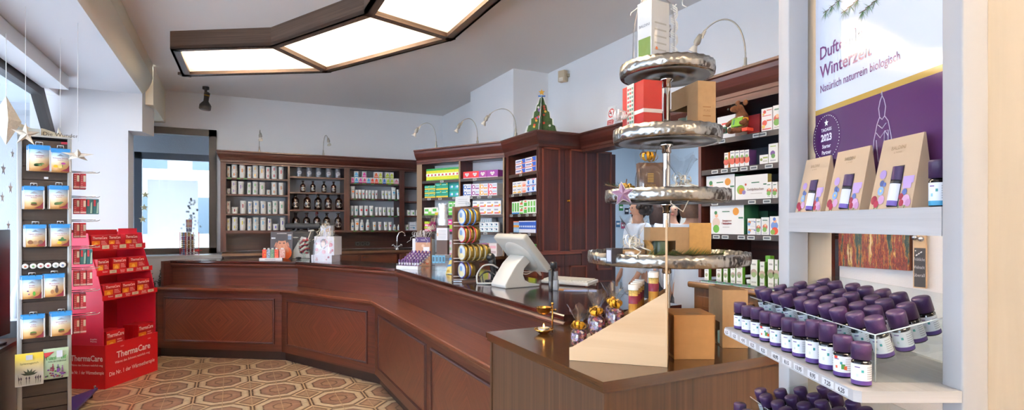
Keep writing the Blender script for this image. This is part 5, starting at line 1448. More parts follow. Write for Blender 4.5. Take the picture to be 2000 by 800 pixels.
def heat_box(w,h,d,col='#b8141f'):
 k=(round(w,3),round(h,3),col)
 if k not in _HB:
  parts=[]
  m=MB();m.box(-w/2,w/2,0,d,0,h,mat(col,.35));m.rect(-w*.48,w*.0,h*.08,h*.6,-.0005,mat('#e08a1e',.45));m.disc(-w*.24,h*.34,h*.17,-.001,mat('#f2c048',.45),14);m.disc(-w*.3,h*.2,h*.08,-.0014,mat('#e8542a',.45),10);m.rect(w*.06,w*.47,h*.08,h*.24,-.001,mat('#b8c2c8',.45))
  for q in range(3):m.rect(w*.08,w*(.44-.06*q),h*(.34+.1*q),h*(.39+.1*q),-.001,mat('#e2a8a8',.5))
  m.rect(-w/2,w/2,h*.64,h*.67,-.0006,mat('#8a0d18',.4));a=m
  t=MB();t.text('ThermaCare',0,-.0012,h*.73,h*.17,LOGO,.02,w*.92)
  o=thing('heat_wrap_box','x','box');a.build('carton',o);t.build('lettering',o);_HB[k]=o;return o
 return copy_thing(_HB[k],(0,0,0))
def put_heat(px0,px1,pyt,y,z,lab,col='#b8141f',d=.05,back=0,rot=0.0):
 t0,t1=FT.t(px0,y),FT.t(px1,y);h=FT.z((px0+px1)/2,pyt,y)-z
 o=heat_box(t1-t0-.002,h,d,col);o.location=FT.pt((t0+t1)/2,y,z);o.rotation_euler=(0,0,FT.rot+rot);tag(o,'red heat wrap box, '+lab,'box','heat wrap boxes in the red display')
 for k in range(back):
  c=copy_thing(o,FT.pt((t0+t1)/2,y+(d+.002)*(k+1),z),FT.rot,'red heat wrap box standing behind the '+lab.split(',')[0]+' front one, '+lab.split(', ')[-1])
tl=['top tray','second tray','third tray']
g_=[[(178.5,211,459),(212,236,458),(244.5,269,456.5)],[(190.5,213,505.5),(220,247,502.5),(251.5,284,500.5)],[(203,237,554),(238.5,264.5,550.5),(267.5,292,544)]]
for i,row in enumerate(g_):
 for k,(a,b_,c)in enumerate(row):put_heat(a,b_,c,trays[i][0]+.008,trays[i][2]+.007,['left','middle','right'][k]+', '+tl[i],back=1 if i==2 else 0)
put_heat(207.5,243.5,644,.03,zb_-.093,'left, base box',back=2);put_heat(270,300,631,.03,zb_-.093,'right, base box',back=2)
# stars, plants and posters at the windows
PAP=mat('#e6dccb',.8,name='paper star',noise=.15,nscale=70)
def paper_star(c,R,yaw,lab,n=5,pitch=0.0,string=0.3,r=0.42,th=.3,tall=1.0):
 o=thing('paper_star',lab,'star',c,yaw,'paper stars hung in the shop window')
 pts=star_pts(R,R*r,n);m=MB();m.tf(RX(pitch))
 ids=[m.vert((x,0,z*tall))for x,z in pts];f=m.vert((0,-R*th,0));b_=m.vert((0,R*th,0))
 for i in range(len(ids)):
  j=(i+1)%len(ids);m.face([ids[j],ids[i],f],PAP);m.face([ids[i],ids[j],b_],PAP)
 m.build('body',o)
 m=MB();m.tube([(0,0,R*tall*.98),(0,0,2.798-c.z)],.0015,WHITE,5);m.build('hanging_cord',o)
 return o
def win_pt(px,py,a=-1.2):return at_a(px,py,a)
p=win_pt(12,235,-1.30);s_=(p.x*ST+p.y*CT)/F
o=thing('paper_star','large pointed paper star lantern hanging at the left edge of the shop window','star',p,.4,'paper stars hung in the shop window')
m=MB();top_,bot_=m.vert((0,0,48*s_)),m.vert((0,0,-48*s_));eq=[m.vert((23*s_*math.cos(k*PI/2),23*s_*math.sin(k*PI/2),0))for k in range(4)]
for k in range(4):m.face([eq[k],eq[(k+1)%4],top_],PAP);m.face([eq[(k+1)%4],eq[k],bot_],PAP)
m.build('body',o)
m=MB();m.tube([(0,0,47*s_),(0,0,2.672-p.z)],.002,WHITE,5);m.build('hanging_cord',o)
p=win_pt(50,262,-1.15);s_=(p.x*ST+p.y*CT)/F;paper_star(p,24*s_,.6,'small paper star above the rack, in front of the window',5,0,.5,.35)
p=win_pt(118,272,-1.12);s_=(p.x*ST+p.y*CT)/F;paper_star(p,24*s_,-.3,'small paper star peeping over the right end of the rack',5,.3,.5,.35)
p=win_pt(152,303,-.93);s_=(p.x*ST+p.y*CT)/F;paper_star(p,27*s_,.2,'brown paper star hanging beside the right post of the rack',5,1.2,.8,.35,.2)
for i,(px_,py_,r_)in enumerate(((6,330,12),(20,367,11),(4,385,10),(16,440,9),(24,300,9),(8,470,9))):
 p=at_a(px_,py_,AW-.05);s_=(p.x*ST+p.y*CT)/F;m=MB();m.tf(RZ(PI/2));m.xz_prism(star_pts(r_*s_*1.15,r_*s_*.45),-.002,0,mat('#b9bcc0',.5));o=m.build('window_star');o.location=p;tag(o,'flat grey star stuck on the shop window, %s of six counted upwards'%ORD[[3,2,1,4,5,0][i]if i!=5 else 0],'star','stars stuck on the shop window')
p=at_a(3,615,-1.44)
bx=thing('black_screen','back of a black flat screen at the far left edge','screen',(-1.435,p.y-.17,.6305),PI/2-.12)
m=MB();m.rbox(-.2,.2,-.012,.012,.05,.78,BLACK,.005);m.build('panel',bx);m=MB();m.rbox(-.09,.09,-.04,.04,0,.012,BLACK,.004);m.rbox(-.02,.02,-.01,.01,.012,.1,BLACK,.004);m.build('foot',bx)
CUSH=mat('#c3cbd6',.8,name='pale blue cloth',noise=.06,nscale=9)
p=at_a(22,585,-1.45)
cu=MB();rnd=random.Random(5);cu.sphere((0,0,.2),.25,CUSH,18,12,(.28,1.0,.8));cu.sphere((0,.05,.40),.16,CUSH,14,10,(.38,.9,.9))
o=cu.build('draped_cloth');o.location=(-1.448,p.y+.30,.631);tag(o,'pale blue draped cloth on the window bench behind the rack','cloth')
bo=MB();bo.box(-.06,.06,-.06,.06,0,.12,mat('#2a2b30',.5));bo.box(-.06,.06,-.06,.06,.1205,.123,mat('#dfe2ea',.5));bo.rect(-.05,-.0,.09,.11,-.0601,RED)
p=at_a(14,640,-1.43);o=bo.build('gift_box');o.location=(-1.43,p.y+.12,.6305);tag(o,'black box with white lid on the window bench at the left edge','box')
FP_=Frame((0,PB-.012),0)
SHEET=bpy.data.materials.new('translucent poster paper');SHEET.use_nodes=True
N,L=nt(SHEET);N.remove(N['Principled BSDF']);q1=N.new('ShaderNodeBsdfTranslucent');q1.inputs[0].default_value=rgb('#f6f1ee');q2=N.new('ShaderNodeBsdfDiffuse');q2.inputs[0].default_value=rgb('#dadade');q3=N.new('ShaderNodeMixShader');q3.inputs[0].default_value=.62
L.new(q1.outputs[0],q3.inputs[1]);L.new(q2.outputs[0],q3.inputs[2]);L.new(q3.outputs[0],N['Material Output'].inputs['Surface'])
m=MB();x0,x1=FP_.t(288),FP_.t(387);m.rect(x0,x1,FP_.z(300,470),FP_.z(300,350),-.002,SHEET);o=m.build('poster_sheet');o.location=(0,PB-.012,0);tag(o,'large blank white sheet fixed to the porch window','poster')
m=MB();rnd=random.Random(8)
for k in range(34):
 px_,py_=375+rnd.uniform(-1,1)*(4+(k%17)*1.1),388+(k%17)*3.6
 t,Y=FP_.hit(px_,-.014);q=star_pts(.022,.009,6);z=H-(py_-CY)*Y/F
 m.poly([(t+a_,-.010,z+b_)for a_,b_ in q],mat('#b9bec4',.5))
o=m.build('snowflake_stickers');o.location=(0,PB-.012,0);tag(o,'grey tree of snowflake stickers on the porch glass','stickers',None,'stuff')
for i,(px_,py_)in enumerate(((282,405),(279,428),(284,380))):
 t,Y=FP_.hit(px_,-.004);z=H-(py_-CY)*Y/F;m=MB();q=star_pts(.05,.02,5);m.xz_prism(q,-.002,0,mat('#d8c690',.6));o=m.build('gold_star');o.location=FP_.pt(t,-.006,z);tag(o,'small pale gold star on the porch glass, %s of three'%['middle','lowest','highest'][i],'star','gold stars on the porch glass')
pp=at_z(309,566,1.075)if False else Vector((-.92,7.22,0))
pp=at_b(307,530,7.5)
pl_=thing('sill_plant','small dark green twig plant in a glass beside the counter end','plant',(pp.x,pp.y-.0,0))
zb3=at_b(313,572,7.5).z
pl_.location.z=0
st_=thing('pedestal','grey pedestal under the twig plant beside the counter end','pedestal',(pp.x,pp.y,0))
m=MB();m.rbox(-.06,.06,-.06,.06,0,zb3-.03,mat('#9fa3a8',.7),.004);m.build('column',st_);m=MB();m.rbox(-.07,.07,-.07,.07,zb3-.03,zb3,mat('#c2c4c6',.5),.004);m.build('slab',st_)
pl_.location.z=zb3+.0005
m=MB();m.lathe([(0,0),(.04,0),(.05,.05),(.048,.05),(.038,.004),(0,.004)],16,glassy('plant glass','#eef4f4',.08));m.build('vase',pl_)
m=MB();rnd=random.Random(2);GR=mat('#31473a',.6,name='dark twig green')
for k in range(9):
 a_=rnd.uniform(0,6.28);l=rnd.uniform(.22,.34);tipv=Vector((.12*math.cos(a_),.06*math.sin(a_),l));m.tube([(0,0,.01),tuple(tipv*.5+Vector((0,0,.03))),tuple(tipv)],.0022,GR,5)
 for q in range(9):
  f=.35+.65*q/9;c=tipv*f;a2=rnd.uniform(0,6.28)
  m.tube([tuple(c),(c.x+.03*math.cos(a2),c.y+.03*math.sin(a2),c.z+.018)],.004,GR,5)
m.build('twigs',pl_)
# things on the sales counter (top at ZT)
E=.0006
def on_counter(px,py):return at_z(px,py,ZT)
def pxm(p):return(p.x*ST+p.y*CT)/F
FACE=-TH
def ribbon_bow(m,c,r,mt,n=7,seed=1,curls=True,w=.006):
 """Loops and curled tails of gift ribbon."""
 rnd=random.Random(seed);c=Vector(c)
 for k in range(n):
  a=2*PI*k/n+rnd.uniform(-.2,.2);el=rnd.uniform(.1,.9);d=Vector((math.cos(a)*math.cos(el),math.sin(a)*math.cos(el),math.sin(el)));s=d.cross(Vector((0,0,1)))
  if s.length<.01:s=Vector((1,0,0))
  s.normalize();prev=None
  for i in range(11):
   f=i/10;ang=f*2*PI;q=c+d*r*(.5-.5*math.cos(ang))+d.cross(s)*r*.38*math.sin(ang)
   e=(m.vert(q-s*w/2),m.vert(q+s*w/2))
   if prev:m.face([prev[0],prev[1],e[1],e[0]],mt,None,True)
   prev=e
 if curls:
  for k in range(3):
   a=rnd.uniform(0,6.28);pts=[]
   for i in range(14):f=i/13;pts.append(c+Vector((math.cos(a)*r*1.6*f+.010*math.cos(f*16),math.sin(a)*r*1.6*f+.010*math.sin(f*16),-r*1.2*f*f+.2*r)))
   m.tube([tuple(p)for p in pts],w*.35,mt,5)
def cello_bag(m,r,h,neck,flare,mt=CELLO,seed=1,n=22,cx=0,cy=0,sq=0.0):
 """Crumpled clear bag: full below, gathered at `neck`, flaring to h."""
 rnd=random.Random(seed);ph=[rnd.uniform(0,6.28)for _ in range(4)];rings=[]
 prof=[(0.96,0),(1,.12*neck),(1.0,.55*neck),(.82,.8*neck),(.3,.97*neck),(.2,neck),(.42,neck+(h-neck)*.35),(.75*flare,neck+(h-neck)*.75),(flare,h)]
 for j,(k,z)in enumerate(prof):
  row=[]
  for i in range(n):
   a=2*PI*i/n;wob=1+(.06 if z<neck else .22)*(math.sin(3*a+ph[0]+j)*.6+math.sin(5*a+ph[1]-j)*.5+math.sin(9*a+ph[2])*.35)
   q=1.0
   if sq and z<neck*.9:q=1/max(abs(math.cos(a)),abs(math.sin(a)))*.92
   row.append(m.vert((cx+r*k*wob*q*math.cos(a),cy+r*k*wob*q*math.sin(a),z+(.012*math.sin(4*a+ph[3])if j==len(prof)-1 else 0))))
  rings.append(row)
 for a,b_ in zip(rings,rings[1:]):
  for i in range(n):j=(i+1)%n;m.face([a[i],a[j],b_[j],b_[i]],mt,None,True)
CREAMR=mat('#e9e2d2',.4,name='cream ribbon');GOLDR=mat('#d6a02a',.28,metal=.55,name='gold ribbon')
# rack of sweet rolls at the far left end of the counter
p=on_counter(352,503);s_=pxm(p)
fr_=Frame((p.x,p.y),FACE-math.radians(38))
blc=thing('sweet_roll_rack','small card rack of fruit sweet rolls headed Bloc on the counter end','display rack',(p.x,p.y,ZT+E),fr_.rot)
hw=.11;RWx=.155;RDy=.15
CARDW=mat('#ece9e4',.5,name='card white')
m=MB();m.box(-.005,RWx+.005,-.004,RDy,0,.018,CARDW);m.build('base',blc)
REDC=mat('#c22b3c',.5,name='card red')
hts=.31
m=MB()
for x,y in((-.004,-.003),(-.004,RDy-.004),(RWx-.001,-.003),(RWx-.001,RDy-.004)):m.box(x,x+.005,y,y+.005,.018,hts,REDC)
m.build('post',blc)if False else None
for q in((-.004,-.003),(-.004,RDy-.004),(RWx-.001,-.003),(RWx-.001,RDy-.004)):
 m=MB();m.box(q[0],q[0]+.005,q[1],q[1]+.005,.018,hts,REDC);m.build('post',blc)
ntier=6;tz=(hts-.018)/ntier
for k in range(ntier):
 m=MB();m.box(.001,RWx-.001,.002,RDy,.018+tz*k,.018+tz*k+.002,CARDW);m.build('tier_shelf',blc)
m=MB();m.xz_prism([(-.002,hts),(RWx+.002,hts),(RWx+.01,hts+.155),(-.010,hts+.155)],RDy*.45,RDy*.45+.003,CARDW);hd=m.build('header_card',blc)
m=MB();yy=RDy*.45-.0006
cc=['#c0448a','#e0822a','#e8b02a','#e59a2c','#d24a34','#d8603a','#c8304a']
for k in range(7):
 x=-.004+(RWx+.008)*(k+.12)/7;m.rect(x,x+.017,hts+.062,hts+.15,yy,mat(cc[k],.5));m.rect(x+.003,x+.012,hts+.085,hts+.12,yy-.0004,mat('#e8d8c8',.5))
m.build('roll_pictures',hd)
m=MB();m.text('Bloc',RWx*.24,yy-.0008,hts+.012,.036,mat('#27347e',.5),.04,.068);m.text('Bloc',RWx*.78,yy-.0008,hts+.012,.036,mat('#27347e',.5),.04,.068);m.build('lettering',hd)
rcol=['#d0a8c0','#d8484a','#e8b83a','#e0a030','#c83a54','#e2c23c']
rproto={}
for k in range(ntier):
 for lv in range(2):
  n=3 if not(k==5 and lv==1)else 2
  for q in range(n):
   x0=.018+q*.0;yq=.022+q*.045+.0
   lab='fruit sweet roll lying in the %s tier from below of the counter rack'%ORD[k]
   loc=fr_.pt(.002,.018+q*.0385,ZT+E+.018+tz*k+.0025+.0112+lv*.0222)
   if k not in rproto:
    o=thing('sweet_roll',lab,'sweets',loc,fr_.rot,'sweet rolls in the %s tier'%ORD[k])
    m=MB();m.tf(RY(PI/2));m.lathe([(.0108,.006),(.0108,.145)],12,mat(rcol[k],.35));m.lathe([(.0109,.05),(.0109,.10)],12,mat('#5d6fa8',.35));m.build('wrapper',o)
    m=MB();m.tf(RY(PI/2));m.lathe([(0,0),(.009,0),(.0108,.006)],12,mat('#d8dadd',.3));m.lathe([(.0108,.145),(.009,.151),(0,.151)],12,mat('#d8dadd',.3));m.build('end_fold',o)
    rproto[k]=o
   else:copy_thing(rproto[k],loc,fr_.rot,lab)
p=on_counter(383,500);o=thing('twig_ornament','small red and white twig ornament right of the sweet roll rack','ornament',(p.x,p.y,ZT+E),0)
m=MB();
for k in range(5):a=k*1.25;m.tube([(0,0,.05),(.045*math.cos(a),.03*math.sin(a),.03),(.06*math.cos(a),.04*math.sin(a),.002)],.003,WHITE,5)
m.build('legs',o);m=MB();m.sphere((0,0,.07),.028,mat('#b02a34',.5),10,8,(1.5,.8,.8));m.tube([(.03,0,.075),(.07,0,.07)],.006,mat('#b02a34',.5),6,radii=[.009,.002]);m.build('body',o)
# magazine, hand balm boxes, wedge sign, goblet, gift box, chair behind
p=on_counter(549,505.2);s_=pxm(p);fr_=Frame((p.x,p.y),FACE+.12)
mg=thing('magazine','magazine with a dark haired woman on its cover standing behind small boxes','magazine',(p.x,p.y,ZT+E),fr_.rot)
mw,mh=41.5*s_,53*s_;LEAN=RX(-.10)
m=MB();m.tf(LEAN);m.box(-mw/2,mw/2,0,.008,0,mh,mat('#33282a',.3,name='cover dark'));m.build('pages',mg)
m=MB();m.tf(LEAN);y=-.0006
def ell(x,z,rx,rz,c,dy=0,n=20,rot=0.0):
 ca_,sa_=math.cos(rot),math.sin(rot)
 m.poly([(x+rx*math.cos(2*PI*i/n)*ca_-rz*math.sin(2*PI*i/n)*sa_,y-dy,z+rx*math.cos(2*PI*i/n)*sa_+rz*math.sin(2*PI*i/n)*ca_)for i in range(n)],mat(c,.35))
U=mw
ell(.22*U,.22*mh,.25*U,.24*mh,'#c25a2c',.0001);ell(0,.70*mh,.33*U,.26*mh,'#241a1a',.0002)
ell(.02*U,.50*mh,.21*U,.26*mh,'#c98560',.0004);ell(0,.745*mh,.24*U,.09*mh,'#241a1a',.0006)
for sx in(-1,1):
 ell(.02*U+sx*.09*U,.565*mh,.05*U,.014*mh,'#3a2320',.0007);ell(.02*U+sx*.09*U,.60*mh,.06*U,.008*mh,'#2a1b18',.0007,rot=-.1*sx)
 for k in range(4):ell(.02*U+sx*(.17+.04*k)*U,(.43+.035*k)*mh,.022*U,.10*mh,['#b87150','#c47d5a'][k%2],.0008+k*.0001,rot=sx*(.2+.05*k))
 ell(.02*U+sx*.25*U,.33*mh,.07*U,.10*mh,'#b87150',.0007,rot=sx*.3)
ell(.03*U,.46*mh,.03*U,.02*mh,'#a86244',.0007);ell(.03*U,.365*mh,.075*U,.026*mh,'#8a2a30',.0008)
m.rect(-.22*U,.22*U,.925*mh,.945*mh,y-.0004,mat('#c9c4c2',.4))
for z,w_c in((.86,'#cfd2d6'),(.79,'#7fa0c4'),(.72,'#7fa0c4')):m.rect(.28*U,.44*U,z*mh,(z+.035)*mh,y-.0006,mat(w_c,.4))
m.rect(-.46*U,-.28*U,.74*mh,.79*mh,y-.0006,mat('#cfd2d6',.4));m.build('cover_print',mg)
p=on_counter(528,508);s_=pxm(p);fr_=Frame((p.x,p.y),FACE+.30)
tr=thing('display_tray','white card tray of five small balm boxes in front of the magazine','tray',(p.x,p.y,ZT+E),fr_.rot)
t0,t1=fr_.t(506),fr_.t(551)
m=MB();m.xz_prism([(t0,0),(t1,0),(t1,.024),(t0,.024)],0,.10,mat('#e9eaf0',.5));m.rect(t0+.06,t1-.07,.008,.016,-.0005,mat('#a8aab4',.5));m.build('tray',tr)
bc_=[('#e2502e','#f0b43a','#c2246a','red and orange patterned'),('#a9bcd0','#2f4f8a','#5a3a6a','blue patterned'),('#7f9f86','#a4c4a8','#4f8a6a','green patterned'),('#d8604a','#f0a08a','#c23a4a','coral striped'),('#e0b0a8','#c88078','#ecd4cc','pale pink dotted')]
for k,(x0,x1)in enumerate(((512,520),(520.5,527.5),(528,535.5),(536,544),(545.5,551))):
 yk=.02;a,b_=fr_.t(x0,yk),fr_.t(x1,yk)
 if k==4:b_=a+.06
 m=MB();w=b_-a-.002;hh=.095
 m.box(-w/2,w/2,0,.06,0,hh,mat(bc_[k][0],.5));rnd=random.Random(k)
 for q in range(14):m.disc(rnd.uniform(-.4,.4)*w,rnd.uniform(.08,.92)*hh,w*rnd.uniform(.06,.14),-.0004-q*.00003,mat(bc_[k][1+q%2],.5),8)
 m.rbox(-w*.3,w*.3,.02,.045,hh,hh+.016,mat('#e4e2e0',.4),.003)
 o=m.build('balm_box');o.location=fr_.pt((a+b_)/2,yk,ZT+.0255);o.rotation_euler=(0,0,fr_.rot);tag(o,'%s balm box with white cap, %s of five in the white tray'%(bc_[k][3],nth(k,5)),'box','balm boxes in the white tray')
p=on_counter(584,505);s_=pxm(p);fr_=Frame((p.x,p.y),FACE+.1)
wd=thing('wedge_display','grey white slanted display board behind the sweet goblet','display board',(p.x+.012,p.y+.085,ZT+E),fr_.rot)
m=MB();tri=[(-21*s_,0),(20*s_,0),(17*s_,40*s_),(4*s_,43*s_)];m.xz_prism(tri,0,.012,mat('#c9c9c4',.4));m.build('board',wd)
m=MB();m.tf(T(-8*s_,.0,41*s_));m.sphere((0,0,0),7*s_,mat('#b9bdc0',.4),12,8,(1,.5,.22));m.build('rim',wd)
m=MB();m.sphere((0,0,0),.028,BLACK,14,8,(1.2,.9,.5));q=on_counter(583,506);o=m.build('computer_mouse');o.location=(q.x,q.y,ZT+.0142);tag(o,'black computer mouse in front of the slanted board','mouse')
p=on_counter(594.5,507);s_=pxm(p)
gb=thing('sweet_goblet','footed glass goblet heaped with red and white wrapped sweets','goblet',(p.x,p.y,ZT+E))
m=MB();k=s_;GGL=glassy('goblet glass','#f4faf7',.03)
m.lathe([(0,0),(9*k,0),(9.5*k,1*k),(3*k,3*k),(2*k,6*k),(3*k,9*k),(8*k,13*k),(10.5*k,20*k),(10*k,30*k),(12.5*k,40*k),(12*k,40*k),(9.4*k,30*k),(9.8*k,20*k),(7.4*k,13.8*k),(0,11*k)],24,GGL);m.build('glass',gb)
swc=['#b8303c','#e8e4e0','#8a2a4a','#eae6e2','#c84a54','#5a3a5a','#e2dcd8']
sw=MB();rnd=random.Random(11)
def sweet(m,c,r,mt,rnd):
 a,b_=rnd.uniform(0,3.14),rnd.uniform(-.6,.6)
 m.tf(T(*c)@RZ(a)@RY(b_));m.sphere((0,0,0),r,mt,8,6,(1.5,.9,.9))
 for sx in(-1,1):m.lathe([(r*.2,0),(r*.8,0)],8,mt,sx*r*1.5,0,0)if False else m.poly([(sx*r*1.3,0,0),(sx*r*2.2,-r*.6,r*.3),(sx*r*2.2,r*.6,-r*.3)],mt)
 m.tf(Matrix.Identity(4))
nsw=0
for j in range(11):
 z=14+j*2.7;R=(6.2,7.4,8,8.2,8.2,8,7.8,8,8.4,8.6,6)[j]
 for i in range(7 if j<10 else 4):
  a=i*2*PI/7+j*.5;c=(R*k*.80*math.cos(a),R*k*.80*math.sin(a),z*k)
  q=MB();col=(i*3+j*2)%7;sweet(q,(0,0,0),2.3*k,mat(swc[col],.35),rnd)
  o=q.build('wrapped_sweet');o.location=Vector((p.x,p.y,ZT+E))+Vector(c)
  tag(o,'small wrapped sweet heaped with others in the glass goblet','sweets','sweets in the goblet')
sp=thing('sweet_scoop','small white scoop sticking up out of the sweet goblet','scoop',Vector((p.x,p.y,ZT))+Vector((6*s_*CT,-6*s_*ST,37*s_)),FACE)
m=MB();m.tube([(0,0,0),(7*s_,0,19*s_)],.005,mat('#e6e2d4',.4),8);m.build('handle',sp);m=MB();m.tube([(2*s_,0,19.5*s_),(13*s_,0,20.5*s_)],.008,mat('#e6e2d4',.4),8);m.build('grip',sp)
p=on_counter(634,511);s_=pxm(p);fr_=Frame((p.x,p.y),FACE-.30)
gf=thing('gift_set','pink and white baby gift boxes wrapped in cellophane with a cream bow','gift',(p.x,p.y,ZT+E),fr_.rot)
PW=mat('#e3e2ea',.45,name='gift white');w_=fr_.t(648)-fr_.t(608);t0=fr_.t(608);dg=.15
PKD=['#d9a8b4','#e0bcc4','#d898a8']
m=MB();h1=13*s_;m.box(t0,t0+w_,0,dg,0,h1,PW);rnd=random.Random(4)
for q in range(7):m.disc(t0+rnd.uniform(.1,.9)*w_,rnd.uniform(.2,.8)*h1,rnd.uniform(.006,.014),-.0005,mat(PKD[q%3],.5),12)
m.build('lower_box',gf)
m=MB();h2=36.5*s_;a_,b_=t0+.03,t0+w_+.02;m.box(a_,b_,.012,dg,h1,h1+h2,PW)
for q in range(16):
 m.disc(a_+rnd.uniform(.08,.92)*(b_-a_),h1+rnd.uniform(.1,.9)*h2,rnd.uniform(.008,.024),.0115-q*.00002,mat(PKD[q%3],.5),12)
m.tf(T((a_+b_)/2-.01,.0108,h1+h2*.6));m.poly([(.038*math.cos(i*PI/10),0,.055*math.sin(i*PI/10))for i in range(20)],mat('#8d8a92',.5));m.poly([(.026*math.cos(i*PI/10)-.002,-.0004,.036*math.sin(i*PI/10))for i in range(20)],mat('#d8bcb0',.5))
m.tf(Matrix.Identity(4));m.poly([(a_+.01,.0100,h1+.02),(a_+.03,.0100,h1+.012),(b_-.02,.0100,h1+h2*.75),(b_-.04,.0100,h1+h2*.78)],mat('#d8d2d0',.4));m.build('upper_box',gf)
m=MB();q0=h1+h2;m.box(a_+.05,b_-.07,.05,.10,q0,q0+21*s_,mat('#d8dbe6',.5));m.build('card',gf)
m=MB();ribbon_bow(m,((a_+b_)/2-.05,.04,q0+.02),.06,CREAMR,9,3);ribbon_bow(m,((a_+b_)/2+.06,.04,q0+.015),.06,CREAMR,9,5);ribbon_bow(m,((a_+b_)/2,.03,q0+.10),.055,mat('#e2dccb',.4),8,6);ribbon_bow(m,((a_+b_)/2+.04,.03,q0+.06),.04,GOLDR,4,8,False);m.build('bow',gf)
m=MB();m.tf(T((a_+b_)/2,dg/2+.01,.001));cello_bag(m,.128,h1+h2+.15,h1+h2+.06,.8,seed=4,sq=1);m.build('cellophane',gf)
ch=thing('office_chair','black office chair with headrest behind the far part of the counter','chair',(cx_((592-CX)/F*6.98,6.98)[0],cx_((592-CX)/F*6.98,6.98)[1],0),FACE+.1)
s_=6.98/F;BLK=mat('#23262c',.6,name='chair fabric');zt7=lambda py:H-(py-CY)*s_
m=MB();m.rbox(-34*s_,34*s_,-.05,.05,zt7(447),zt7(435.5),BLK,.025,3);m.build('headrest',ch)
m=MB();m.rbox(-26*s_,26*s_,-.06,.03,.62,zt7(449),BLK,.05,3);m.build('backrest',ch)
m=MB();m.tube([(-27*s_,0,.9),(-24*s_,-.02,1.22),(-10*s_,-.03,zt7(443)),(10*s_,-.03,zt7(443)),(24*s_,-.02,1.22),(27*s_,0,.9)],.016,mat('#3c4048',.4),8);m.build('back_frame',ch)
m=MB();m.rbox(-.2,.2,-.38,-.065,.46,.56,BLK,.03,3);m.build('seat',ch)
m=MB();m.tube([(0,-.2,.06),(0,-.2,.46)],.028,STEEL,12);m.build('gas_lift',ch)
for k in range(5):
 a=k*2*PI/5;m=MB();m.tube([(0,-.2,.09),(.22*math.cos(a),-.2+.22*math.sin(a),.07)],.02,BLACK,8);m.sphere((.23*math.cos(a),-.2+.23*math.sin(a),.03),.03,BLACK,10,8);m.build('base_arm',ch)
 # small oil display with slanted rows of purple caps
PUR=mat('#4b2a6b',.45,name='purple cap');PURD=mat('#3d2360',.5,name='purple label band')
p=on_counter(800,526);s_=pxm(p);fr_=Frame((p.x,p.y),FACE-.45)
od=thing('oil_counter_display','white and clear counter display of miniature purple capped oil bottles','display',(p.x,p.y,ZT+E),fr_.rot)
t0,t1=fr_.t(774),fr_.t(816)
m=MB();m.xz_prism([(0,0),(.045,0),(.06,.024),(.045,.03),(0,.03)],t0,t1,mat('#dfe1e6',.45));m.v=[(v[1],v[0]*1.0,v[2])for v in m.v];m.f=[f[::-1]for f in m.f];m.build('foot',od)
m=MB();
for x in(t0+.002,t1-.005):m.poly([(x,.06,0),(x,.22,0),(x,.22,.115),(x,.06,.03)],ACRYL);m.poly([(x+.003,.06,0),(x+.003,.22,0),(x+.003,.22,.115),(x+.003,.06,.03)],ACRYL)
m.poly([(t0,.06,.03),(t1,.06,.03),(t1,.22,.115),(t0,.22,.115)],ACRYL);m.build('riser',od)
mini=None
for r in range(6):
 for c in range(8 if r==0 else 6):
  n=8 if r==0 else 6
  x=t0+(t1-t0)*(c+.5)/n;y=.03+r*.034;z=.031+max(0,(y-.05))*.5+.002
  loc=fr_.pt(x,y+(.0 if r else 0),ZT+E+z)
  lab='miniature purple capped oil bottle, %s row of the counter display'%(['front','second','third','fourth','fifth','back'][r])
  if mini is None:
   mini=thing('mini_oil_bottle',lab,'bottle',loc,fr_.rot,'miniature oil bottles on the counter display')
   m=MB();m.lathe([(.0085,0),(.009,.002),(.009,.026)],10,mat('#cfd8dc',.4));m.lathe([(.0091,0),(.0091,.007)],10,mat('#6a4a8a',.4));m.build('bottle',mini)
   m=MB();m.lathe([(.0098,.026),(.0102,.05),(.009,.053),(0,.053)],10,PUR);m.build('cap',mini)
  else:copy_thing(mini,loc,(RZ(fr_.rot)@RX(-.35)).to_euler()if r else(0,0,fr_.rot),lab)
  # gift packs behind it
p=on_counter(826,519);s_=pxm(p);fr_=Frame((p.x,p.y),FACE-.15)
g2=thing('gift_pack','cosmetics gift pack with purple band and silver bow behind the miniature oils','gift',(fr_.o.x,fr_.o.y,ZT+E),fr_.rot)
w,h=30*s_,56*s_
m=MB();m.box(-w/2,w/2,0,.05,0,h,mat('#b98a6a',.4));m.rect(-w/2,w/2,h*.82,h,-.0005,PURD);m.text('TAOASIS',0,-.0009,h*.885,h*.035,WHITE,.01,w*.3)
rnd=random.Random(9)
for k in range(9):m.disc(rnd.uniform(-.4,.4)*w,rnd.uniform(.1,.75)*h,rnd.uniform(.01,.02),-.0004-k*.00004,mat(['#8a5a4a','#d0603a','#d8b49a','#5a3a34'][k%4],.5),10)
m.rect(w*.02,w*.44,h*.5,h*.66,-.001,mat('#e4e4ea',.4));m.build('box',g2)
m=MB();m.box(-w/2-.035,-w/2-.004,.01,.07,0,h*.95,mat('#d4d6de',.4));m.build('side_box',g2)
m=MB();ribbon_bow(m,(0,.04,h+.01),.075,mat('#dfe0e4',.3,metal=.3),10,12);ribbon_bow(m,(-w*.5,.04,h+.01),.06,mat('#dfe0e4',.3,metal=.3),8,14);m.build('bow',g2)
p=on_counter(843,517);fr2=Frame((p.x,p.y),FACE);s_=pxm(Vector((fr2.o.x,fr2.o.y,0)))
g3=thing('cello_gift_bag','clear cellophane gift bag tied with pale ribbon behind the gift pack','gift',(fr2.o.x,fr2.o.y,ZT+E),0)
m=MB();cello_bag(m,10*s_,99*s_,72*s_,1.5,seed=7);m.build('cellophane',g3)
m=MB();m.lathe([(0,.002),(7*s_,.002),(7*s_,40*s_),(6*s_,50*s_),(0,51*s_)],16,mat('#9fb0c0',.4));m.build('jar',g3)
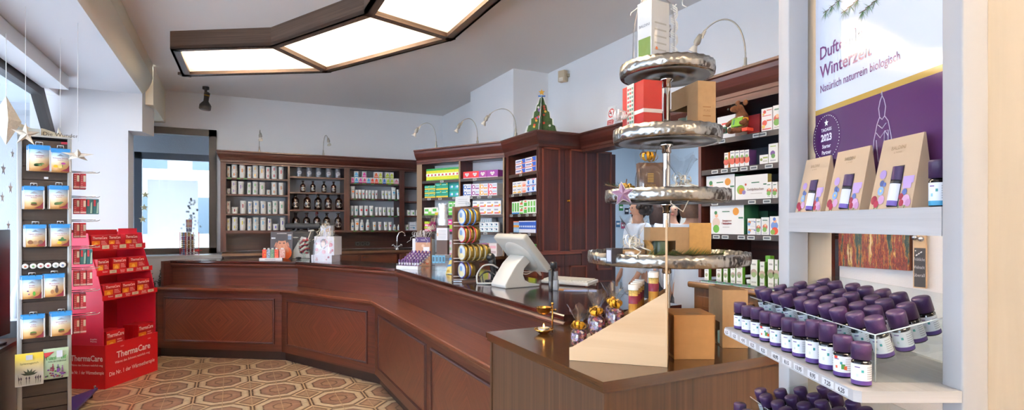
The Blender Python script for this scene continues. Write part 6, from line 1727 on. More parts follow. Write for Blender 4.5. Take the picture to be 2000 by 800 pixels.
m=MB();ribbon_bow(m,(0,0,70*s_),11*s_,mat('#e6dfd4',.4),12,9);m.build('bow',g3)
p=on_counter(862,527);s_=pxm(p);fr2=Frame((p.x,p.y),FACE-.2)
g4=thing('chocolate_box_stack','tall brown and white wrapped packet with crinkled silver top beside the brown rack','gift',fr2.pt(0,.018,ZT+2*E+30*s_),fr2.rot)
BRN=mat('#3e2619',.45,name='chocolate brown card');k=s_
m=MB();w=22*k;m.box(-w/2,w/2,0,.06,0,57*k,BRN);m.box(-w/2-.001,w/2+.001,-.001,.061,28*k,52*k,mat('#d9d8dc',.45))
for q in range(7):m.rect(-w*.34,w*.38,(31+2.6*q)*k,(31+2.6*q+.9)*k,-.0016,mat('#a8a6ac',.5))
m.rect(-w*.44,-w*.36,36*k,42*k,-.0016,mat('#d89a4a',.5));m.build('box',g4)
m=MB();m.box(-w/2-.012,-w/2+.02,.062,.09,0,77*k,mat('#e2dfda',.4));m.build('slim_box',g4)
SILV=mat('#d5d8dc',.25,metal=.5,name='crinkled silver wrap',bump=.9,bscale=70)
m=MB();n=18;rows_=[]
for j in range(9):
 f=j/8;z=(57+42*f)*k
 rows_.append([m.vert(((w*.45*(1-.1*f))*math.cos(2*PI*i/n)*(1+.12*math.sin(5*i+j*2)),.03+.03*math.sin(2*PI*i/n)*(1+.12*math.cos(4*i-j)),z+(.014*math.sin(i*2.3)if j==8 else 0)))for i in range(n)])
for a,b_ in zip(rows_,rows_[1:]):
 for i in range(n):j=(i+1)%n;m.face([a[i],a[j],b_[j],b_[i]],SILV,None,True)
m.build('silver_wrap',g4)
p=on_counter(862,527);s_=pxm(p);fr2=Frame((p.x,p.y),FACE-.2)
cs4=thing('acrylic_stand','clear acrylic stand with a row of blue cards left of the brown rack','stand',(p.x,p.y,ZT+E),fr2.rot)
w,h=40*s_,30*s_
m=MB();m.box(-w/2,w/2,0,.004,0,h,ACRYL);m.box(-w/2,w/2,.004,.035,0,.004,ACRYL);m.box(-w/2,w/2,.004,.10,h-.004,h,ACRYL);m.box(-w/2,w/2,.096,.10,0,h-.004,ACRYL);m.build('stand',cs4)
for i in range(4):
 m=MB();x=-w*.46+i*w*.17;m.box(x,x+w*.15,-.004,-.001,h*.45,h*.95,mat('#5a9cc0',.4));m.rect(x+w*.03,x+w*.11,h*.55,h*.85,-.0045,mat('#2a4a5e',.5));m.build('card',cs4)
p=on_counter(876,535);s_=pxm(p);fr2=Frame((p.x,p.y),FACE-.5)
o=thing('leaflet','yellow and blue slanting paper cone standing beside the brown rack','leaflet',(p.x,p.y,ZT+E),fr2.rot)
m=MB();k=s_;m.xz_prism([(-7*k,0),(7*k,2*k),(8*k,42*k)],0,.02,mat('#d9c06a',.5));m.build('paper',o)
m=MB();m.poly([(-3.4*k,-.0006,14*k),(7.2*k,-.0006,16*k),(7.4*k,-.0006,20*k),(-1.8*k,-.0006,18*k)],mat('#3f7fc0',.5));m.poly([(1*k,-.0006,27*k),(7.6*k,-.0006,28*k),(7.8*k,-.0006,33*k),(3*k,-.0006,32*k)],mat('#3f7fc0',.5));m.poly([(-5*k,-.0006,3*k),(3*k,-.0006,4*k),(2*k,-.0006,9*k),(-4*k,-.0006,8*k)],mat('#b08a2a',.5));m.build('print',o)
# brown rack of gold tins
p=on_counter(911,549.5);s_=pxm(p);fr2=Frame((p.x,p.y),FACE+.15);k=s_
tr_=thing('tin_rack','brown board rack with wire rails holding gold sweet tins on the counter','display rack',(p.x,p.y,ZT+E),fr2.rot)
BRD=wood('brown rack board','#3d261b','#573a2a',rough=.45,coat=.1)
w=54*k;hb=146*k
m=MB();m.box(-w/2,w/2,.06,.075,.0,hb,BRD,'z');m.build('back_board',tr_)
m=MB();m.box(-w/2,-w/2+.014,.0,.0595,.014,hb,BRD,'z');m.build('side_board',tr_)
m=MB();m.box(-w/2-.004,w/2,-.05,.0595,0,.0138,BRD,'x');m.rect(-w*.48,-w*.18,.003,.012,-.0503,mat('#a8c0d4',.4));m.build('base',tr_)
m=MB();m.xz_prism([(-22*k,hb),(8*k,hb+2*k),(8*k,hb+24*k),(-20*k,hb+20*k)],.064,.067,mat('#d3dae2',.35));
for q in range(3):m.poly([(-15*k,.0635,hb+(6+4*q)*k),(3*k,.0635,hb+(7+4*q)*k),(3*k,.0635,hb+(8+4*q)*k),(-15*k,.0635,hb+(7+4*q)*k)],mat('#a9b4c0',.5))
m.build('card',tr_)
m=MB();ribbon_bow(m,(6*k,.066,hb+4*k),9*k,mat('#dfe2e6',.3),5,3,False);m.build('bow',tr_)
def gold_tin(rim):
 o=thing('gold_tin','x','tin')
 GT=mat('#8d7434',.3,metal=.75,name='gold tin');r=17.5*k;th=10.5*k
 oc=[(r*math.cos(PI/6+i*PI/3),r*math.sin(PI/6+i*PI/3))for i in range(6)]
 def hexr(rr,ch=.28):
  pts=[]
  for i in range(6):
   a=Vector((rr*math.cos(PI/6+i*PI/3),rr*math.sin(PI/6+i*PI/3)))
   b1=Vector((rr*math.cos(PI/6+(i+1)*PI/3),rr*math.sin(PI/6+(i+1)*PI/3)));b0=Vector((rr*math.cos(PI/6+(i-1)*PI/3),rr*math.sin(PI/6+(i-1)*PI/3)))
   pts+=[a+(b0-a)*ch,a+(b0-a)*ch*.35+(b1-a)*0.0+(b1-a)*ch*.0,a+(b1-a)*ch]
   pts[-2]=(pts[-1]+pts[-3]+a)/3
  return pts
 m=MB();m.xz_prism([(q.x,q.y)for q in hexr(r)],0,th,GT,True);m.build('body',o)
 m=MB();m.xz_prism([(q.x,q.y)for q in hexr(r*1.02)],-.0016,.002,mat(rim,.35,metal=.2));m.build('rim',o)
 m=MB();m.tf(T(0,-.0022,0));hp=hexr(r*.88);m.poly([(q.x,0,q.y)for q in hp],mat('#cfd6de',.35));m.poly([(q.x*.9,-.0004,q.y*.9)for q in hp if q.x+q.y<r*.3],mat('#e3d6a8',.4));m.disc(-r*.1,r*.2,r*.3,-.0008,mat('#7f9fc8',.4),12);m.build('label',o)
 return o
trow=[(423.5,3,'#2f6fc0','blue rimmed','top'),(457.5,3,'#b02a3a','red rimmed','second'),(492.5,5,'#a8925a','gold rimmed','third'),(527,2,'#4a3f8a','violet rimmed','lowest')]
for py,n,rc,nm,rw in trow:
 z=ZT+(549.5-py)*k-.0
 pr=None
 for i in range(n):
  loc=fr2.pt(-w/2+17.5*k+i*10.0*k,-.022+i*.003,z)
  lab='%s gold sweet tin, %s on the %s rail of the brown rack'%(nm,nth(i,n),rw)
  e_=(RZ(fr2.rot-1.12)).to_euler()
  if pr is None:
   pr=gold_tin(rc);pr.location=loc;pr.rotation_euler=e_;tag(pr,lab,None,'gold tins on the brown rack')
  else:copy_thing(pr,loc,e_,lab)
 m=MB();zr=z-ZT-11*k;L_=w/2+(8*k if n>=3 else 0)
 m.tube([(-w/2+.004,.0,zr-.004),(-w/2+.006,-.048,zr),(L_,-.048,zr+.002)],.0022,CHROME,6);m.tube([(-w/2+.008,.058,zr-5*k),(-w/2+.008,-.03,zr-6.5*k),(L_-.02,-.03,zr-6.5*k)],.0022,CHROME,6);m.build('wire_rail',tr_)
 # till screen seen from behind
HOUS=mat('#b9b7ae',.38,name='grey beige housing');HOUS2=mat('#c9c8c2',.3,name='light grey housing')
P1=at_Y(962,462.5,3.75);P2=at_Y(1020,466.5,3.46);wv=(P2-P1);wv.z=0;wl=wv.length;ux=wv.normalized()
uy=Vector((-ux.y,ux.x,0));
P3=P2+uy*.208;
scr=thing('till_screen','grey till screen seen from behind on its curved foot on the counter','screen',((P1.x+P2.x)/2+uy.x*.06,(P1.y+P2.y)/2+uy.y*.06,ZT+E),math.atan2(ux.y,ux.x))
zt_=(P1.z+P2.z)/2-ZT
tl_=math.atan2(.208,.23)
m=MB();m.tf(T(0,-.06,zt_)@RX(tl_))
Lh=.31;m.rbox(-wl/2,wl/2,0,.05,-Lh,0,HOUS,.014,3);hb_=m.build('housing',scr)
m=MB();m.tf(T(0,-.06,zt_)@RX(tl_));m.box(-wl/2+.015,wl/2-.015,.0502,.0515,-Lh+.015,-.015,mat('#12141a',.12));m.build('screen',scr)
m=MB();m.tf(T(0,-.06,zt_)@RX(tl_)@T(0,0,-Lh*.55)@RX(PI/2));m.lathe([(.135,-.002),(.13,.006),(.09,.012),(0,.013)],30,HOUS);m.build('back_cover',scr)
m=MB();m.tf(T(0,-.06,zt_)@RX(tl_)@T(0,-.012,-Lh*.55)@RX(PI/2));m.lathe([(.03,0),(.03,.003),(0,.003)],20,mat('#c8c4a0',.4));m.build('badge',scr)
m=MB();prof=[(.02,.205),(-.04,.15),(-.105,.06),(-.13,.02),(-.125,0),(.09,0),(.145,.002),(.145,.012),(.07,.022),(.028,.045),(.012,.08),(.02,.12),(.055,.15),(.075,.17)]
f=[m.vert((-.085,y,z))for y,z in prof];g=[m.vert((.085,y,z))for y,z in prof];n=len(prof)
m.face(f[::-1],HOUS2);m.face(g,HOUS2)
for i in range(n):j=(i+1)%n;m.face([f[i],f[j],g[j],g[i]],HOUS2,None,True)
ft=m.build('foot',scr)
bv=ft.modifiers.new('round','BEVEL');bv.width=.008;bv.segments=2;bv.limit_method='ANGLE';bv.angle_limit=.6
p=on_counter(976,553);o=thing('handset','black curved handset standing behind the till screen','handset',(p.x-.02,p.y+.06,ZT+E),0)
s_=pxm(p);m=MB();m.tube([(0,0,0),(0,0,20*s_),(-2*s_,0,38*s_),(-5*s_,0,48*s_)],.02,BLACK,10,radii=[.022,.017,.024,.030]);m.sphere((-6*s_,0,50*s_),.032,BLACK,12,8);m.build('handle',o);m=MB();m.rbox(-.05,.05,-.04,.04,0,.02,BLACK,.006);m.build('cradle',o)
cb_=MB();p0=on_counter(932,555);s_=pxm(p0);o=thing('cable_bundle','grey and black cables looping on the counter left of the till screen','cables',(p0.x,p0.y,ZT+E),FACE)
k=s_
for j,(pts,r,c)in enumerate([([(0,0,.006),(-2*k,.03,18*k),(10*k,.05,36*k),(28*k,.06,38*k),(40*k,.08,30*k)],.006,'#b4b6b4'),([(0,0,.006),(16*k,-.02,.008),(30*k,-.02,.010)],.006,'#b4b6b4'),([(6*k,.02,.006),(4*k,.03,14*k),(18*k,.05,28*k),(38*k,.06,14*k)],.004,'#26282c'),([(12*k,.03,.005),(8*k,.04,20*k),(24*k,.06,24*k),(34*k,.06,.006)],.004,'#26282c')]):
 m=MB();q=[]
 for i in range(len(pts)-1):
  a,b_=Vector(pts[i]),Vector(pts[i+1])
  for f_ in range(5):q.append(tuple(a.lerp(b_,f_/5)))
 q.append(pts[-1])
 for _ in range(3):q=[q[0]]+[tuple((Vector(q[i-1])+Vector(q[i])*2+Vector(q[i+1]))/4)for i in range(1,len(q)-1)]+[q[-1]]
 m.tube(q,r,mat(c,.5),7);m.build('cable',o)
p0=on_counter(1020,545);o2=thing('cable_bundle','tangle of grey cables hanging under the till screen','cables',(p0.x+.03,p0.y+.10,ZT+E),FACE)
for j in range(4):
 m=MB();a=[(-.06+.02*j,0,.004),(-.02,.02*j,.05+.012*j),(.05,.0,.02+.02*j),(.12+.01*j,.02,.06),(.17,.01,.005)]
 q=[]
 for i in range(len(a)-1):
  for f_ in range(5):q.append(tuple(Vector(a[i]).lerp(Vector(a[i+1]),f_/5)))
 for _ in range(3):q=[q[0]]+[tuple((Vector(q[i-1])+Vector(q[i])*2+Vector(q[i+1]))/4)for i in range(1,len(q)-1)]+[q[-1]]
 m.tube(q,.004,mat('#9b9d9a',.5),6);m.build('cable',o2)
p=on_counter(1081,566.5);s_=pxm(p);k=s_
o=thing('hand_scanner','small black and grey scanner stand with round knob in front of the keyboard','scanner',(p.x,p.y,ZT+E),FACE-.2)
m=MB();m.rbox(-9*k,-1*k,-.02,.035,0,40*k,BLACK,.004);m.rbox(-8*k,-2*k,-.024,-.02,3*k,18*k,mat('#2a2c30',.3),.002);m.build('body',o)
m=MB();m.rbox(-1*k,9*k,-.015,.04,0,20*k,mat('#8a8c90',.35),.004);m.rbox(1*k,8*k,-.01,.03,20*k,37*k,mat('#6a6c70',.35),.004);m.build('holder',o)
m=MB();m.tf(T(0,.005,0));m.lathe([(3*k,37*k),(3*k,42*k),(6.6*k,43*k),(6.8*k,53*k),(5.8*k,55*k),(0,55.5*k)],18,BLACK);m.build('knob',o)
p=on_counter(1122,559);fr2=Frame((p.x,p.y),math.atan2(ux.y,ux.x)+.35)
kb=thing('keyboard','grey beige keyboard on the counter in front of the till screen','keyboard',(p.x,p.y,ZT+E),fr2.rot)
m=MB();m.tf(RX(.09));m.rbox(-.26,.10,0,.15,.006,.028,HOUS2,.005);m.build('body',kb)
m=MB();m.tf(RX(.09))
for r in range(5):
 for c in range(15):x=-.25+c*.0225;m.box(x,x+.019,.018+r*.024,.038+r*.024,.028,.035,mat('#d6d4cc',.45))
kk=m.build('keys',kb);kk['kind']='stuff'
for sx in(-.22,.06):
 m=MB();m.box(sx,sx+.03,.12,.135,0,.018,HOUS);m.build('foot',kb)
p=on_counter(1125,567);fr2=Frame((p.x,p.y),FACE-.35)
for nm,c,dx,dz,lb in(('orange','#c88a4a',-.05,0,'orange printed sheet lying on the counter beside the keyboard'),('blue','#8fa4d4',.03,.0008,'pale blue sheet lying on the counter end by the keyboard')):
 m=MB();m.box(-.1,.1,-.03,.06,0,.0006,mat(c,.5));o=m.build('paper_sheet');o.location=fr2.pt(dx,-.02 if nm=='blue' else .0,ZT+E+dz);o.rotation_euler=(0,0,fr2.rot+(.2 if nm=='blue' else 0));tag(o,lb,'paper')
 # four-tier hammered cake stand
def hammered():
 m=bpy.data.materials.new('hammered silver');m.use_nodes=True
 N,L=nt(m);b=N['Principled BSDF'];b.inputs['Base Color'].default_value=rgb('#aaa9a5');b.inputs['Metallic'].default_value=1;b.inputs['Roughness'].default_value=.27
 tc=N.new('ShaderNodeTexCoord');v=N.new('ShaderNodeTexVoronoi');v.inputs['Scale'].default_value=62;v.feature='SMOOTH_F1'
 L.new(tc.outputs['Object'],v.inputs['Vector']);bp=N.new('ShaderNodeBump');bp.inputs['Strength'].default_value=.5;bp.inputs['Distance'].default_value=.006
 L.new(v.outputs['Distance'],bp.inputs['Height']);L.new(bp.outputs['Normal'],b.inputs['Normal']);return m
HAM=hammered()
RINGS=mat('#8b8a86',.3,metal=1.0,name='spun tray underside')
SK=1.05;SY=2.0*SK
sx_,sy_=cx_((1302-CX)/F*SY,SY)
S0=Vector((sx_,sy_,BZ+.0006))
st=thing('cake_stand','four tier hammered silver cake stand on the walnut block','cake stand',S0)
ZB=S0.z
TI=[(r*SK,H+(a-H)*SK,H+(b_-H)*SK)for r,a,b_ in[(.166,1.978,2.020),(.190,1.742,1.789),(.219,1.526,1.571),(.282,1.308,1.351)]]
m=MB();m.lathe([(0,0),(.085,0),(.085,.008),(.05,.016),(.022,.03),(0,.03)],32,STEEL);m.build('base',st)
m=MB();m.lathe([(.0135,.02),(.0135,H+.675*SK-ZB)],20,CHROME);m.build('pole',st)
m=MB();m.lathe([(.0135,0),(.018,.004),(.017,.012),(.008,.016),(.016,.022),(.02,.034),(.016,.046),(0,.05)],18,CHROME,0,0,H+.672*SK-ZB);m.build('finial',st)
for r,z0,z1 in TI:
 m=MB();a,b_=z0-ZB,z1-ZB;n=96;h=b_-a
 prof=[(.0136,a+.008),(r*.93,a+.008),(r-.004,a+.010),(r-.003,b_-.002)]
 m.lathe([(.0136,a+.004),(r*.3,a+.003),(r*.3,a),(r*.55,a),(r*.56,a+.003),(r*.8,a+.002),(r*.9,a)],64,RINGS)
 rows=[]
 for rr,z in[(r*.9,a),(r-.004,a+.001),(r,a+.006),(r+.002,a+h*.5),(r,b_),(r-.004,b_),(r-.0045,a+.012),(.0136,a+.0095)]:
  rows.append([m.vert((rr*math.cos(2*PI*i/n),rr*math.sin(2*PI*i/n),z+(.0016*math.sin(i*2*PI*16/48)if z==b_ else 0)))for i in range(n)])
 for p,q in zip(rows,rows[1:]):
  for i in range(n):j=(i+1)%n;m.face([p[i],p[j],q[j],q[i]],HAM,None,True)
 m.build('tier',st)
 m=MB();m.lathe([(.0136,a-.04),(.018,a-.035),(.016,a-.018),(.024,a-.012),(.024,a+.0035),(.0136,a+.0035)],20,CHROME);m.build('collar',st)
zT=[z0+.0127 for r,z0,z1 in TI]
def on_tier(i,px,Y):
 Y*=SK;a,b_=cx_((px-CX)/F*Y,Y);return Vector((a,b_,zT[i]))
def wpx(Y):return Y/F
Y=1.94;k=wpx(Y)*SK;p=on_tier(0,1276,Y)
g=thing('gift_box','tall white gift box in clear wrap with curled ribbon on the top tier','gift',p,FACE+.55)
m=MB();hh=128*k;m.box(-.045,.045,-.035,.035,0,hh,mat('#e4e5e4',.4));
for q in range(5):m.rect(-.03,.03,hh*(.25+.1*q),hh*(.25+.1*q)+.006,-.0355,mat('#c3c2bc',.5))
m.disc(-.02,hh*.28,.006,-.036,mat('#d8702a',.5));m.tf(RZ(-PI/2));m.rect(-.03,.03,hh*.05,hh*.45,-.0455,mat('#7f9a4a',.5));m.text('BALDINI',0,-.0456,hh*.62,.010,mat('#555566',.5));m.build('box',g)
m=MB();m.tf(T(0,0,.001));cello_bag(m,.062,hh+.16,hh+.05,1.0,seed=3,sq=1);m.build('wrap',g)
m=MB();WR=mat('#f0eee8',.4,name='white ribbon')
for s_ in range(3):
 m.tube([(.06+.012*math.cos(i*.9+s_),-.045+.012*math.sin(i*.9+s_),hh*(1.0-i/34))for i in range(32)],.0022,WR,5)
ribbon_bow(m,(0,-.02,hh+.05),.07,WR,9,5);m.build('ribbon',g)
def corner_box(tier,pl,Yl,pc,Yc,pr):
 a,c=on_tier(tier,pl,Yl),on_tier(tier,pc,Yc);d=c-a;f=Frame((a.x,a.y),math.atan2(d.y,d.x));w=d.length;lo,hi=.02,.3
 for _ in range(30):
  mid=(lo+hi)/2
  if px_of(f.pt(w,mid,1.8))[0]<pr:lo=mid
  else:hi=mid
 return f,w,lo
f_,w_,dd_=corner_box(1,1216,2.0,1257,1.865,1293)
g=thing('red_gift_box','red gift box with patterned band and white bow on the second tier','gift',f_.pt(0,0,zT[1]),f_.rot)
RG=mat('#a6120c',.4,name='gift red');hh=H-(153-CY)*1.855*SK/F-zT[1]
m=MB();m.box(0,w_,0,dd_,0,hh,RG);m.build('box',g)
m=MB();m.box(-.001,w_+.001,-.001,dd_+.001,hh*.40,hh*.47,mat('#d9cfc6',.45));m.build('ribbon',g)
m=MB();m.tf(T(w_*.42,-.0012,0));m.box(-.024,.024,-.002,0,0,hh+.001,mat('#ded8c8',.5));m.tf(T(w_*.42,-.0036,0)@Matrix.Diagonal((1.15,1,hh/.162,1)))
for q in range(12):
 for c in range(3):m.rect(-.017+c*.013,-.007+c*.013,.004+q*.0128,.011+q*.0128,-.0004,mat(['#b04a4a','#5f8a76','#c0403a'][(c+q)%3 if c!=2 else 1],.5))
m.build('band',g)
m=MB();ribbon_bow(m,(.03,-.03,hh*.40),.038,mat('#efe9e4',.4),11,4,False);m.build('bow',g)
def window_box(name,lab,p,rot,w,d,h,win=True,cups=('#8a9682','#6d8a80')):
 g=thing(name,lab,'box',p,rot);m=MB()
 t=.002;x0,x1=-w/2,w/2
 if win:
  a,b_,c=x0+w*.0,x0+w*.62,h*.62
  m.box(x0,x1,0,t,c,h,KRAFT);m.box(b_,x1,0,t,0,c,KRAFT)
 else:m.box(x0,x1,0,t,0,h,KRAFT)
 m.box(x0,x1,d-t,d,0,h,KRAFT);m.box(x0,x0+t,t,d-t,c if win else 0,h,KRAFT);m.box(x1-t,x1,t,d-t,0,h,KRAFT);m.box(x0+t,x1-t,t,d-t,h-t,h,KRAFT);m.box(x0+t,x1-t,t,d-t,0,t,KRAFT)
 m.build('carton',g);return g
f_,w_,dd_=corner_box(1,1311,2.07,1363,1.89,1398);p=f_.pt(w_/2,0,zT[1])
kb_=window_box('kraft_gift_box','brown kraft gift box with cut-out window on the second tier',p,f_.rot,w_,dd_,H-(157-CY)*1.89*SK/F-zT[1])
m=MB();m.tf(T(w_/2+.0005,dd_/2,0)@RZ(PI/2));
for z in(.10,.068,.04):m.rect(-.016,.016,z,z+.004,0,mat('#8a6238',.6))
m.text('PURE',0,-.0002,.085,.008,mat('#8a6238',.6));m.build('print',kb_)
def cup(p,r,h,c,lab,white=None):
 o=thing('tea_cup_tin',lab,'cup',p);m=MB();m.lathe([(0,0),(r*.92,0),(r,.006),(r,h*.93),(r*.95,h),(0,h)],22,mat(c,.45));m.build('body',o)
 m=MB();m.tf(T(0,-r-.0006,h*.55));m.disc(0,0,r*.32,0,mat('#c8ccc0',.5));m.build('mark',o)
fq=Frame((kb_.location.x,kb_.location.y),kb_.rotation_euler.z)
for i,(t,c)in enumerate(((-.055,'#7d8a7c'),(.006,'#6f9088'))):cup(fq.pt(t,.035,p.z+.0026),.026,.085,c,'green grey tin in the window of the kraft box, %s'%['left hand','right hand'][i])
Y=1.89;k=wpx(Y);p=on_tier(2,1268,Y)
g=thing('coffee_bag','brown bag with gold lettering under cellophane and gold bow on the third tier','gift',p,FACE+.05)
CB_=mat('#5f4536',.45,name='brown bag paper');GP=mat('#c9a45a',.4,metal=.3,name='gold print');hh=.125
m=MB();m.xz_prism([(-.036,0),(.036,0),(.039,hh),(-.042,hh)],-.02,.02,CB_);m.build('bag',g)
m=MB()
for q in range(6):m.rect(-.012,.010,hh*(.45+.045*q),hh*(.45+.045*q)+.003,-.0206,GP)
m.text('CACAO',0,-.0206,hh*.33,.007,GP);m.rect(-.013,.013,hh*.24,hh*.26,-.0206,GP);m.rect(-.02,.02,hh*.08,hh*.10,-.0206,GP);m.build('lettering',g)
m=MB();m.box(.037,.050,-.005,.022,0,hh*1.02,mat('#4f382b',.5));m.build('side_card',g)
m=MB();m.tf(T(0,0,.0005));cello_bag(m,.050,hh+.06,hh+.012,.7,seed=8,sq=1);m.build('wrap',g)
m=MB();ribbon_bow(m,(-.01,-.02,hh+.012),.036,GOLDR,10,6,False,.009);m.build('bow',g)
Y=1.86;p=on_tier(2,1331,1.90)
g=thing('wrapped_jar','low brown jar in a tall clear bag with cream ribbon on the third tier','gift',p,FACE)
m=MB();m.lathe([(0,0),(.036,0),(.04,.004),(.04,.026),(.037,.03)],24,mat('#4a3a38',.3));m.build('jar',g)
m=MB();m.lathe([(.0375,.03),(.040,.031),(.040,.038),(0,.039)],24,mat('#a97a4e',.5));m.build('lid',g)
m=MB();m.tf(T(0,0,.0005));cello_bag(m,.048,.15,.06,1.15,seed=5);m.build('bag',g)
m=MB();ribbon_bow(m,(-.01,-.03,.058),.040,CREAMR,8,15);m.tube([(-.03,-.05,.05),(-.055,-.06,.02),(-.06,-.075,-.02),(-.02,-.082,-.05),(.0,-.08,-.01),(.03,-.06,.04)],.0022,CREAMR,5);m.build('ribbon',g)
GRN=mat('#4a6b2c',.6,name='fir needles');GRN2=mat('#38581f',.6,name='dark fir needles');BRK=mat('#4f3d28',.8,name='twig bark')
def fir(lab,p,rot,L,spread=.045,n=150,seed=1,stem=0.0,up=.012,name='fir_sprig'):
 o=thing(name,lab,'fir branch',p,rot);rnd=random.Random(seed);m=MB()
 m.tube([(-L/2-stem,0,.006+stem*.55),(-L/2,0,.007),(0,0,.008),(L/2,.004,up)],.0035,BRK,6);m.build('twig',o)
 m=MB()
 for k in range(n):
  f=rnd.random();x=-L/2+L*f;a=rnd.uniform(-1.3,4.4);l=spread*rnd.uniform(.6,1.05)*(1-.35*f)
  d=Vector((.75,math.cos(a),max(-.05,math.sin(a))*.9)).normalized()*l;c=Vector((x,0,.008+(up-.008)*f));s_=Vector((-d.y,d.x,0)).normalized()*.0011
  m.poly([c-s_,c+s_,c+d],GRN if k%3 else GRN2);m.poly([c+s_,c-s_,c+d+Vector((0,0,.0005))],GRN if k%3 else GRN2)
 nd=m.build('needles',o);nd['kind']='stuff';return o
p=on_tier(2,1196,1.98);p.z=TI[2][2]+.001;fir('fir sprig sticking over the left rim of the third tier',p+Vector((.03,0,.0)),FACE+PI-.1,.10,.032,110,3,0,.02)
p=on_tier(2,1306,1.93);fir('tiny fir sprig by the pole on the third tier',p+Vector((-.015,-.03,.012)),FACE+1.2,.05,.022,60,6)
p=on_tier(2,1222,1.93);o=thing('gold_flower','crumpled gold glitter flower behind the violet star on the third tier','ornament',p,FACE)
m=MB();rnd=random.Random(3)
for q in range(16):
 a,el=rnd.uniform(0,6.28),rnd.uniform(.1,1.3);d=Vector((math.cos(a)*math.cos(el)*1.15,math.sin(a)*math.cos(el)*.6,math.sin(el)))*.036;s_=d.cross(Vector((0,0,1))).normalized()*.012;c=Vector((0,0,.022))
 m.poly([c,c+d*.6+s_,c+d,c+d*.6-s_],mat('#9c7a33',.4,metal=.6));m.sphere(c+d*.8,.009,mat('#a58238',.4,metal=.6),7,5)
m.lathe([(0,0),(.02,0),(.014,.03),(0,.034)],10,mat('#9c7a33',.4,metal=.6));m.tube([(0,0,.05),(.004,0,.072)],.0018,mat('#7a4a2a',.5),5);m.build('petals',o)
o=thing('violet_star','violet fabric star ornament hanging on the rim of the third tier','star',on_tier(2,1216,1.80)+Vector((0,0,.010)),FACE-.15)
m=MB();pts=star_pts(.040,.017,5,PI/2+.12);VI=mat('#8d6a8c',.5,name='violet fabric');ids=[m.vert((x,0,z))for x,z in pts];f=m.vert((0,-.012,0));b_=m.vert((0,.006,0))
for i in range(10):j=(i+1)%10;m.face([ids[i],ids[j],f],VI if i%2 else mat('#a588a2',.5));m.face([ids[j],ids[i],b_],VI)
m.build('body',o)
m=MB();q=[(x,-.0005,z)for x,z in star_pts(.042,.0185,5,PI/2+.12)];m.tube(q+[q[0]],.0012,mat('#e6dfe4',.5),5);m.build('edge',o)
Y=1.835;k=wpx(Y)
o=thing('dark_box','small dark grey box at the left of the lowest tier','box',on_tier(3,1200,Y),FACE+.5);m=MB();m.box(-.024,.024,-.016,.016,0,.052,mat('#3c3a42',.4));m.tf(RZ(-PI/2));m.rect(-.012,.012,.006,.046,-.0245,mat('#b9bcc6',.5));m.build('carton',o)
p=on_tier(3,1238,Y);g=thing('jar_gift','wooden lidded grey jar in a clear bag with cream bow on the lowest tier','gift',p,FACE)
m=MB();m.lathe([(0,0),(.036,0),(.038,.004),(.038,.034)],24,mat('#5b5a62',.25));m.build('jar',g);m=MB();m.lathe([(.0385,.034),(.0385,.044),(.037,.046),(0,.046)],24,mat('#b98a52',.5));m.build('lid',g)
m=MB();m.tf(T(0,0,.0005));cello_bag(m,.045,.155,.075,1.0,seed=12);m.build('bag',g);m=MB();ribbon_bow(m,(-.01,-.02,.066),.042,CREAMR,12,22);m.build('bow',g)
m=MB();m.tf(RX(.9)@T(.02,-.02,.02));m.box(-.022,.03,-.001,.001,.03,.058,mat('#e3dcd4',.5));m.build('tag',g)
p=on_tier(3,1303,1.885)
kb_=window_box('kraft_gift_box','brown kraft gift box with green cup in its window on the lowest tier',p+Vector((-.02,-.04,0)),FACE+.12,.150,.06,.125)
fq=Frame((kb_.location.x,kb_.location.y),kb_.rotation_euler.z)
o=thing('green_cup','dark green cup standing in the window of the lower kraft box','cup',fq.pt(-.025,.033,p.z+.0026));m=MB();m.lathe([(0,0),(.026,0),(.028,.005),(.028,.07),(.026,.074),(0,.074)],24,mat('#41523f',.35));m.build('body',o)
o=thing('kraft_carton','tall golden kraft box standing right of the windowed one, lowest tier','box',fq.pt(.098,-.02,p.z),kb_.rotation_euler.z-.5);m=MB();m.box(-.036,.036,0,.03,0,.140,mat('#b98846',.7,noise=.12));m.build('carton',o)
p=on_tier(3,1287,1.79);o=MB();o.lathe([(.045,0),(.05,0),(.05,.005),(.045,.005)],24,mat('#c39a5c',.5),0,0,0);o.tf(T(0,0,0));q=thing('wooden_arch','curved pale wood piece leaning beside the jar gift','ornament',on_tier(3,1266,1.84),FACE+.4)
m=MB();A_=[(.0,0),(.012,0),(.016,.03),(.012,.06),(-.004,.078),(-.014,.08),(.0,.06),(.004,.03)];m.xz_prism(A_,-.012,.012,mat('#c39a5c',.5));m.build('body',q)
fir('fir branch lying left of centre on the lowest tier',on_tier(3,1287,1.775)+Vector((0,0,.022)),FACE+.05,.10,.042,170,11)
fir('fir branch lying in front of the kraft box on the lowest tier',on_tier(3,1322,1.770)+Vector((0,0,.022)),FACE-.1,.08,.042,120,12)
fir('long fir branch with pale cut stem on the right of the lowest tier',on_tier(3,1374,1.80)+Vector((0,0,.022)),FACE,.14,.044,300,13,.035)
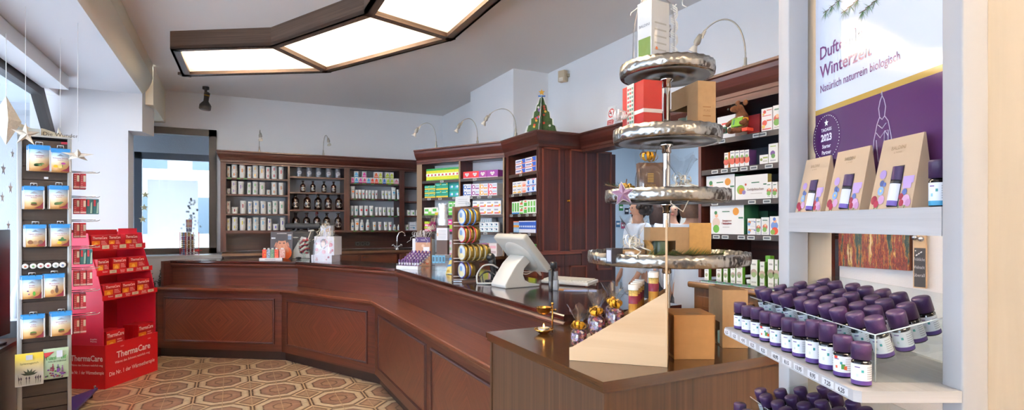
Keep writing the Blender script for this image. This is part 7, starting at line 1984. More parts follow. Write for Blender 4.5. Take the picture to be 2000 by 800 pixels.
# on the walnut block
BZ1=BZ+.0006
A=at_z(1112,703,BZ);B=at_z(1302,717,BZ);d=Vector((B.x-A.x,B.y-A.y));FW=Frame((A.x,A.y),math.atan2(d.y,d.x));WL=d.length
wb=thing('birch_display_box','pale birch sloping display box for potpourri bags on the walnut block','display box',(A.x,A.y,BZ1),FW.rot)
zl,zr,ztop=FW.z(1112,676)-BZ1,FW.z(1299,571)-BZ1,FW.z(1302,428)-BZ1
WD=.15
for y in(0,WD-.006):
 m=MB();m.xz_prism([(0,0),(WL-.004,0),(WL-.004,zr),(.012,zl),(0,zl-.004)],y,y+.006,BIRCH);m.build('side_panel',wb)
m=MB();m.box(WL-.004,WL+.002,0,WD,0,zr+.01,BIRCH,'z');m.box(WL-.004,WL+.002,0,.04,zr+.01,ztop,BIRCH,'z');m.build('back_board',wb)
m=MB();m.box(.0,WL-.004,.006,WD-.006,0,.005,BIRCH,'x');m.build('floor_board',wb)
for f in(.0,.165,.36,.56,.76):
 x=WL*f;z=zl+(zr-zl)*f-.004;m=MB();m.box(x+.001,x+.006,.006,WD-.006,.005,max(.02,z*.45),BIRCH,'z');m.build('divider',wb)
def potpourri():
 m=bpy.data.materials.new('dried petals');m.use_nodes=True;N,L=nt(m);b=N['Principled BSDF'];b.inputs['Roughness'].default_value=.5
 tc=N.new('ShaderNodeTexCoord');v=N.new('ShaderNodeTexVoronoi');v.inputs['Scale'].default_value=120;L.new(tc.outputs['Object'],v.inputs['Vector'])
 sp=N.new('ShaderNodeSeparateColor');L.new(v.outputs['Color'],sp.inputs[0]);rp=N.new('ShaderNodeValToRGB');rp.color_ramp.interpolation='CONSTANT'
 st_=[(0,'#4a2c28'),(.2,'#7a5a8a'),(.36,'#8a3a3a'),(.5,'#b98a5a'),(.62,'#5a3a5a'),(.76,'#d8c0b0'),(.86,'#6a3a2a'),(.94,'#b04a5a')]
 while len(rp.color_ramp.elements)<len(st_):rp.color_ramp.elements.new(.5)
 for e,(p,c)in zip(rp.color_ramp.elements,st_):e.position=p;e.color=rgb(c)
 L.new(sp.outputs[0],rp.inputs[0]);L.new(rp.outputs[0],b.inputs['Base Color']);bp=N.new('ShaderNodeBump');bp.inputs['Strength'].default_value=1;bp.inputs['Distance'].default_value=.006;L.new(v.outputs['Distance'],bp.inputs['Height']);L.new(bp.outputs[0],b.inputs['Normal']);return m
POT=potpourri()
def pot_bag(lab,t,y,z,r,h,seed,tilt=0.0):
 o=thing('potpourri_bag',lab,'gift bag',FW.pt(t,y,BZ1+z),0,'potpourri bags in the birch box');o.rotation_euler=(0,tilt,FW.rot)
 m=MB();n=20;rnd=random.Random(seed);rows=[]
 for k_,f in((0,0),(.85,.02),(1,.2),(1.0,.6),(.9,.85),(.55,.98),(0,1)):
  rows.append([m.vert((r*k_*math.cos(2*PI*i/n)*(1+.06*rnd.uniform(-1,1)),r*.72*k_*math.sin(2*PI*i/n)*(1+.06*rnd.uniform(-1,1)),h*f))for i in range(n)])
 for p,q in zip(rows,rows[1:]):
  for i in range(n):j=(i+1)%n;m.face([p[i],p[j],q[j],q[i]],POT,None,True)
 m.build('petals',o)
 m=MB();m.tf(Matrix.Diagonal((1,.8,1,1)));cello_bag(m,r*1.12,h*2.15,h*1.12,1.25,seed=seed);m.build('cellophane',o)
 m=MB();ribbon_bow(m,(0,-.012,h*1.12),r*1.0,GOLDR,11,seed,False,.009);m.build('bow',o)
 return o
def slz(t):return zl+(zr-zl)*t/WL
for lab,px,y,dz,r,h,sd in(('potpourri bag with gold bow at the low front end of the birch box',1131,.05,-.025,.027,.062,4),('potpourri bag with gold bow, second along the birch box',1167,.05,-.022,.026,.068,9),('potpourri bag with gold bow, third along the birch box',1203,.05,-.022,.027,.060,14),('potpourri bag in the rear row of the birch box',1163,.125,-.01,.026,.062,21),('potpourri bag in the rear row behind the third one',1197,.125,-.012,.026,.060,25)):
 t=FW.t(px,y);pot_bag(lab,t,y,max(.006,slz(t)+dz),r,h,sd)
def salt_tube(lab,t,y,z,h,r=.0155,burg=True):
 o=thing('bath_salt_tube',lab,'tube',FW.pt(t,y,BZ1+z),FW.rot,'bath salt tubes in the birch box')
 m=MB();m.lathe([(0,0),(r*.97,0),(r,.003),(r,h*.42),(0,h*.42)],20,mat('#b07f33',.35,metal=.35,name='gold label'));m.lathe([(r,h*.42),(r,h*.66),(0,h*.66)],20,mat('#7d1f3a',.45));m.build('label',o)
 m=MB();m.lathe([(r*.98,h*.66),(r*.98,h*.84),(0,h*.84)],20,mat('#c7a65a',.6,noise=.5,nscale=300,name='gold grains'));m.build('filling',o)
 m=MB();m.lathe([(r*1.06,h*.84),(r*1.08,h*.99),(r*.95,h),(0,h)],22,mat('#e9e6e0',.4));m.lathe([(r,h*.8),(r*1.06,h*.84)],20,GLASS);m.build('cap',o)
for i,lb in enumerate(('nearest','second','third','farthest')):
 y=.028+i*.036;t=FW.t(1237,.028)+.004*i;salt_tube('bath salt tube with white cap, %s in the row of the birch box'%lb,t,y,slz(t)-.022,.105)
for y,lb in((.05,'gold bath salt tube standing highest against the birch back board'),(.105,'gold bath salt tube behind the highest one by the back board')):t=FW.t(1276,.05);salt_tube(lb,t,y,slz(t)-.02,.105)
p=at_z(1062,651,BZ);k=pxm(p);o=thing('tealight_warmer','small brass oil warmer with burning tea light on the walnut block','candle holder',(p.x,p.y,BZ1),FACE)
BRS=mat('#b58a44',.25,metal=1,name='aged brass');m=MB()
m.lathe([(0,0),(8*k,0),(8*k,.002),(9*k,2*k),(19*k,9*k),(19.5*k,9*k),(10*k,1.5*k),(0,3*k)],28,BRS)
for q in range(12):a=q*PI/6;m.sphere((17.5*k*math.cos(a),17.5*k*math.sin(a),8.6*k),1.6*k,BRS,8,6)
m.build('dish',o)
m=MB();m.tube([(17*k,0,2*k),(17*k,0,56*k)],1.6*k,BRS,8);m.sphere((17*k,0,58*k),3*k,BRS);m.tube([(10*k,0,46*k),(22*k,0,46*k)],1.5*k,BRS,8);m.sphere((23*k,0,46*k),2.2*k,BRS);m.build('post',o)
m=MB();m.lathe([(0,38*k),(9*k,38.5*k),(14*k,44*k),(15*k,51*k),(15.8*k,52*k),(14*k,51*k),(12*k,45*k),(0,42*k)],28,BRS);m.build('bowl',o)
q=thing('tea_light','burning tea light in the brass warmer','candle',(p.x,p.y,BZ1+3.3*k),FACE)
m=MB();m.lathe([(0,0),(11*k,0),(11.5*k,8.5*k),(11*k,8.5*k),(10.5*k,7*k)],24,mat('#c9c6c0',.25,metal=.9));m.build('cup',q);m=MB();m.lathe([(10.6*k,7*k),(0,7.4*k)],24,mat('#e8d8b0',.4));m.build('wax',q)
m=MB();m.lathe([(0,7.5*k),(1.8*k,10*k),(1.5*k,13*k),(0,17*k)],10,emis('#ffb650',9,'candle flame'));m.build('flame',q)
p0=at_z(1316,702,BZ);p1=at_z(1397,702,BZ);d=Vector((p1.x-p0.x,p1.y-p0.y));f_=Frame((p0.x,p0.y),math.atan2(d.y,d.x));w=d.length;h=f_.z(1350,615)-BZ1
o=thing('cardboard_box','square brown cardboard box beside the birch box on the walnut block','box',(p0.x,p0.y,BZ1),f_.rot)
KR2=mat('#a87a48',.75,name='orange kraft board',noise=.06,nscale=30)
m=MB();m.box(.002,w-.002,.002,.15,0,h-.004,KR2);m.build('body',o);m=MB();m.box(0,w,0,.152,h-.004,h,KR2);m.box(.0,.002,0,.152,.012,h-.004,mat('#7d5226',.8));m.box(w-.002,w,0,.152,.012,h-.004,mat('#7d5226',.8));m.disc(0,0,.0,0,KR2)if False else None
m.build('lid',o);m=MB();m.poly([(w*.55+.028*math.cos(i*PI/8),.03+.014*math.sin(i*PI/8),h+.0006)for i in range(16)],mat('#c9a67a',.15));m.build('seal',o)
p0=at_z(1411,679,BZ);p1=at_z(1461,679.5,BZ);d=Vector((p1.x-p0.x,p1.y-p0.y));f_=Frame((p0.x,p0.y),math.atan2(d.y,d.x));w=d.length;h=f_.z(1430,566)-BZ1
o=thing('kraft_window_box','tall kraft box with side window behind the white oil shelf','box',(p0.x,p0.y,BZ1),f_.rot)
m=MB();m.box(0,w,0,.002,0,h,KRAFT);m.box(w-.002,w,.002,.16,0,h,KRAFT);m.box(0,w-.002,.158,.16,0,h,KRAFT);m.box(.002,w-.002,.002,.158,h-.002,h,KRAFT);m.box(.002,w-.002,.002,.158,0,.002,KRAFT);m.box(0,.002,.002,.158,h*.42,h,KRAFT);m.box(0,.002,.002,.03,0,h*.42,KRAFT);m.build('carton',o)
m=MB();m.lathe([(0,.0),(.022,.0),(.024,.004),(.024,.045),(0,.047)],18,mat('#8ab8a8',.3));q=m.build('green_tin');q.location=f_.pt(.030,.07,BZ1+.0026);tag(q,'pale green tin inside the tall kraft box window','tin')
# stock of the shelf unit on the right
R=[z+.0008 for z in RS]
def rbox(name,key,px0,px1,pyt,sh,y,d,base,prints,lab,group=None,texts=(),side=None,z=None,pyb=None):
 z=R[sh]if z is None else z;t0,t1=FR.t(px0,y),FR.t(px1,y);h=FR.z((px0+px1)/2,pyt,y)-z
 return pack(name,key,t1-t0-.001,d,h,base,prints,texts,label=lab,group=group,fr=FR,t=(t0+t1)/2,y=y,z=z,side=side)
GT_='#2f6a4a';PIC=[('disc',.22,.42,.16,'#c84a3a'),('disc',.22,.6,.10,'#e8b08a'),('disc',.2,.22,.14,'#5a8a3a'),('disc',.24,.75,.08,'#3a7a4a')]
SM=[('disc',.5,.45,.16,'#b8584a'),('disc',.45,.3,.14,'#6a9a4a'),('disc',.55,.55,.08,'#e0b08a'),(.2,.8,.8,.86,'#6a8a76'),(.2,.8,.08,.12,'#a0a8a0')]
W0='#e6e5e2'
rbox('herbal_box','tb0',1401,1436,226,0,.03,.10,W0,[(.25,.75,.62,.7,'#c0504a'),(.4,.9,.3,.42,'#d8c06a')],'white herbal box behind the teddy bear on the top shelf')
rbox('red_box','tb1',1440,1484,226,0,.14,.06,'#a0202a',[(0,1,0,.22,'#d84a2a')],'red box behind the teddy bear on the top shelf')
for i,(z0,pyt)in enumerate(((None,228.5),(1,211))):
 hh=FR.z(1498,228.5,.02)-R[0]
 rbox('herbal_box','tb2%d'%i,1487,1508.5,pyt,0,.02,.08,W0,[('disc',.3,.6,.2,'#c8564a'),(.1,.9,.12,.2,'#d05a5a'),('disc',.2,.35,.14,'#e0c06a'),(.5,.95,.7,.8,'#c06a5a')],'%s of two small white boxes right of the teddy bear'%['lower','upper'][i],'small boxes on the top shelf, right unit',z=None if i==0 else R[0]+hh+.0005)
rbox('herbal_box','tb3',1509.5,1526,205,0,.02,.08,W0,SM,'upright white box at the right end of the teddy bear shelf',side='#b03a4a')
S2=[('disc',.5,.4,.22,'#c05a4a'),('disc',.5,.62,.1,'#7a9a5a'),(.15,.85,.84,.9,'#8a8a9a')]
rbox('herbal_box','s21',1414.5,1422.5,298,1,.02,.06,'#e6e0d8',S2,'slim white box with orange side on the second shelf, right unit',side='#c8762a')
rbox('herbal_box','s21b',1422.8,1425.5,297,1,.022,.055,'#c8762a',[(0,1,.1,.2,'#b0601a')],'narrow orange box next to the slim white one on the second shelf')
for i,(a,b_)in enumerate(((1426,1435),(1435.4,1444.2),(1444.8,1454),(1454.4,1463))):rbox('herbal_box','s22',a,b_,294.5-i*.8,1,.02,.06,W0,S2,'white box with small picture, %s of four on the second shelf'%nth(i,4),'four picture boxes, second shelf',side='#5a3a7a')
rbox('herbal_box','s23',1483.5,1500.5,302,1,.02,.07,W0,[('disc',.2,.5,.16,'#8a9a4a'),(.4,.95,.6,.75,'#a0b060'),(.4,.9,.25,.35,'#b0b0a0')],'low white box with green print on the second shelf',side='#9ab04a')
rbox('herbal_box','s24',1501,1519.5,280,1,.02,.07,W0,[('disc',.45,.5,.14,'#6a4a8a'),('disc',.5,.36,.12,'#5a8a4a'),(.2,.8,.84,.88,'#9ab04a'),(.2,.8,.1,.16,'#a8a8b0')],'upright white box with violet figure on the second shelf')
BIG=lambda:[('disc',.19,.40,.17,'#d8c0b0'),('disc',.19,.18,.14,'#5f9a3a'),('disc',.2,.64,.07,'#e0a888'),('disc',.18,.74,.065,'#3f7a4a'),('disc',.78,.77,.13,'#d08a2c'),(.38,.60,.76,.79,GT_),(.42,.66,.44,.48,'#a08078'),(.4,.66,.34,.38,'#8a4a4a'),(.86,.99,.53,.58,GT_),(.4,.6,.23,.25,'#b0a8a0')]
TXT=lambda t,s=.10:[(t,.52,.36,s,'#6a5048')]
rbox('tea_box','g1',1379.5,1435,342,2,.03,.10,W0,[('disc',.18,.62,.09,'#e0a888'),('disc',.17,.72,.09,'#3f7a4a'),('disc',.16,.4,.2,'#7a9ac0'),('disc',.77,.72,.14,'#d08a2c'),(.38,.62,.7,.74,GT_),(.86,.99,.5,.56,GT_)],'large white gift box with round orange window on the third shelf',side=GT_)
rbox('tea_box','g2',1436,1499.5,341.5,2,.02,.03,W0,[('disc',.18,.42,.2,'#8ab04a'),('disc',.2,.36,.13,'#c8762a'),('disc',.28,.3,.09,'#8a7ab0'),('disc',.34,.62,.05,'#c0503a'),(.52,.76,.66,.70,GT_),(.88,.99,.56,.61,GT_),(.5,.85,.22,.24,'#b0a8a0')],'white gift box lettered Goldplätzchen with sleeping figure on the third shelf',texts=[('Goldplätzchen',.64,.36,.10,'#6a5048')],side='#b8b06a')
for i,(a,b_)in enumerate(((1497,1507),(1508.5,1518.5))):rbox('herbal_box','s25',a,b_,355,2,.005,.03,W0,SM,'slim white box, %s of two right of the sleeping figure box'%['left','right'][i],'slim boxes, third shelf')
rbox('tea_box','g3',1387,1453,400,3,.02,.12,W0,BIG(),'largest white gift box lettered Brust Wickel on the lowest shelf',texts=[('Brust',.47,.42,.075,'#8a4a4a'),('Wickel',.47,.33,.075,'#8a4a4a')],side=GT_)
rbox('tea_box','g4',1454,1500,412,3,.16,.08,'#1f4a34',[(.4,.55,.55,.65,'#8ab09a')],'dark green gift box standing at the back of the lowest shelf')
hq=(FR.z(1468,426,.02)-R[3])/2
for i in(0,1):
 pack('herbal_box','s26',FR.t(1476,.02)-FR.t(1460,.02),.08,hq-.0008,W0,[('disc',.25,.5,.22,'#c87a3a'),('disc',.2,.3,.2,'#5a8ac0'),(.4,.9,.6,.7,'#a0a0a8'),(.8,1,.5,.6,'#2f5a9a')],label='%s of two stacked white boxes on the lowest shelf'%['lower','upper'][i],group='stacked boxes, lowest shelf',fr=FR,t=(FR.t(1460,.02)+FR.t(1476,.02))/2,y=.02,z=R[3]+i*hq)
rbox('herbal_box','s27',1476.8,1486,427.5,3,.02,.07,W0,SM,'slim white box between stacked boxes and larger one, lowest shelf',side='#2f5a9a')
rbox('herbal_box','s28',1486.6,1502.4,424,3,.02,.07,W0,SM,'medium white box with brown figure on the lowest shelf',side='#2f5a9a')
rbox('herbal_box','s29',1503.5,1524,422,3,.02,.07,W0,[('disc',.45,.5,.22,'#6a8ac8'),('disc',.5,.74,.1,'#e0a888'),('disc',.45,.85,.09,'#4a6ab0'),('disc',.5,.22,.2,'#c8482a'),('disc',.3,.16,.14,'#7a9a3a')],'white box with blue capped figure at the right end, lowest shelf',side='#2f5a9a')
zc=RWT+.0006
xs=[(1376,1384,524),(1399,1409,523),(1413,1421,522),(1427,1436,519),(1438,1450,517),(1466,1479,507),(1484,1493,511),(1500,1511,506),(1513,1519,507)]
for i,(a,b_,t)in enumerate(xs):
 y=-.13;h=FR.z((a+b_)/2,t,y)-zc
 pack('cosmetic_box','sk%d'%i,FR.t(b_,y)-FR.t(a,y),.022,h,'#e9e7e0',[(.2,.8,.8,.86,'#a8a8a0'),('disc',.5,.52,.14,'#b09a8a'),('disc',.5,.45,.1,'#8aa06a'),(.15,.85,.14,.2,'#b8b4aa')],label='white and green skin care box, %s in the row on the brown worktop'%nth(i,len(xs)),group='skin care boxes',fr=FR,t=(FR.t(a,y)+FR.t(b_,y))/2,y=y,z=zc,side='#4f8a2a')
 if i in(2,4,5):pack('cosmetic_box','skb%d'%i,.03,.03,h*1.15,'#4f8a2a',[(.0,.1,0,1,'#3a701a')],label='green box standing behind the skin care row, %s of three'%{2:'left',4:'middle',5:'right'}[i],group='green boxes',fr=FR,t=FR.t(b_+5,y),y=y+.06,z=zc)
o=thing('cream_jar','small white cream jar with green base in the skin care row','jar',FR.pt(FR.t(1459.5,-.13),-.11,zc));m=MB();m.lathe([(0,0),(.015,0),(.016,.002),(.016,.014)],16,mat('#3f5a4a',.4));m.lathe([(.016,.014),(.016,.02)],16,WHITE);m.build('base',o);m=MB();m.lathe([(.017,.02),(.017,.033),(0,.034)],16,WHITE);m.build('lid',o)
o=thing('price_rail','clear price rail with green edged cards along the brown worktop','price rail',FR.pt(0,-.19,zc),FR.rot);t0=FR.t(1368,-.19)
m=MB();m.box(t0,t0+.50,0,.03,0,.003,mat('#dfe6e2',.3));m.build('rail',o)
for i in range(9):
 m=MB();x=t0+.01+i*.054;m.box(x,x+.05,-.001,.022,.0032,.012,mat('#3fa06a',.4));m.box(x+.003,x+.047,-.0016,.019,.005,.0125,mat('#5a6468',.3));m.build('card',o)
 # teddy bear sitting on the edge of the top shelf
FURM=mat('#6f452b',.95,name='brown plush',noise=.35,nscale=120,bump=1.0,bscale=500)
t,Y=FR.hit(1452,.0);k=Y/F*.87
tb=thing('teddy_bear','brown teddy bear with green book sitting on the top shelf edge','toy',FR.pt(t,-.01,R[0]+3*k),FR.rot)
def skin_body(name,verts,edges,parent,mt,sub=2):
 me=bpy.data.meshes.new(name);me.from_pydata([v[:3]for v in verts],edges,[])
 o=bpy.data.objects.new(name,me);COL.objects.link(o);o.parent=parent
 sk=o.modifiers.new('skin','SKIN');sk.use_smooth_shade=True
 for i,v in enumerate(verts):
  s_=me.skin_vertices[0].data[i];r=v[3];s_.radius=(r,r if len(v)<5 else v[4]);s_.use_root=(i==0)
 o.modifiers.new('sub','SUBSURF').levels=sub;o.modifiers['sub'].render_levels=sub
 me.materials.append(mt);return o
u=k
V=[(0,.012,12*u,12*u),(0,.010,26*u,12.5*u),(0,.004,38*u,8*u),(-2*u,-.006,46*u,9*u),(-4*u,-.012,57*u,14*u),(-7*u,-.045,53*u,8*u),(-10*u,-.065,51*u,5*u),(-12*u,-.01,33*u,5.5*u),(-24*u,-.025,27*u,5.2*u),(-33*u,-.035,18*u,5.5*u),(12*u,-.01,33*u,5.5*u),(19*u,-.03,24*u,5.4*u),(11*u,-.055,17*u,5.5*u),(-7*u,-.02,8*u,7*u),(-12*u,-.05,4*u,6.5*u),(-15*u,-.075,5*u,7.6*u),(9*u,-.02,8*u,7*u),(7*u,-.055,3*u,6.5*u),(2*u,-.08,4*u,8*u)]
Ed=[(0,1),(1,2),(2,3),(3,4),(4,5),(5,6),(2,7),(7,8),(8,9),(2,10),(10,11),(11,12),(0,13),(13,14),(14,15),(0,16),(16,17),(17,18)]
skin_body('body',V,Ed,tb,FURM,2)
for x,z in((9,67),(-12,69)):m=MB();m.sphere((x*u,.0,z*u),6.5*u,FURM,12,8,(1,.5,1));m.build('ear',tb)
m=MB();m.sphere((-11*u,-.078,52*u),3*u,BLACK,8,6,(1,.6,.8));m.build('nose',tb)
for x in(-10,1):m=MB();m.sphere((x*u,-.054 if x<0 else-.05,60*u),1.7*u,BLACK,8,6);m.build('eye',tb)
for x,y in((-15,-.0985),(2,-.104)):m=MB();m.tf(T(x*u,y,4.5*u));m.disc(0,0,5*u,0,mat('#2d1a12',.9));m.build('foot_pad',tb)
m=MB();m.tf(T(-1*u,.0,41*u)@RX(.2));m.lathe([(9.5*u,-2*u),(10.5*u,0),(9.5*u,2*u)],18,mat('#a8203f',.7));m.build('scarf',tb)
m=MB();m.tf(T(0,-.045,13*u)@RX(-.25));m.box(-14*u,14*u,-.006,.006,0,20*u,mat('#6fa62c',.6,noise=.12,nscale=200));m.rect(-10*u,-5*u,4*u,17*u,-.0065,mat('#2a6a4a',.6));m.box(-2*u,12*u,.001,.005,20*u,23*u,mat('#d9d4cc',.6));m.build('book',tb)
m=MB();m.tf(T(16*u,-.02,28*u));m.lathe([(6*u,-3*u),(6.4*u,0),(6*u,3*u)],14,mat('#e0a01c',.7));m.build('cuff',tb)
m=MB();m.tf(T(-31*u,-.05,2*u));m.rbox(-6*u,5*u,-.006,.006,0,15*u,mat('#1f5a4a',.7),.002);m.build('pouch',tb)
m=MB();m.sphere((-6*u,-.03,14*u),5*u,mat('#2f55b0',.6),10,8,(1.2,.6,.7));m.build('patch',tb)
m=MB();m.box(16*u,30*u,-.05,.0,0,7*u,mat('#d2402a',.6));m.build('cushion',tb)
# white oil display unit in the right foreground (lens-aligned: X right, Y away)
RQ=FACE
def cam_pt(X,Y,z):a,b_=cx_(X,Y);return Vector((a,b_,z))
ou=thing('oil_display_unit','white glazed pine display unit with purple oil bottles in the right foreground','display unit',cam_pt(0,0,0),RQ)
XA,XB,YN,YFAR=.676,.787,.83,1.352
for nm,x0,x1,y0,y1 in(('post',XA,.716,YN,YN+.04),('post',XA,.725,YFAR,YFAR+.052)):
 m=MB();m.rbox(x0,x1,y0,y1,0,2.35,PINE,.003);m.v=m.v;m.build(nm,ou)
bpy.data.objects.remove(ou.children[0])if False else None
BEI=wood('pale pine side board','#a39c90','#aca599',rough=.6,coat=0,sv=22)
m=MB();m.box(.7161,XB,YN+.006,YN+.026,0,2.35,BEI,'z');m.build('end_panel',ou)
m=MB();m.box(.7251,XB,YFAR+.01,YFAR+.03,0,2.35,BEI,'z');m.build('end_panel',ou)
m=MB();m.box(XA,XB,YN+.0405,YFAR-.0005,1.431,1.4775,PINE,'y');m.build('upper_shelf',ou)
def shelf_plate(z):
 m=MB();P=[(.517,.838),(.525,.83),(.6755,.83),(.6755,.8705),(XB,.8705),(XB,1.351),(.6755,1.351),(.525,1.351),(.517,1.343)]
 m.prism(P,z-.0175,z,PINE);m.build('shelf',ou)
ZS1,ZS2=1.199,.958
shelf_plate(ZS1);shelf_plate(ZS2)
for x in(.62,.70):m=MB();m.box(x,x+.03,1.30,1.345,0,ZS2-.018,PINE,'z');m.build('leg',ou)
PRC=['6,25','6,25','4,95','8,25','8,25','10,95','8,15','13,95','8,95','7,25','6,25']
FE=Frame(cx_(.517,1.343),RQ-PI/2)
m=MB();mI=(T(.517,1.343,0)@RZ(-PI/2))
m.tf(mI)
PX=[1420,1435,1452,1470,1491,1515,1537,1560,1588,1617,1644]
for s_,px in zip(PRC,PX):t=FE.t(px);m.rect(t-.017,t+.017,ZS1-.0145,ZS1-.003,-.0004,mat('#d4d6da',.6))
m.build('price_strip',ou)
m=MB();m.tf(mI)
for s_,px in zip(PRC,PX):m.text(s_,FE.t(px),-.0008,ZS1-.0125,.0072,mat('#2b2b33',.6),.02,.026)
m.build('price_lettering',ou)
FQ=Frame(cx_(.742,1.351),RQ-PI/2);mQ=T(.742,1.351,0)@RZ(-PI/2)
po=thing('poster','purple and white winter fragrance poster above the shelf of paper bags','poster',cam_pt(.742,1.351,0),RQ-PI/2)
sz=lambda px,py:(FQ.t(px),FQ.z(px,py))
PL=YFAR-.872
def gloss(c,nm):return mat(c,.06,coat=.5,name=nm)
m=MB();m.box(.0,PL,.0,.004,1.478,2.34,gloss('#d9dfec','poster white'));m.build('sheet',po)
zb0=(sz(1586,230)[1]+sz(1879,124)[1])/2;zb1=(sz(1586,221)[1]+sz(1879,109)[1])/2
m=MB();m.rect(.0,PL,1.478,zb0,-.0004,gloss('#54305f','poster purple'));m.rect(0,PL,zb0,zb1,-.0006,gloss('#bb9a4e','poster gold'));m.build('colour_fields',po)
TXP=gloss('#7a3f74','poster text')
m=MB()
def ptext(s_,px0,py,px1,c,bold,hfac):
 t0,z0=sz(px0,py);t1=FQ.t(px1);m.text(s_,t0,-.0009,z0,hfac,c,bold,t1-t0,'l')
ptext('Duftende',1602,118,1692,TXP,.01,.030);ptext('Winterzeit',1602,154,1706,TXP,.01,.030);ptext('Natürlich naturrein biologisch',1603,182,1758,TXP,.0,.0185)
m.build('lettering',po)
t0,z0=sz(1615,268);rb_=(FQ.t(1642)-FQ.t(1587))/2
m=MB();m.disc(t0,z0,rb_,-.0009,gloss('#4a1f58','badge purple'),36)
for i in range(44):a=i*2*PI/44;m.disc(t0+rb_*.88*math.cos(a),z0+rb_*.88*math.sin(a),rb_*.022,-.0012,WHITE,6)
m.build('badge',po)
m=MB();m.poly([(t0+x,-.0013,z0+rb_*.58+z)for x,z in star_pts(rb_*.15,rb_*.065)],WHITE)
for s_,z,h_ in(('TAOASIS',.25,.13),('2023',-.13,.27),('Starter',-.42,.15),('Partner',-.67,.15)):m.text(s_,t0,-.0013,z0+rb_*z,rb_*h_,mat('#e4dcea',.3),.02 if s_!='2023' else .04,rb_*1.5)
m.build('badge_lettering',po)
t0,z0=sz(1724,300);k=(FQ.t(1744)-FQ.t(1705))/40;LW=mat('#cfc3d6',.4)
m=MB()
def stroke(pts,r=.9):m.tube([(t0+x*k,-.0012,z0+z*k)for x,z in pts],r*k*.6,LW,5)
stroke([(-20,-10),(-17,20),(-10,42),(-5,50),(-7,62),(-4,72),(0,78),(4,72),(7,62),(5,50),(12,42),(18,20),(21,-10)]);stroke([(-5,50),(0,46),(5,50)]);stroke([(-12,30),(-4,22),(6,30),(12,22)]);stroke([(-8,40),(0,34),(8,40)]);stroke([(4,10),(5,30),(12,30),(12,8)]);stroke([(-12,20),(-8,-10)]);stroke([(0,78),(0,84),(-2,80)]);m.build('line_figure',po)
m=MB();rnd=random.Random(5)
for q in range(9):
 px,py=1614+q*12,22-(q%3)*10;t1,z1=sz(px,py)
 for i in range(26):
  a=rnd.uniform(-2.6,.2)if i%2 else rnd.uniform(2.4,4.4);l=rnd.uniform(.015,.03);m.poly([(t1-.0008,-.0008-i*.00001,z1),(t1+.0008,-.0008-i*.00001,z1),(t1+l*math.cos(a),-.0008-i*.00001,z1+l*math.sin(a))],gloss(['#5f7f5a','#7f9a78','#486a48'][i%3],'printed fir'))
 m.rect(t1-.012,t1+.012,z1-.001,z1+.001,-.0012,gloss('#6a5a48','printed twig'))
pf=m.build('fir_picture',po);pf['kind']='stuff'
a,b_=sz(1846,75),sz(1879,66);m=MB();m.rect(a[0],PL,a[1]-.004,a[1]+.05,-.0009,gloss('#6d3348','box print'));m.rect(a[0],PL,a[1]+.05,2.2,-.0009,gloss('#d8d6de','box print white'));m.rect(a[0],PL,a[1]+.05,a[1]+.054,-.0011,gloss('#c99a3a','box gold'));m.disc(a[0]+.02,a[1]+.085,.016,-.0012,gloss('#c8643a','fruit'),12);m.disc(a[0]+.012,a[1]+.072,.009,-.0013,gloss('#4a7a3a','leaf'),10);m.text('TAOASIS',(a[0]+PL)/2,-.0012,a[1]+.022,.009,WHITE,.01,.03);m.build('box_picture',po)
# oil bottles
GLB=mat('#120d10',.1,coat=.5,name='dark oil bottle glass')
CAPP=mat('#38204a',.42,name='purple screw cap',bump=.15,bscale=600)
LABW=mat('#dfe2e8',.5,name='oil label white')
_OB={}
def oil(h,kind=0):
 k=(round(h,4),kind)
 if k in _OB:return copy_thing(_OB[k],(0,0,0))
 o=thing('oil_bottle','x','bottle');r=.0142;hb=h*.60
 m=MB();m.lathe([(r*.85,0),(r*.97,.0012),(r*.97,hb*.92),(r*.8,hb),(r*.62,hb*1.02),(r*.62,hb*1.08)],24,GLB);m.build('bottle',o)
 m=MB();m.lathe([(r*.66,hb*1.02),(r*.98,hb*1.03),(r*1.0,h-.004),(r*.97,h-.0015),(r*.88,h),(0,h)],28,CAPP);m.build('cap',o)
 m=MB();n=26;z0,z1,z2=.0025,hb*.22,hb*.86;R=r*.985
 lc=mat('#4c2f78',.5,name='violet label band')if kind!=2 else mat('#3f93bc',.5,name='blue label band')
 m.lathe([(R,z0),(R,z1)],n,lc);m.lathe([(R,z1),(R,z2)],n,LABW)
 def patch(a0,a1,z0,z1,mt,R2):
  for i in range(4):
   u,v=a0+(a1-a0)*i/4,a0+(a1-a0)*(i+1)/4
   m.poly([(R2*math.sin(u),-R2*math.cos(u),z0),(R2*math.sin(v),-R2*math.cos(v),z0),(R2*math.sin(v),-R2*math.cos(v),z1),(R2*math.sin(u),-R2*math.cos(u),z1)],mt)
 R2=R*1.006
 patch(-.22,.02,hb*.54,hb*.64,mat('#2f8a8a',.5),R2)
 for q in range(6):patch(.35,1.15,hb*(.30+.085*q),hb*(.33+.085*q),mat('#a9abb4',.5),R2)
 patch(-.9,-.35,hb*.72,hb*.76,mat('#6a4a8a',.5),R2);patch(-.75,-.5,hb*.37,hb*.48,mat(['#c2cec6','#d0603a','#8ac0dc'][kind],.5),R2)
 if kind==1:patch(-.95,-.5,hb*.76,hb*.86,mat('#d8432a',.5),R2*1.002);patch(-.1,.3,hb*.35,hb*.55,mat('#4a8a3a',.5),R2*1.002);patch(.2,.5,hb*.33,hb*.48,mat('#e0602a',.5),R2*1.002)
 m.build('label',o);_OB[k]=o;return o
fx=[1445.5,1461,1479,1497,1518,1541,1563,1590,1617,1646,1682]
hs=[.0635,.0615,.065,.0635,.067,.0655,.0655,.0776,.0795,.0676,.066]
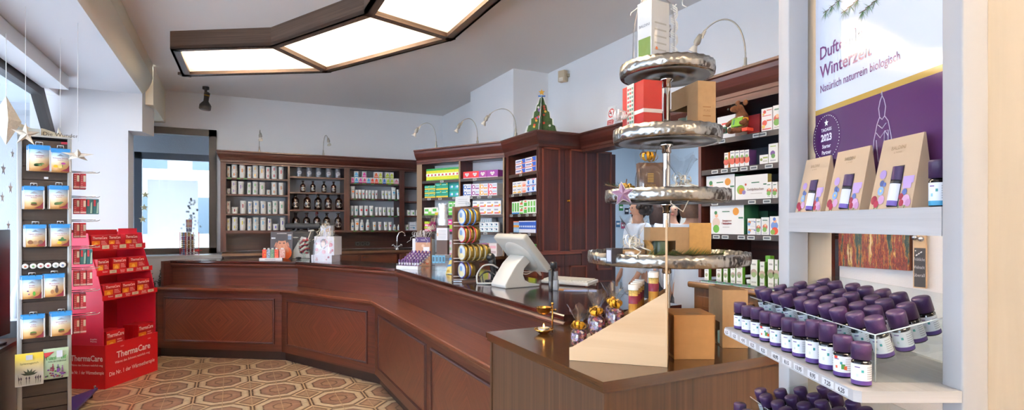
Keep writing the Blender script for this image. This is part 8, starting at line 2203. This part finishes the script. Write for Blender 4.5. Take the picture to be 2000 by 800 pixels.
for sh,zs in(('main',ZS1),('lower',ZS2)):
 for i,(px,h_)in enumerate(zip(fx,hs)):
  Yb=.545*1080/(px-1000)
  o=oil(h_,1 if i in(3,9)else 0);o.location=cam_pt(.545,Yb,zs+.0006);o.rotation_euler=(0,0,RQ-.45-.15*math.sin(i*2.3))
  tag(o,'purple capped oil bottle standing on the %s shelf edge, %s'%(sh,'at the near end' if i==10 else nth(i)+' from the far end'),None,'oil bottles along the shelf edge')
 tray=thing('acrylic_tray','clear sloping acrylic tray holding leaning oil bottles on the %s shelf'%sh,'tray',cam_pt(0,0,zs+.0006),RQ)
 m=MB();x0,x1,y0,y1=.574,.778,.8745,1.335
 m.poly([(x0,y0,.028),(x1,y0,.070),(x1,y1,.070),(x0,y1,.028)],ACRYL);m.build('sloping_floor',tray)
 m=MB();m.box(x0,x0+.003,y0,y1,0,.074,ACRYL);m.build('side_wall',tray);m=MB();m.box(x1-.003,x1,y0,y1,0,.125,ACRYL);m.build('side_wall',tray)
 for y in(y0,y1-.003):
  m=MB();f=[(x0+.003,0),(x1-.003,0),(x1-.003,.125),(x0+.003,.074)]
  m.xz_prism(f,y,y+.003,ACRYL);m.build('end_wall',tray)
 EDG=mat('#cfd6d8',.15,name='acrylic edge',spec=.8)
 m=MB();m.tube([(x0+.0015,y1,.0745),(x0+.0015,y0+.0015,.0745),(x1,y0+.0015,.1255)],.0012,EDG,5);m.tube([(x0+.0015,y0+.0015,0.001),(x0+.0015,y0+.0015,.0745)],.0012,EDG,5);m.build('edge',tray)
 ti=math.radians(18);ax=Vector((-math.sin(ti),0,math.cos(ti)))
 yr={0:[.893+.0465*i for i in range(10)],1:[.905+.0465*i for i in range(9)],2:[.93+.048*i for i in range(8)],3:[.95+.05*i for i in range(7)]}
 cs_=[(.603,.0345),(.641,.0425),(.680,.0505),(.722,.059)]
 for r_ in range(4):
  for i,y in enumerate(yr[r_]):
   if sh=='lower' and y<1.0:continue
   o=oil(.066,0);x,z=cs_[r_];q=1+.0
   o.location=cam_pt(x+.004*math.sin(i*3+r_),y,zs+z+.0035)
   wob=.05*math.sin(i*5.1+r_*2)
   o.rotation_euler=(RZ(RQ)@RY(-ti+wob*.3)@RX(wob)@RZ(.1-.6)).to_euler()
   tag(o,'purple capped oil bottle leaning in the %s tray, %s row, %s from near end'%(sh,['outer','second','third','inner'][r_],ORD[i]),None,'oil bottles leaning in the trays')
   # paper bags and the blue labelled bottle on the upper shelf
KB=mat('#bda489',.55,name='satin kraft paper',bump=.05)
FU=Frame(cx_(.684,1.352),RQ-PI/2);ZU=1.4781
for bi,(b0,b1,topy,nm)in enumerate(((1550,1599,(1589,309),'smallest looking, farthest'),(1608,1674,(1660,292),'middle'),(1693,1775,(1757,268),'nearest and largest looking'))):
 t0,t1=FU.t(b0),FU.t(b1);w=t1-t0;h=.150 if bi<3 else .15
 Yc=FU.hit((b0+b1)/2)[1];h=H-(topy[1]-CY)*(Yc+.01)/F-ZU
 o=thing('paper_gift_bag','brown paper bag with flower print and window on the white shelf, %s'%nm,'gift bag',FU.pt((t0+t1)/2,.004,ZU),FU.rot,'paper gift bags on the white shelf')
 x0,x1,D=-w/2,w/2,.042;rx,ry=w*.06,.024
 m=MB();P=[(x0,0,0),(x1,0,0),(x1,D,0),(x0,D,0),(x0+rx,ry,h),(x1-rx*.2,ry,h),(x1-rx*.2,ry+.003,h),(x0+rx,ry+.003,h)]
 ids=[m.vert(p)for p in P]
 for f in((0,1,5,4),(1,2,6,5),(2,3,7,6),(3,0,4,7),(4,5,6,7),(3,2,1,0)):m.face([ids[i]for i in f],KB)
 m.build('bag',o)
 sl=math.atan2(ry,h);M=RX(-sl)
 m=MB();m.tf(M);m.rect(-w*.06,w*.20,h*.02,h*.60,-.0005,mat('#2a2024',.6));m.build('window',o)
 m=MB();m.tf(M@T(w*.07,.004,0));r=w*.115
 for z0,z1,c in((.03,.10,'#6a55a8'),(.10,.34,'#d9dbe8'),(.34,.38,'#17131a'),(.39,.58,'#3b2152')):m.lathe([(r,h*z0),(r,h*z1)],12,mat(c,.45),0,0,0,PI,2*PI)
 m.build('oil_bottle_front',o)
 m=MB();m.tf(M);fl=lambda x,z,r,c,sx=1.0:m.disc(w*x,h*z,w*r*.78,-.0008-.00002*len(m.f)%.0004,mat(c,.5),10,sx)
 fl(-.28,.50,.10,'#a88fc8',1.1);m.rect(w*.22,w*.46,h*.34,h*.44,-.0007,mat('#b49ad0',.5));m.rect(w*.24,w*.42,h*.27,h*.345,-.0008,mat('#b49ad0',.5))
 for x,z,r_,c in((-.27,.37,.07,'#44598f'),(-.20,.35,.05,'#5c6fb0'),(-.27,.26,.10,'#7fa6d4'),(-.27,.26,.03,'#e0c46a'),(-.40,.13,.10,'#8f1f3c'),(-.22,.13,.10,'#c79ac0'),(-.33,.07,.08,'#a82a4a'),(.30,.22,.07,'#4f69ac'),(.24,.16,.07,'#8f1f3c'),(.36,.11,.11,'#c9a0c4'),(.27,.07,.07,'#9a2340'),(.42,.07,.08,'#b78ab4')):fl(x,z,r_,c)
 for x in(-.38,-.3,.2,.33):m.poly([(w*x,-.0006,0),(w*(x+.02),-.0006,0),(w*(x+.05),-.0006,h*.2)],mat('#4f7a4a',.5))
 m.build('flower_print',o)
 m=MB();m.tf(M);m.text('BALDINI',-w*.02,-.0008,h*.84,h*.055,mat('#8a7252',.5),.0,w*.5);m.text('by TAOASIS',-w*.02,-.0008,h*.79,h*.022,mat('#8a7252',.5),0,w*.3);m.build('lettering',o)
FB2=Frame(cx_(.700,1.352),RQ-PI/2)
o=oil(.078,2);Yc=.705*1080/(1830-1000);o.location=cam_pt(.708,Yc,ZU);o.rotation_euler=(0,0,RQ-.75);tag(o,'purple capped bottle with blue label at right of the paper bags',None)
o['group']='upper shelf bottle'
# seen through the unit: painting, hanging sign, dark cabinet with green capped jar
WP=Frame((2.66,1.70),-PI/2)
def painting():
 m=bpy.data.materials.new('abstract palette knife painting');m.use_nodes=True;N,L=nt(m);b=N['Principled BSDF'];uv=N.new('ShaderNodeUVMap');uv.uv_map='UVMap'
 mp=N.new('ShaderNodeMapping');mp.inputs['Scale'].default_value=(22,2.4,1);L.new(uv.outputs[0],mp.inputs[0]);n=N.new('ShaderNodeTexNoise');n.inputs['Scale'].default_value=1;n.inputs['Detail'].default_value=9;n.inputs['Roughness'].default_value=.75;L.new(mp.outputs[0],n.inputs['Vector'])
 rp=N.new('ShaderNodeValToRGB');st_=[(.36,'#1c2622'),(.43,'#22403c'),(.46,'#a8762f'),(.485,'#7a1c1a'),(.52,'#2a2522'),(.54,'#a83a26'),(.565,'#1f3a37'),(.60,'#cfa24a'),(.64,'#c4bda4')]
 while len(rp.color_ramp.elements)<len(st_):rp.color_ramp.elements.new(.5)
 for e,(p,c)in zip(rp.color_ramp.elements,st_):e.position=p;e.color=rgb(c)
 L.new(n.outputs['Fac'],rp.inputs[0]);L.new(rp.outputs[0],b.inputs['Base Color']);b.inputs['Roughness'].default_value=.5;return m
t0,t1=WP.t(1644.5),WP.t(1783);z0=(WP.z(1644.5,518.8)+WP.z(1783,527.5))/2
pa=thing('picture','abstract red and dark green palette knife painting seen under the white shelf','painting',WP.pt(0,-.001,0),WP.rot)
m=MB();m.box(t0,t1,-.025,0,z0,z0+.30,mat('#6a3a24',.6));m.build('canvas',pa);m=MB();m.rect(t0,t1,z0,z0+.30,-.0255,painting());m.build('paint',pa)
sg=thing('wooden_sign','pale wooden hanging sign with black panel and white Christmas lettering','sign',WP.pt(0,-.03,0),WP.rot)
t0,t1=WP.t(1783.5,-.03),WP.t(1808,-.03);zt_,zb_=WP.z(1795,446,-.03),WP.z(1795,562,-.03)
m=MB();m.box(t0,t1,0,.012,zb_,zt_,BIRCH,'z');m.build('board',sg);m=MB();zq=WP.z(1795,484,-.03);m.rect(t0+.004,t1,zb_+.004,zq,-.0005,mat('#35353a',.6));m.build('black_panel',sg)
m=MB();tw_=t1-t0
for i,s_ in enumerate(('Fröhliche','Weihnacht','überall')):m.text(s_,(t0+t1)/2,-.001,zq-.055-i*.034,.014,mat('#c9c9cc',.6),0,tw_*.86)
for i in range(7):m.disc(t0+tw_*(.2+.6*((i*37)%10)/10),zq-.012-.022*((i*13)%10)/10,.003,-.001,WHITE,6)
m.build('lettering',sg);m=MB();m.sphere(((t0+t1)/2-.012,-.012,zq+.045),.012,mat('#c9ccd4',.2,metal=.8));m.sphere(((t0+t1)/2+.012,-.012,zq+.04),.012,mat('#c9ccd4',.2,metal=.8));m.build('bell',sg)
dc=thing('dark_cabinet','dark brown cabinet with open shelves seen behind the white display unit','cabinet',(2.68,1.235,0),-PI/2)
m=MB();m.box(0,.06,0,.42,0,2.2,MAHO,'z');m.box(.74,.78,0,.42,0,2.2,MAHO,'z');m.box(.06,.74,.40,.42,0,2.2,MAHO,'z');m.box(0,.78,0,.42,2.2,2.25,MAHO,'x');m.build('carcass',dc)
DCF=Frame((2.68,1.235),-PI/2);zj=DCF.z(1865,527,.06)
for z in(zj,zj-.36,zj+.36,.4):m=MB();m.box(.061,.739,.02,.39,z-.02,z,MAHO,'x');m.box(.061,.739,.012,.02,z-.025,z,SHELFD);m.build('shelf',dc)
o=thing('supplement_jar','dark jar with white label and bright green cap on the dark cabinet shelf','jar',DCF.pt(DCF.t(1866,.06),.07,zj+.0006),DCF.rot);k=DCF.hit(1866,.06)[1]/F*.78
m=MB();m.lathe([(0,0),(14*k,0),(15*k,2*k),(15*k,32*k),(10*k,37*k)],20,mat('#2a160c',.1,coat=.5));m.build('jar',o);m=MB();m.lathe([(15.2*k,4*k),(15.2*k,29*k)],20,LABW);m.tf(T(0,-15.6*k,0));m.rect(-8*k,-1*k,22*k,28*k,0,mat('#5aa02a',.5));m.rect(-9*k,6*k,12*k,15*k,0,mat('#3a6a3a',.5));m.rect(-10*k,9*k,4.5*k,9*k,0,mat('#3f9a4a',.5));m.build('label',o)
m=MB();m.lathe([(11*k,36*k),(11.5*k,37*k),(11.5*k,47*k),(0,48*k)],22,mat('#4fb81f',.4));m.build('cap',o)
# people in the back room
SKIN=mat('#c99478',.55,name='skin');COATW=mat('#dfe4ec',.8,name='white work coat')
def person(px,Y,eye_py,yaw,hairc,lab,coat=COATW,trou='#3a3f4a',curly=False,longh=False,inner='#b8c4d4'):
 a,b_=cx_((px-CX)/F*Y,Y);ez=H-(eye_py-CY)*Y/F;hgt=ez+.115;s=hgt/1.70
 o=thing('person',lab,'person',(a,b_,0),FACE+yaw)
 V,Ed=[],[]
 def v(x,y,z,r,p=None):
  V.append((x*s,y*s,z*s,r*s));
  if p is not None:Ed.append((p,len(V)-1))
  return len(V)-1
 pel=v(0,0,.95,.125);wa=v(0,0,1.12,.11,pel);che=v(0,0,1.29,.125,wa);nb=v(0,.005,1.42,.06,che);ne=v(0,0,1.49,.048,nb);hd=v(0,-.005,1.585,.085,ne);tp_=v(0,.01,1.65,.068,hd);ch_=v(0,-.055,1.525,.036,ne);no=v(0,-.088,1.578,.013,hd)
 for q in(-1,1):
  sh=v(q*.16,0,1.385,.055,che);el=v(q*.215,.02,1.11,.04,sh);wr=v(q*.20,-.10,.90,.027,el);pa_=v(q*.195,-.135,.835,.032,wr)
  for i in range(4):f1=v(q*.195+(-.027+.018*i),-.16,.79-.004*(i in(1,2)),.009,pa_);v(q*.195+(-.025+.017*i),-.158,.752-.008*(i in(1,2)),.008,f1)
  th=v(q*.165,-.165,.825,.010,pa_);v(q*.16,-.18,.795,.009,th);v(q*.075,.01,1.555,.02)if False else None
  hp=v(q*.09,0,.90,.09,pel);kn=v(q*.10,-.01,.50,.058,hp);an=v(q*.10,.02,.085,.04,kn);v(q*.11,-.13,.035,.033,an)
 skin_body('body',V,Ed,o,SKIN,2)
 for q in(-1,1):
  m=MB();m.sphere((q*.032*s,-.082*s,1.588*s),.010*s,mat('#2a1c18',.3),8,6,(1.3,.6,.7));m.build('eye',o);m=MB();m.sphere((q*.082*s,.0,1.575*s),.022*s,SKIN,8,6,(.35,.8,1.2));m.build('ear',o)
 m=MB();m.sphere((0,-.083*s,1.533*s),.018*s,mat('#a8524a',.5),8,6,(1.2,.5,.4));m.build('mouth',o)
 m=MB();rnd=random.Random(int(px));HM=mat(hairc,.6,name='hair '+hairc,noise=.3,nscale=60)
 if curly:
  for i in range(70):
   u,w=rnd.uniform(-1,1),rnd.uniform(-.6,1);d=Vector((u,rnd.uniform(-.25,1.1),w)).normalized()*.10;m.sphere((d.x*s,(d.y+.025)*s,(1.60+d.z)*s),rnd.uniform(.028,.045)*s,HM,7,5)
 else:
  n=18;rows=[]
  for j,(z,r,ya)in enumerate(((1.705,.03,.01),(1.70,.06,.01),(1.675,.088,.012),(1.62,.104,.022),(1.56,.106,.035),(1.50,.10,.045),(1.42 if longh else 1.475,.085,.055))):
   rows.append([m.vert((r*math.cos(-.5+(PI+1.0)*i/n)*s,(ya+r*math.sin(-.5+(PI+1.0)*i/n))*s,z*s))for i in range(n+1)]if j>2 else[m.vert((r*math.cos(2*PI*i/n)*s,(ya+r*math.sin(2*PI*i/n))*s,z*s))for i in range(n+1)])
  for p,q in zip(rows,rows[1:]):
   for i in range(n):m.face([p[i],p[i+1],q[i+1],q[i]],HM,None,True)
  m.sphere((0,.03*s,1.60*s),.10*s,HM,14,10,(1,.95,1.05))
 m.build('hair',o)
 V2,E2=[],[]
 def w(x,y,z,r,p=None):
  V2.append((x*s,y*s,z*s,r*s))
  if p is not None:E2.append((p,len(V2)-1))
  return len(V2)-1
 c0=w(0,.0,1.27,.155);c1=w(0,.0,1.40,.095,c0);c2=w(0,0,1.10,.145,c0);c3=w(0,0,.90,.175,c2);c4=w(0,0,.62,.185,c3)
 for q in(-1,1):e=w(q*.165,0,1.375,.075,c0);f=w(q*.218,.02,1.11,.06,e);w(q*.203,-.09,.92,.046,f)
 skin_body('work_coat',V2,E2,o,coat,2)
 for q in(-1,1):
  V3=[(q*.09*s,0,.88*s,.10*s),(q*.10*s,-.01*s,.5*s,.07*s),(q*.10*s,.02*s,.10*s,.058*s)];skin_body('trouser_leg',V3,[(0,1),(1,2)],o,mat(trou,.8),1)
  m=MB();m.rbox((q*.11-.05)*s,(q*.11+.05)*s,-.18*s,.07*s,0,.075*s,mat('#2a2a2e',.5),.02*s,2);m.build('shoe',o)
 return o
person(1246,5.95,406,-1.35,'#2c2220','person with dark curly hair and white coat in profile, seen in the back room',curly=True)
person(1288,6.75,411,2.4,'#3a241c','person with smooth brown hair turned away in the back room',coat=mat('#b9c3cf',.8),longh=True)
person(1313,6.4,409,-.25,'#221a18','person with dark hair facing the shop, behind the kraft box',coat=mat('#d5dae2',.8),longh=True)
person(1352,4.75,400,2.9,'#4a3020','person in long white coat seen from behind at the doorway edge')
lp=thing('added_panel_lamp','added lamp panel, out of view, brightening the back room','ceiling lamp',(4.5,4.6,2.849));lp['kind']='thing'  # unseen panel, added because the back room came out dark
m=MB();m.box(-.65,.65,-.35,.35,-.05,0,WHITE);m.build('housing',lp);m=MB();m.box(-.6,.6,-.3,.3,-.056,-.0505,emis('#eef4ff',14,'added backroom lamp'));m.build('diffuser',lp)
cu=thing('backroom_cupboard','tall cream cupboard in the back room behind the people','cupboard',cam_pt((1350-CX)/F*7.05,7.05,0),0)
m=MB();m.box(-.28,.35,0,.4,0,1.95,mat('#c4bfb2',.6));m.build('carcass',cu)
for x in(-.27,.045):m=MB();m.box(x,x+.30,-.02,-.0005,.1,1.9,mat('#cfcabd',.6));dq=m.build('door',cu);m=MB();m.box(x+.26,x+.275,-.035,-.0205,.95,1.1,STEEL);m.build('handle',dq)
bf=Frame((5.9,6.2),-PI/2)
for i,(px,py,c)in enumerate(((1213,405,'#3a8a4a'),(1224,412,'#2a2a3a'),(1207,437,'#4a7aa0'),(1217,440,'#c05a7a'))):
 q=at_b(px,py,7.195);m=MB();m.box(-.04,.04,-.004,0,-.05,.05,mat(c,.6));m.rect(-.03,.03,-.01,.02,-.0045,WHITE);o=m.build('wall_note');o.location=q;tag(o,'small %s note on the back room wall'%['green','black','blue','pink'][i],'note','notes on the back room wall')
 # lamps of the place
def area(name,loc,sx,sy,power,col,rot):
 l=bpy.data.lights.new(name,'AREA');l.shape='RECTANGLE';l.size=sx;l.size_y=sy;l.energy=power;l.color=rgb(col)[:3]
 o=bpy.data.objects.new(name,l);COL.objects.link(o);o.location=loc;o.rotation_euler=rot
 return o
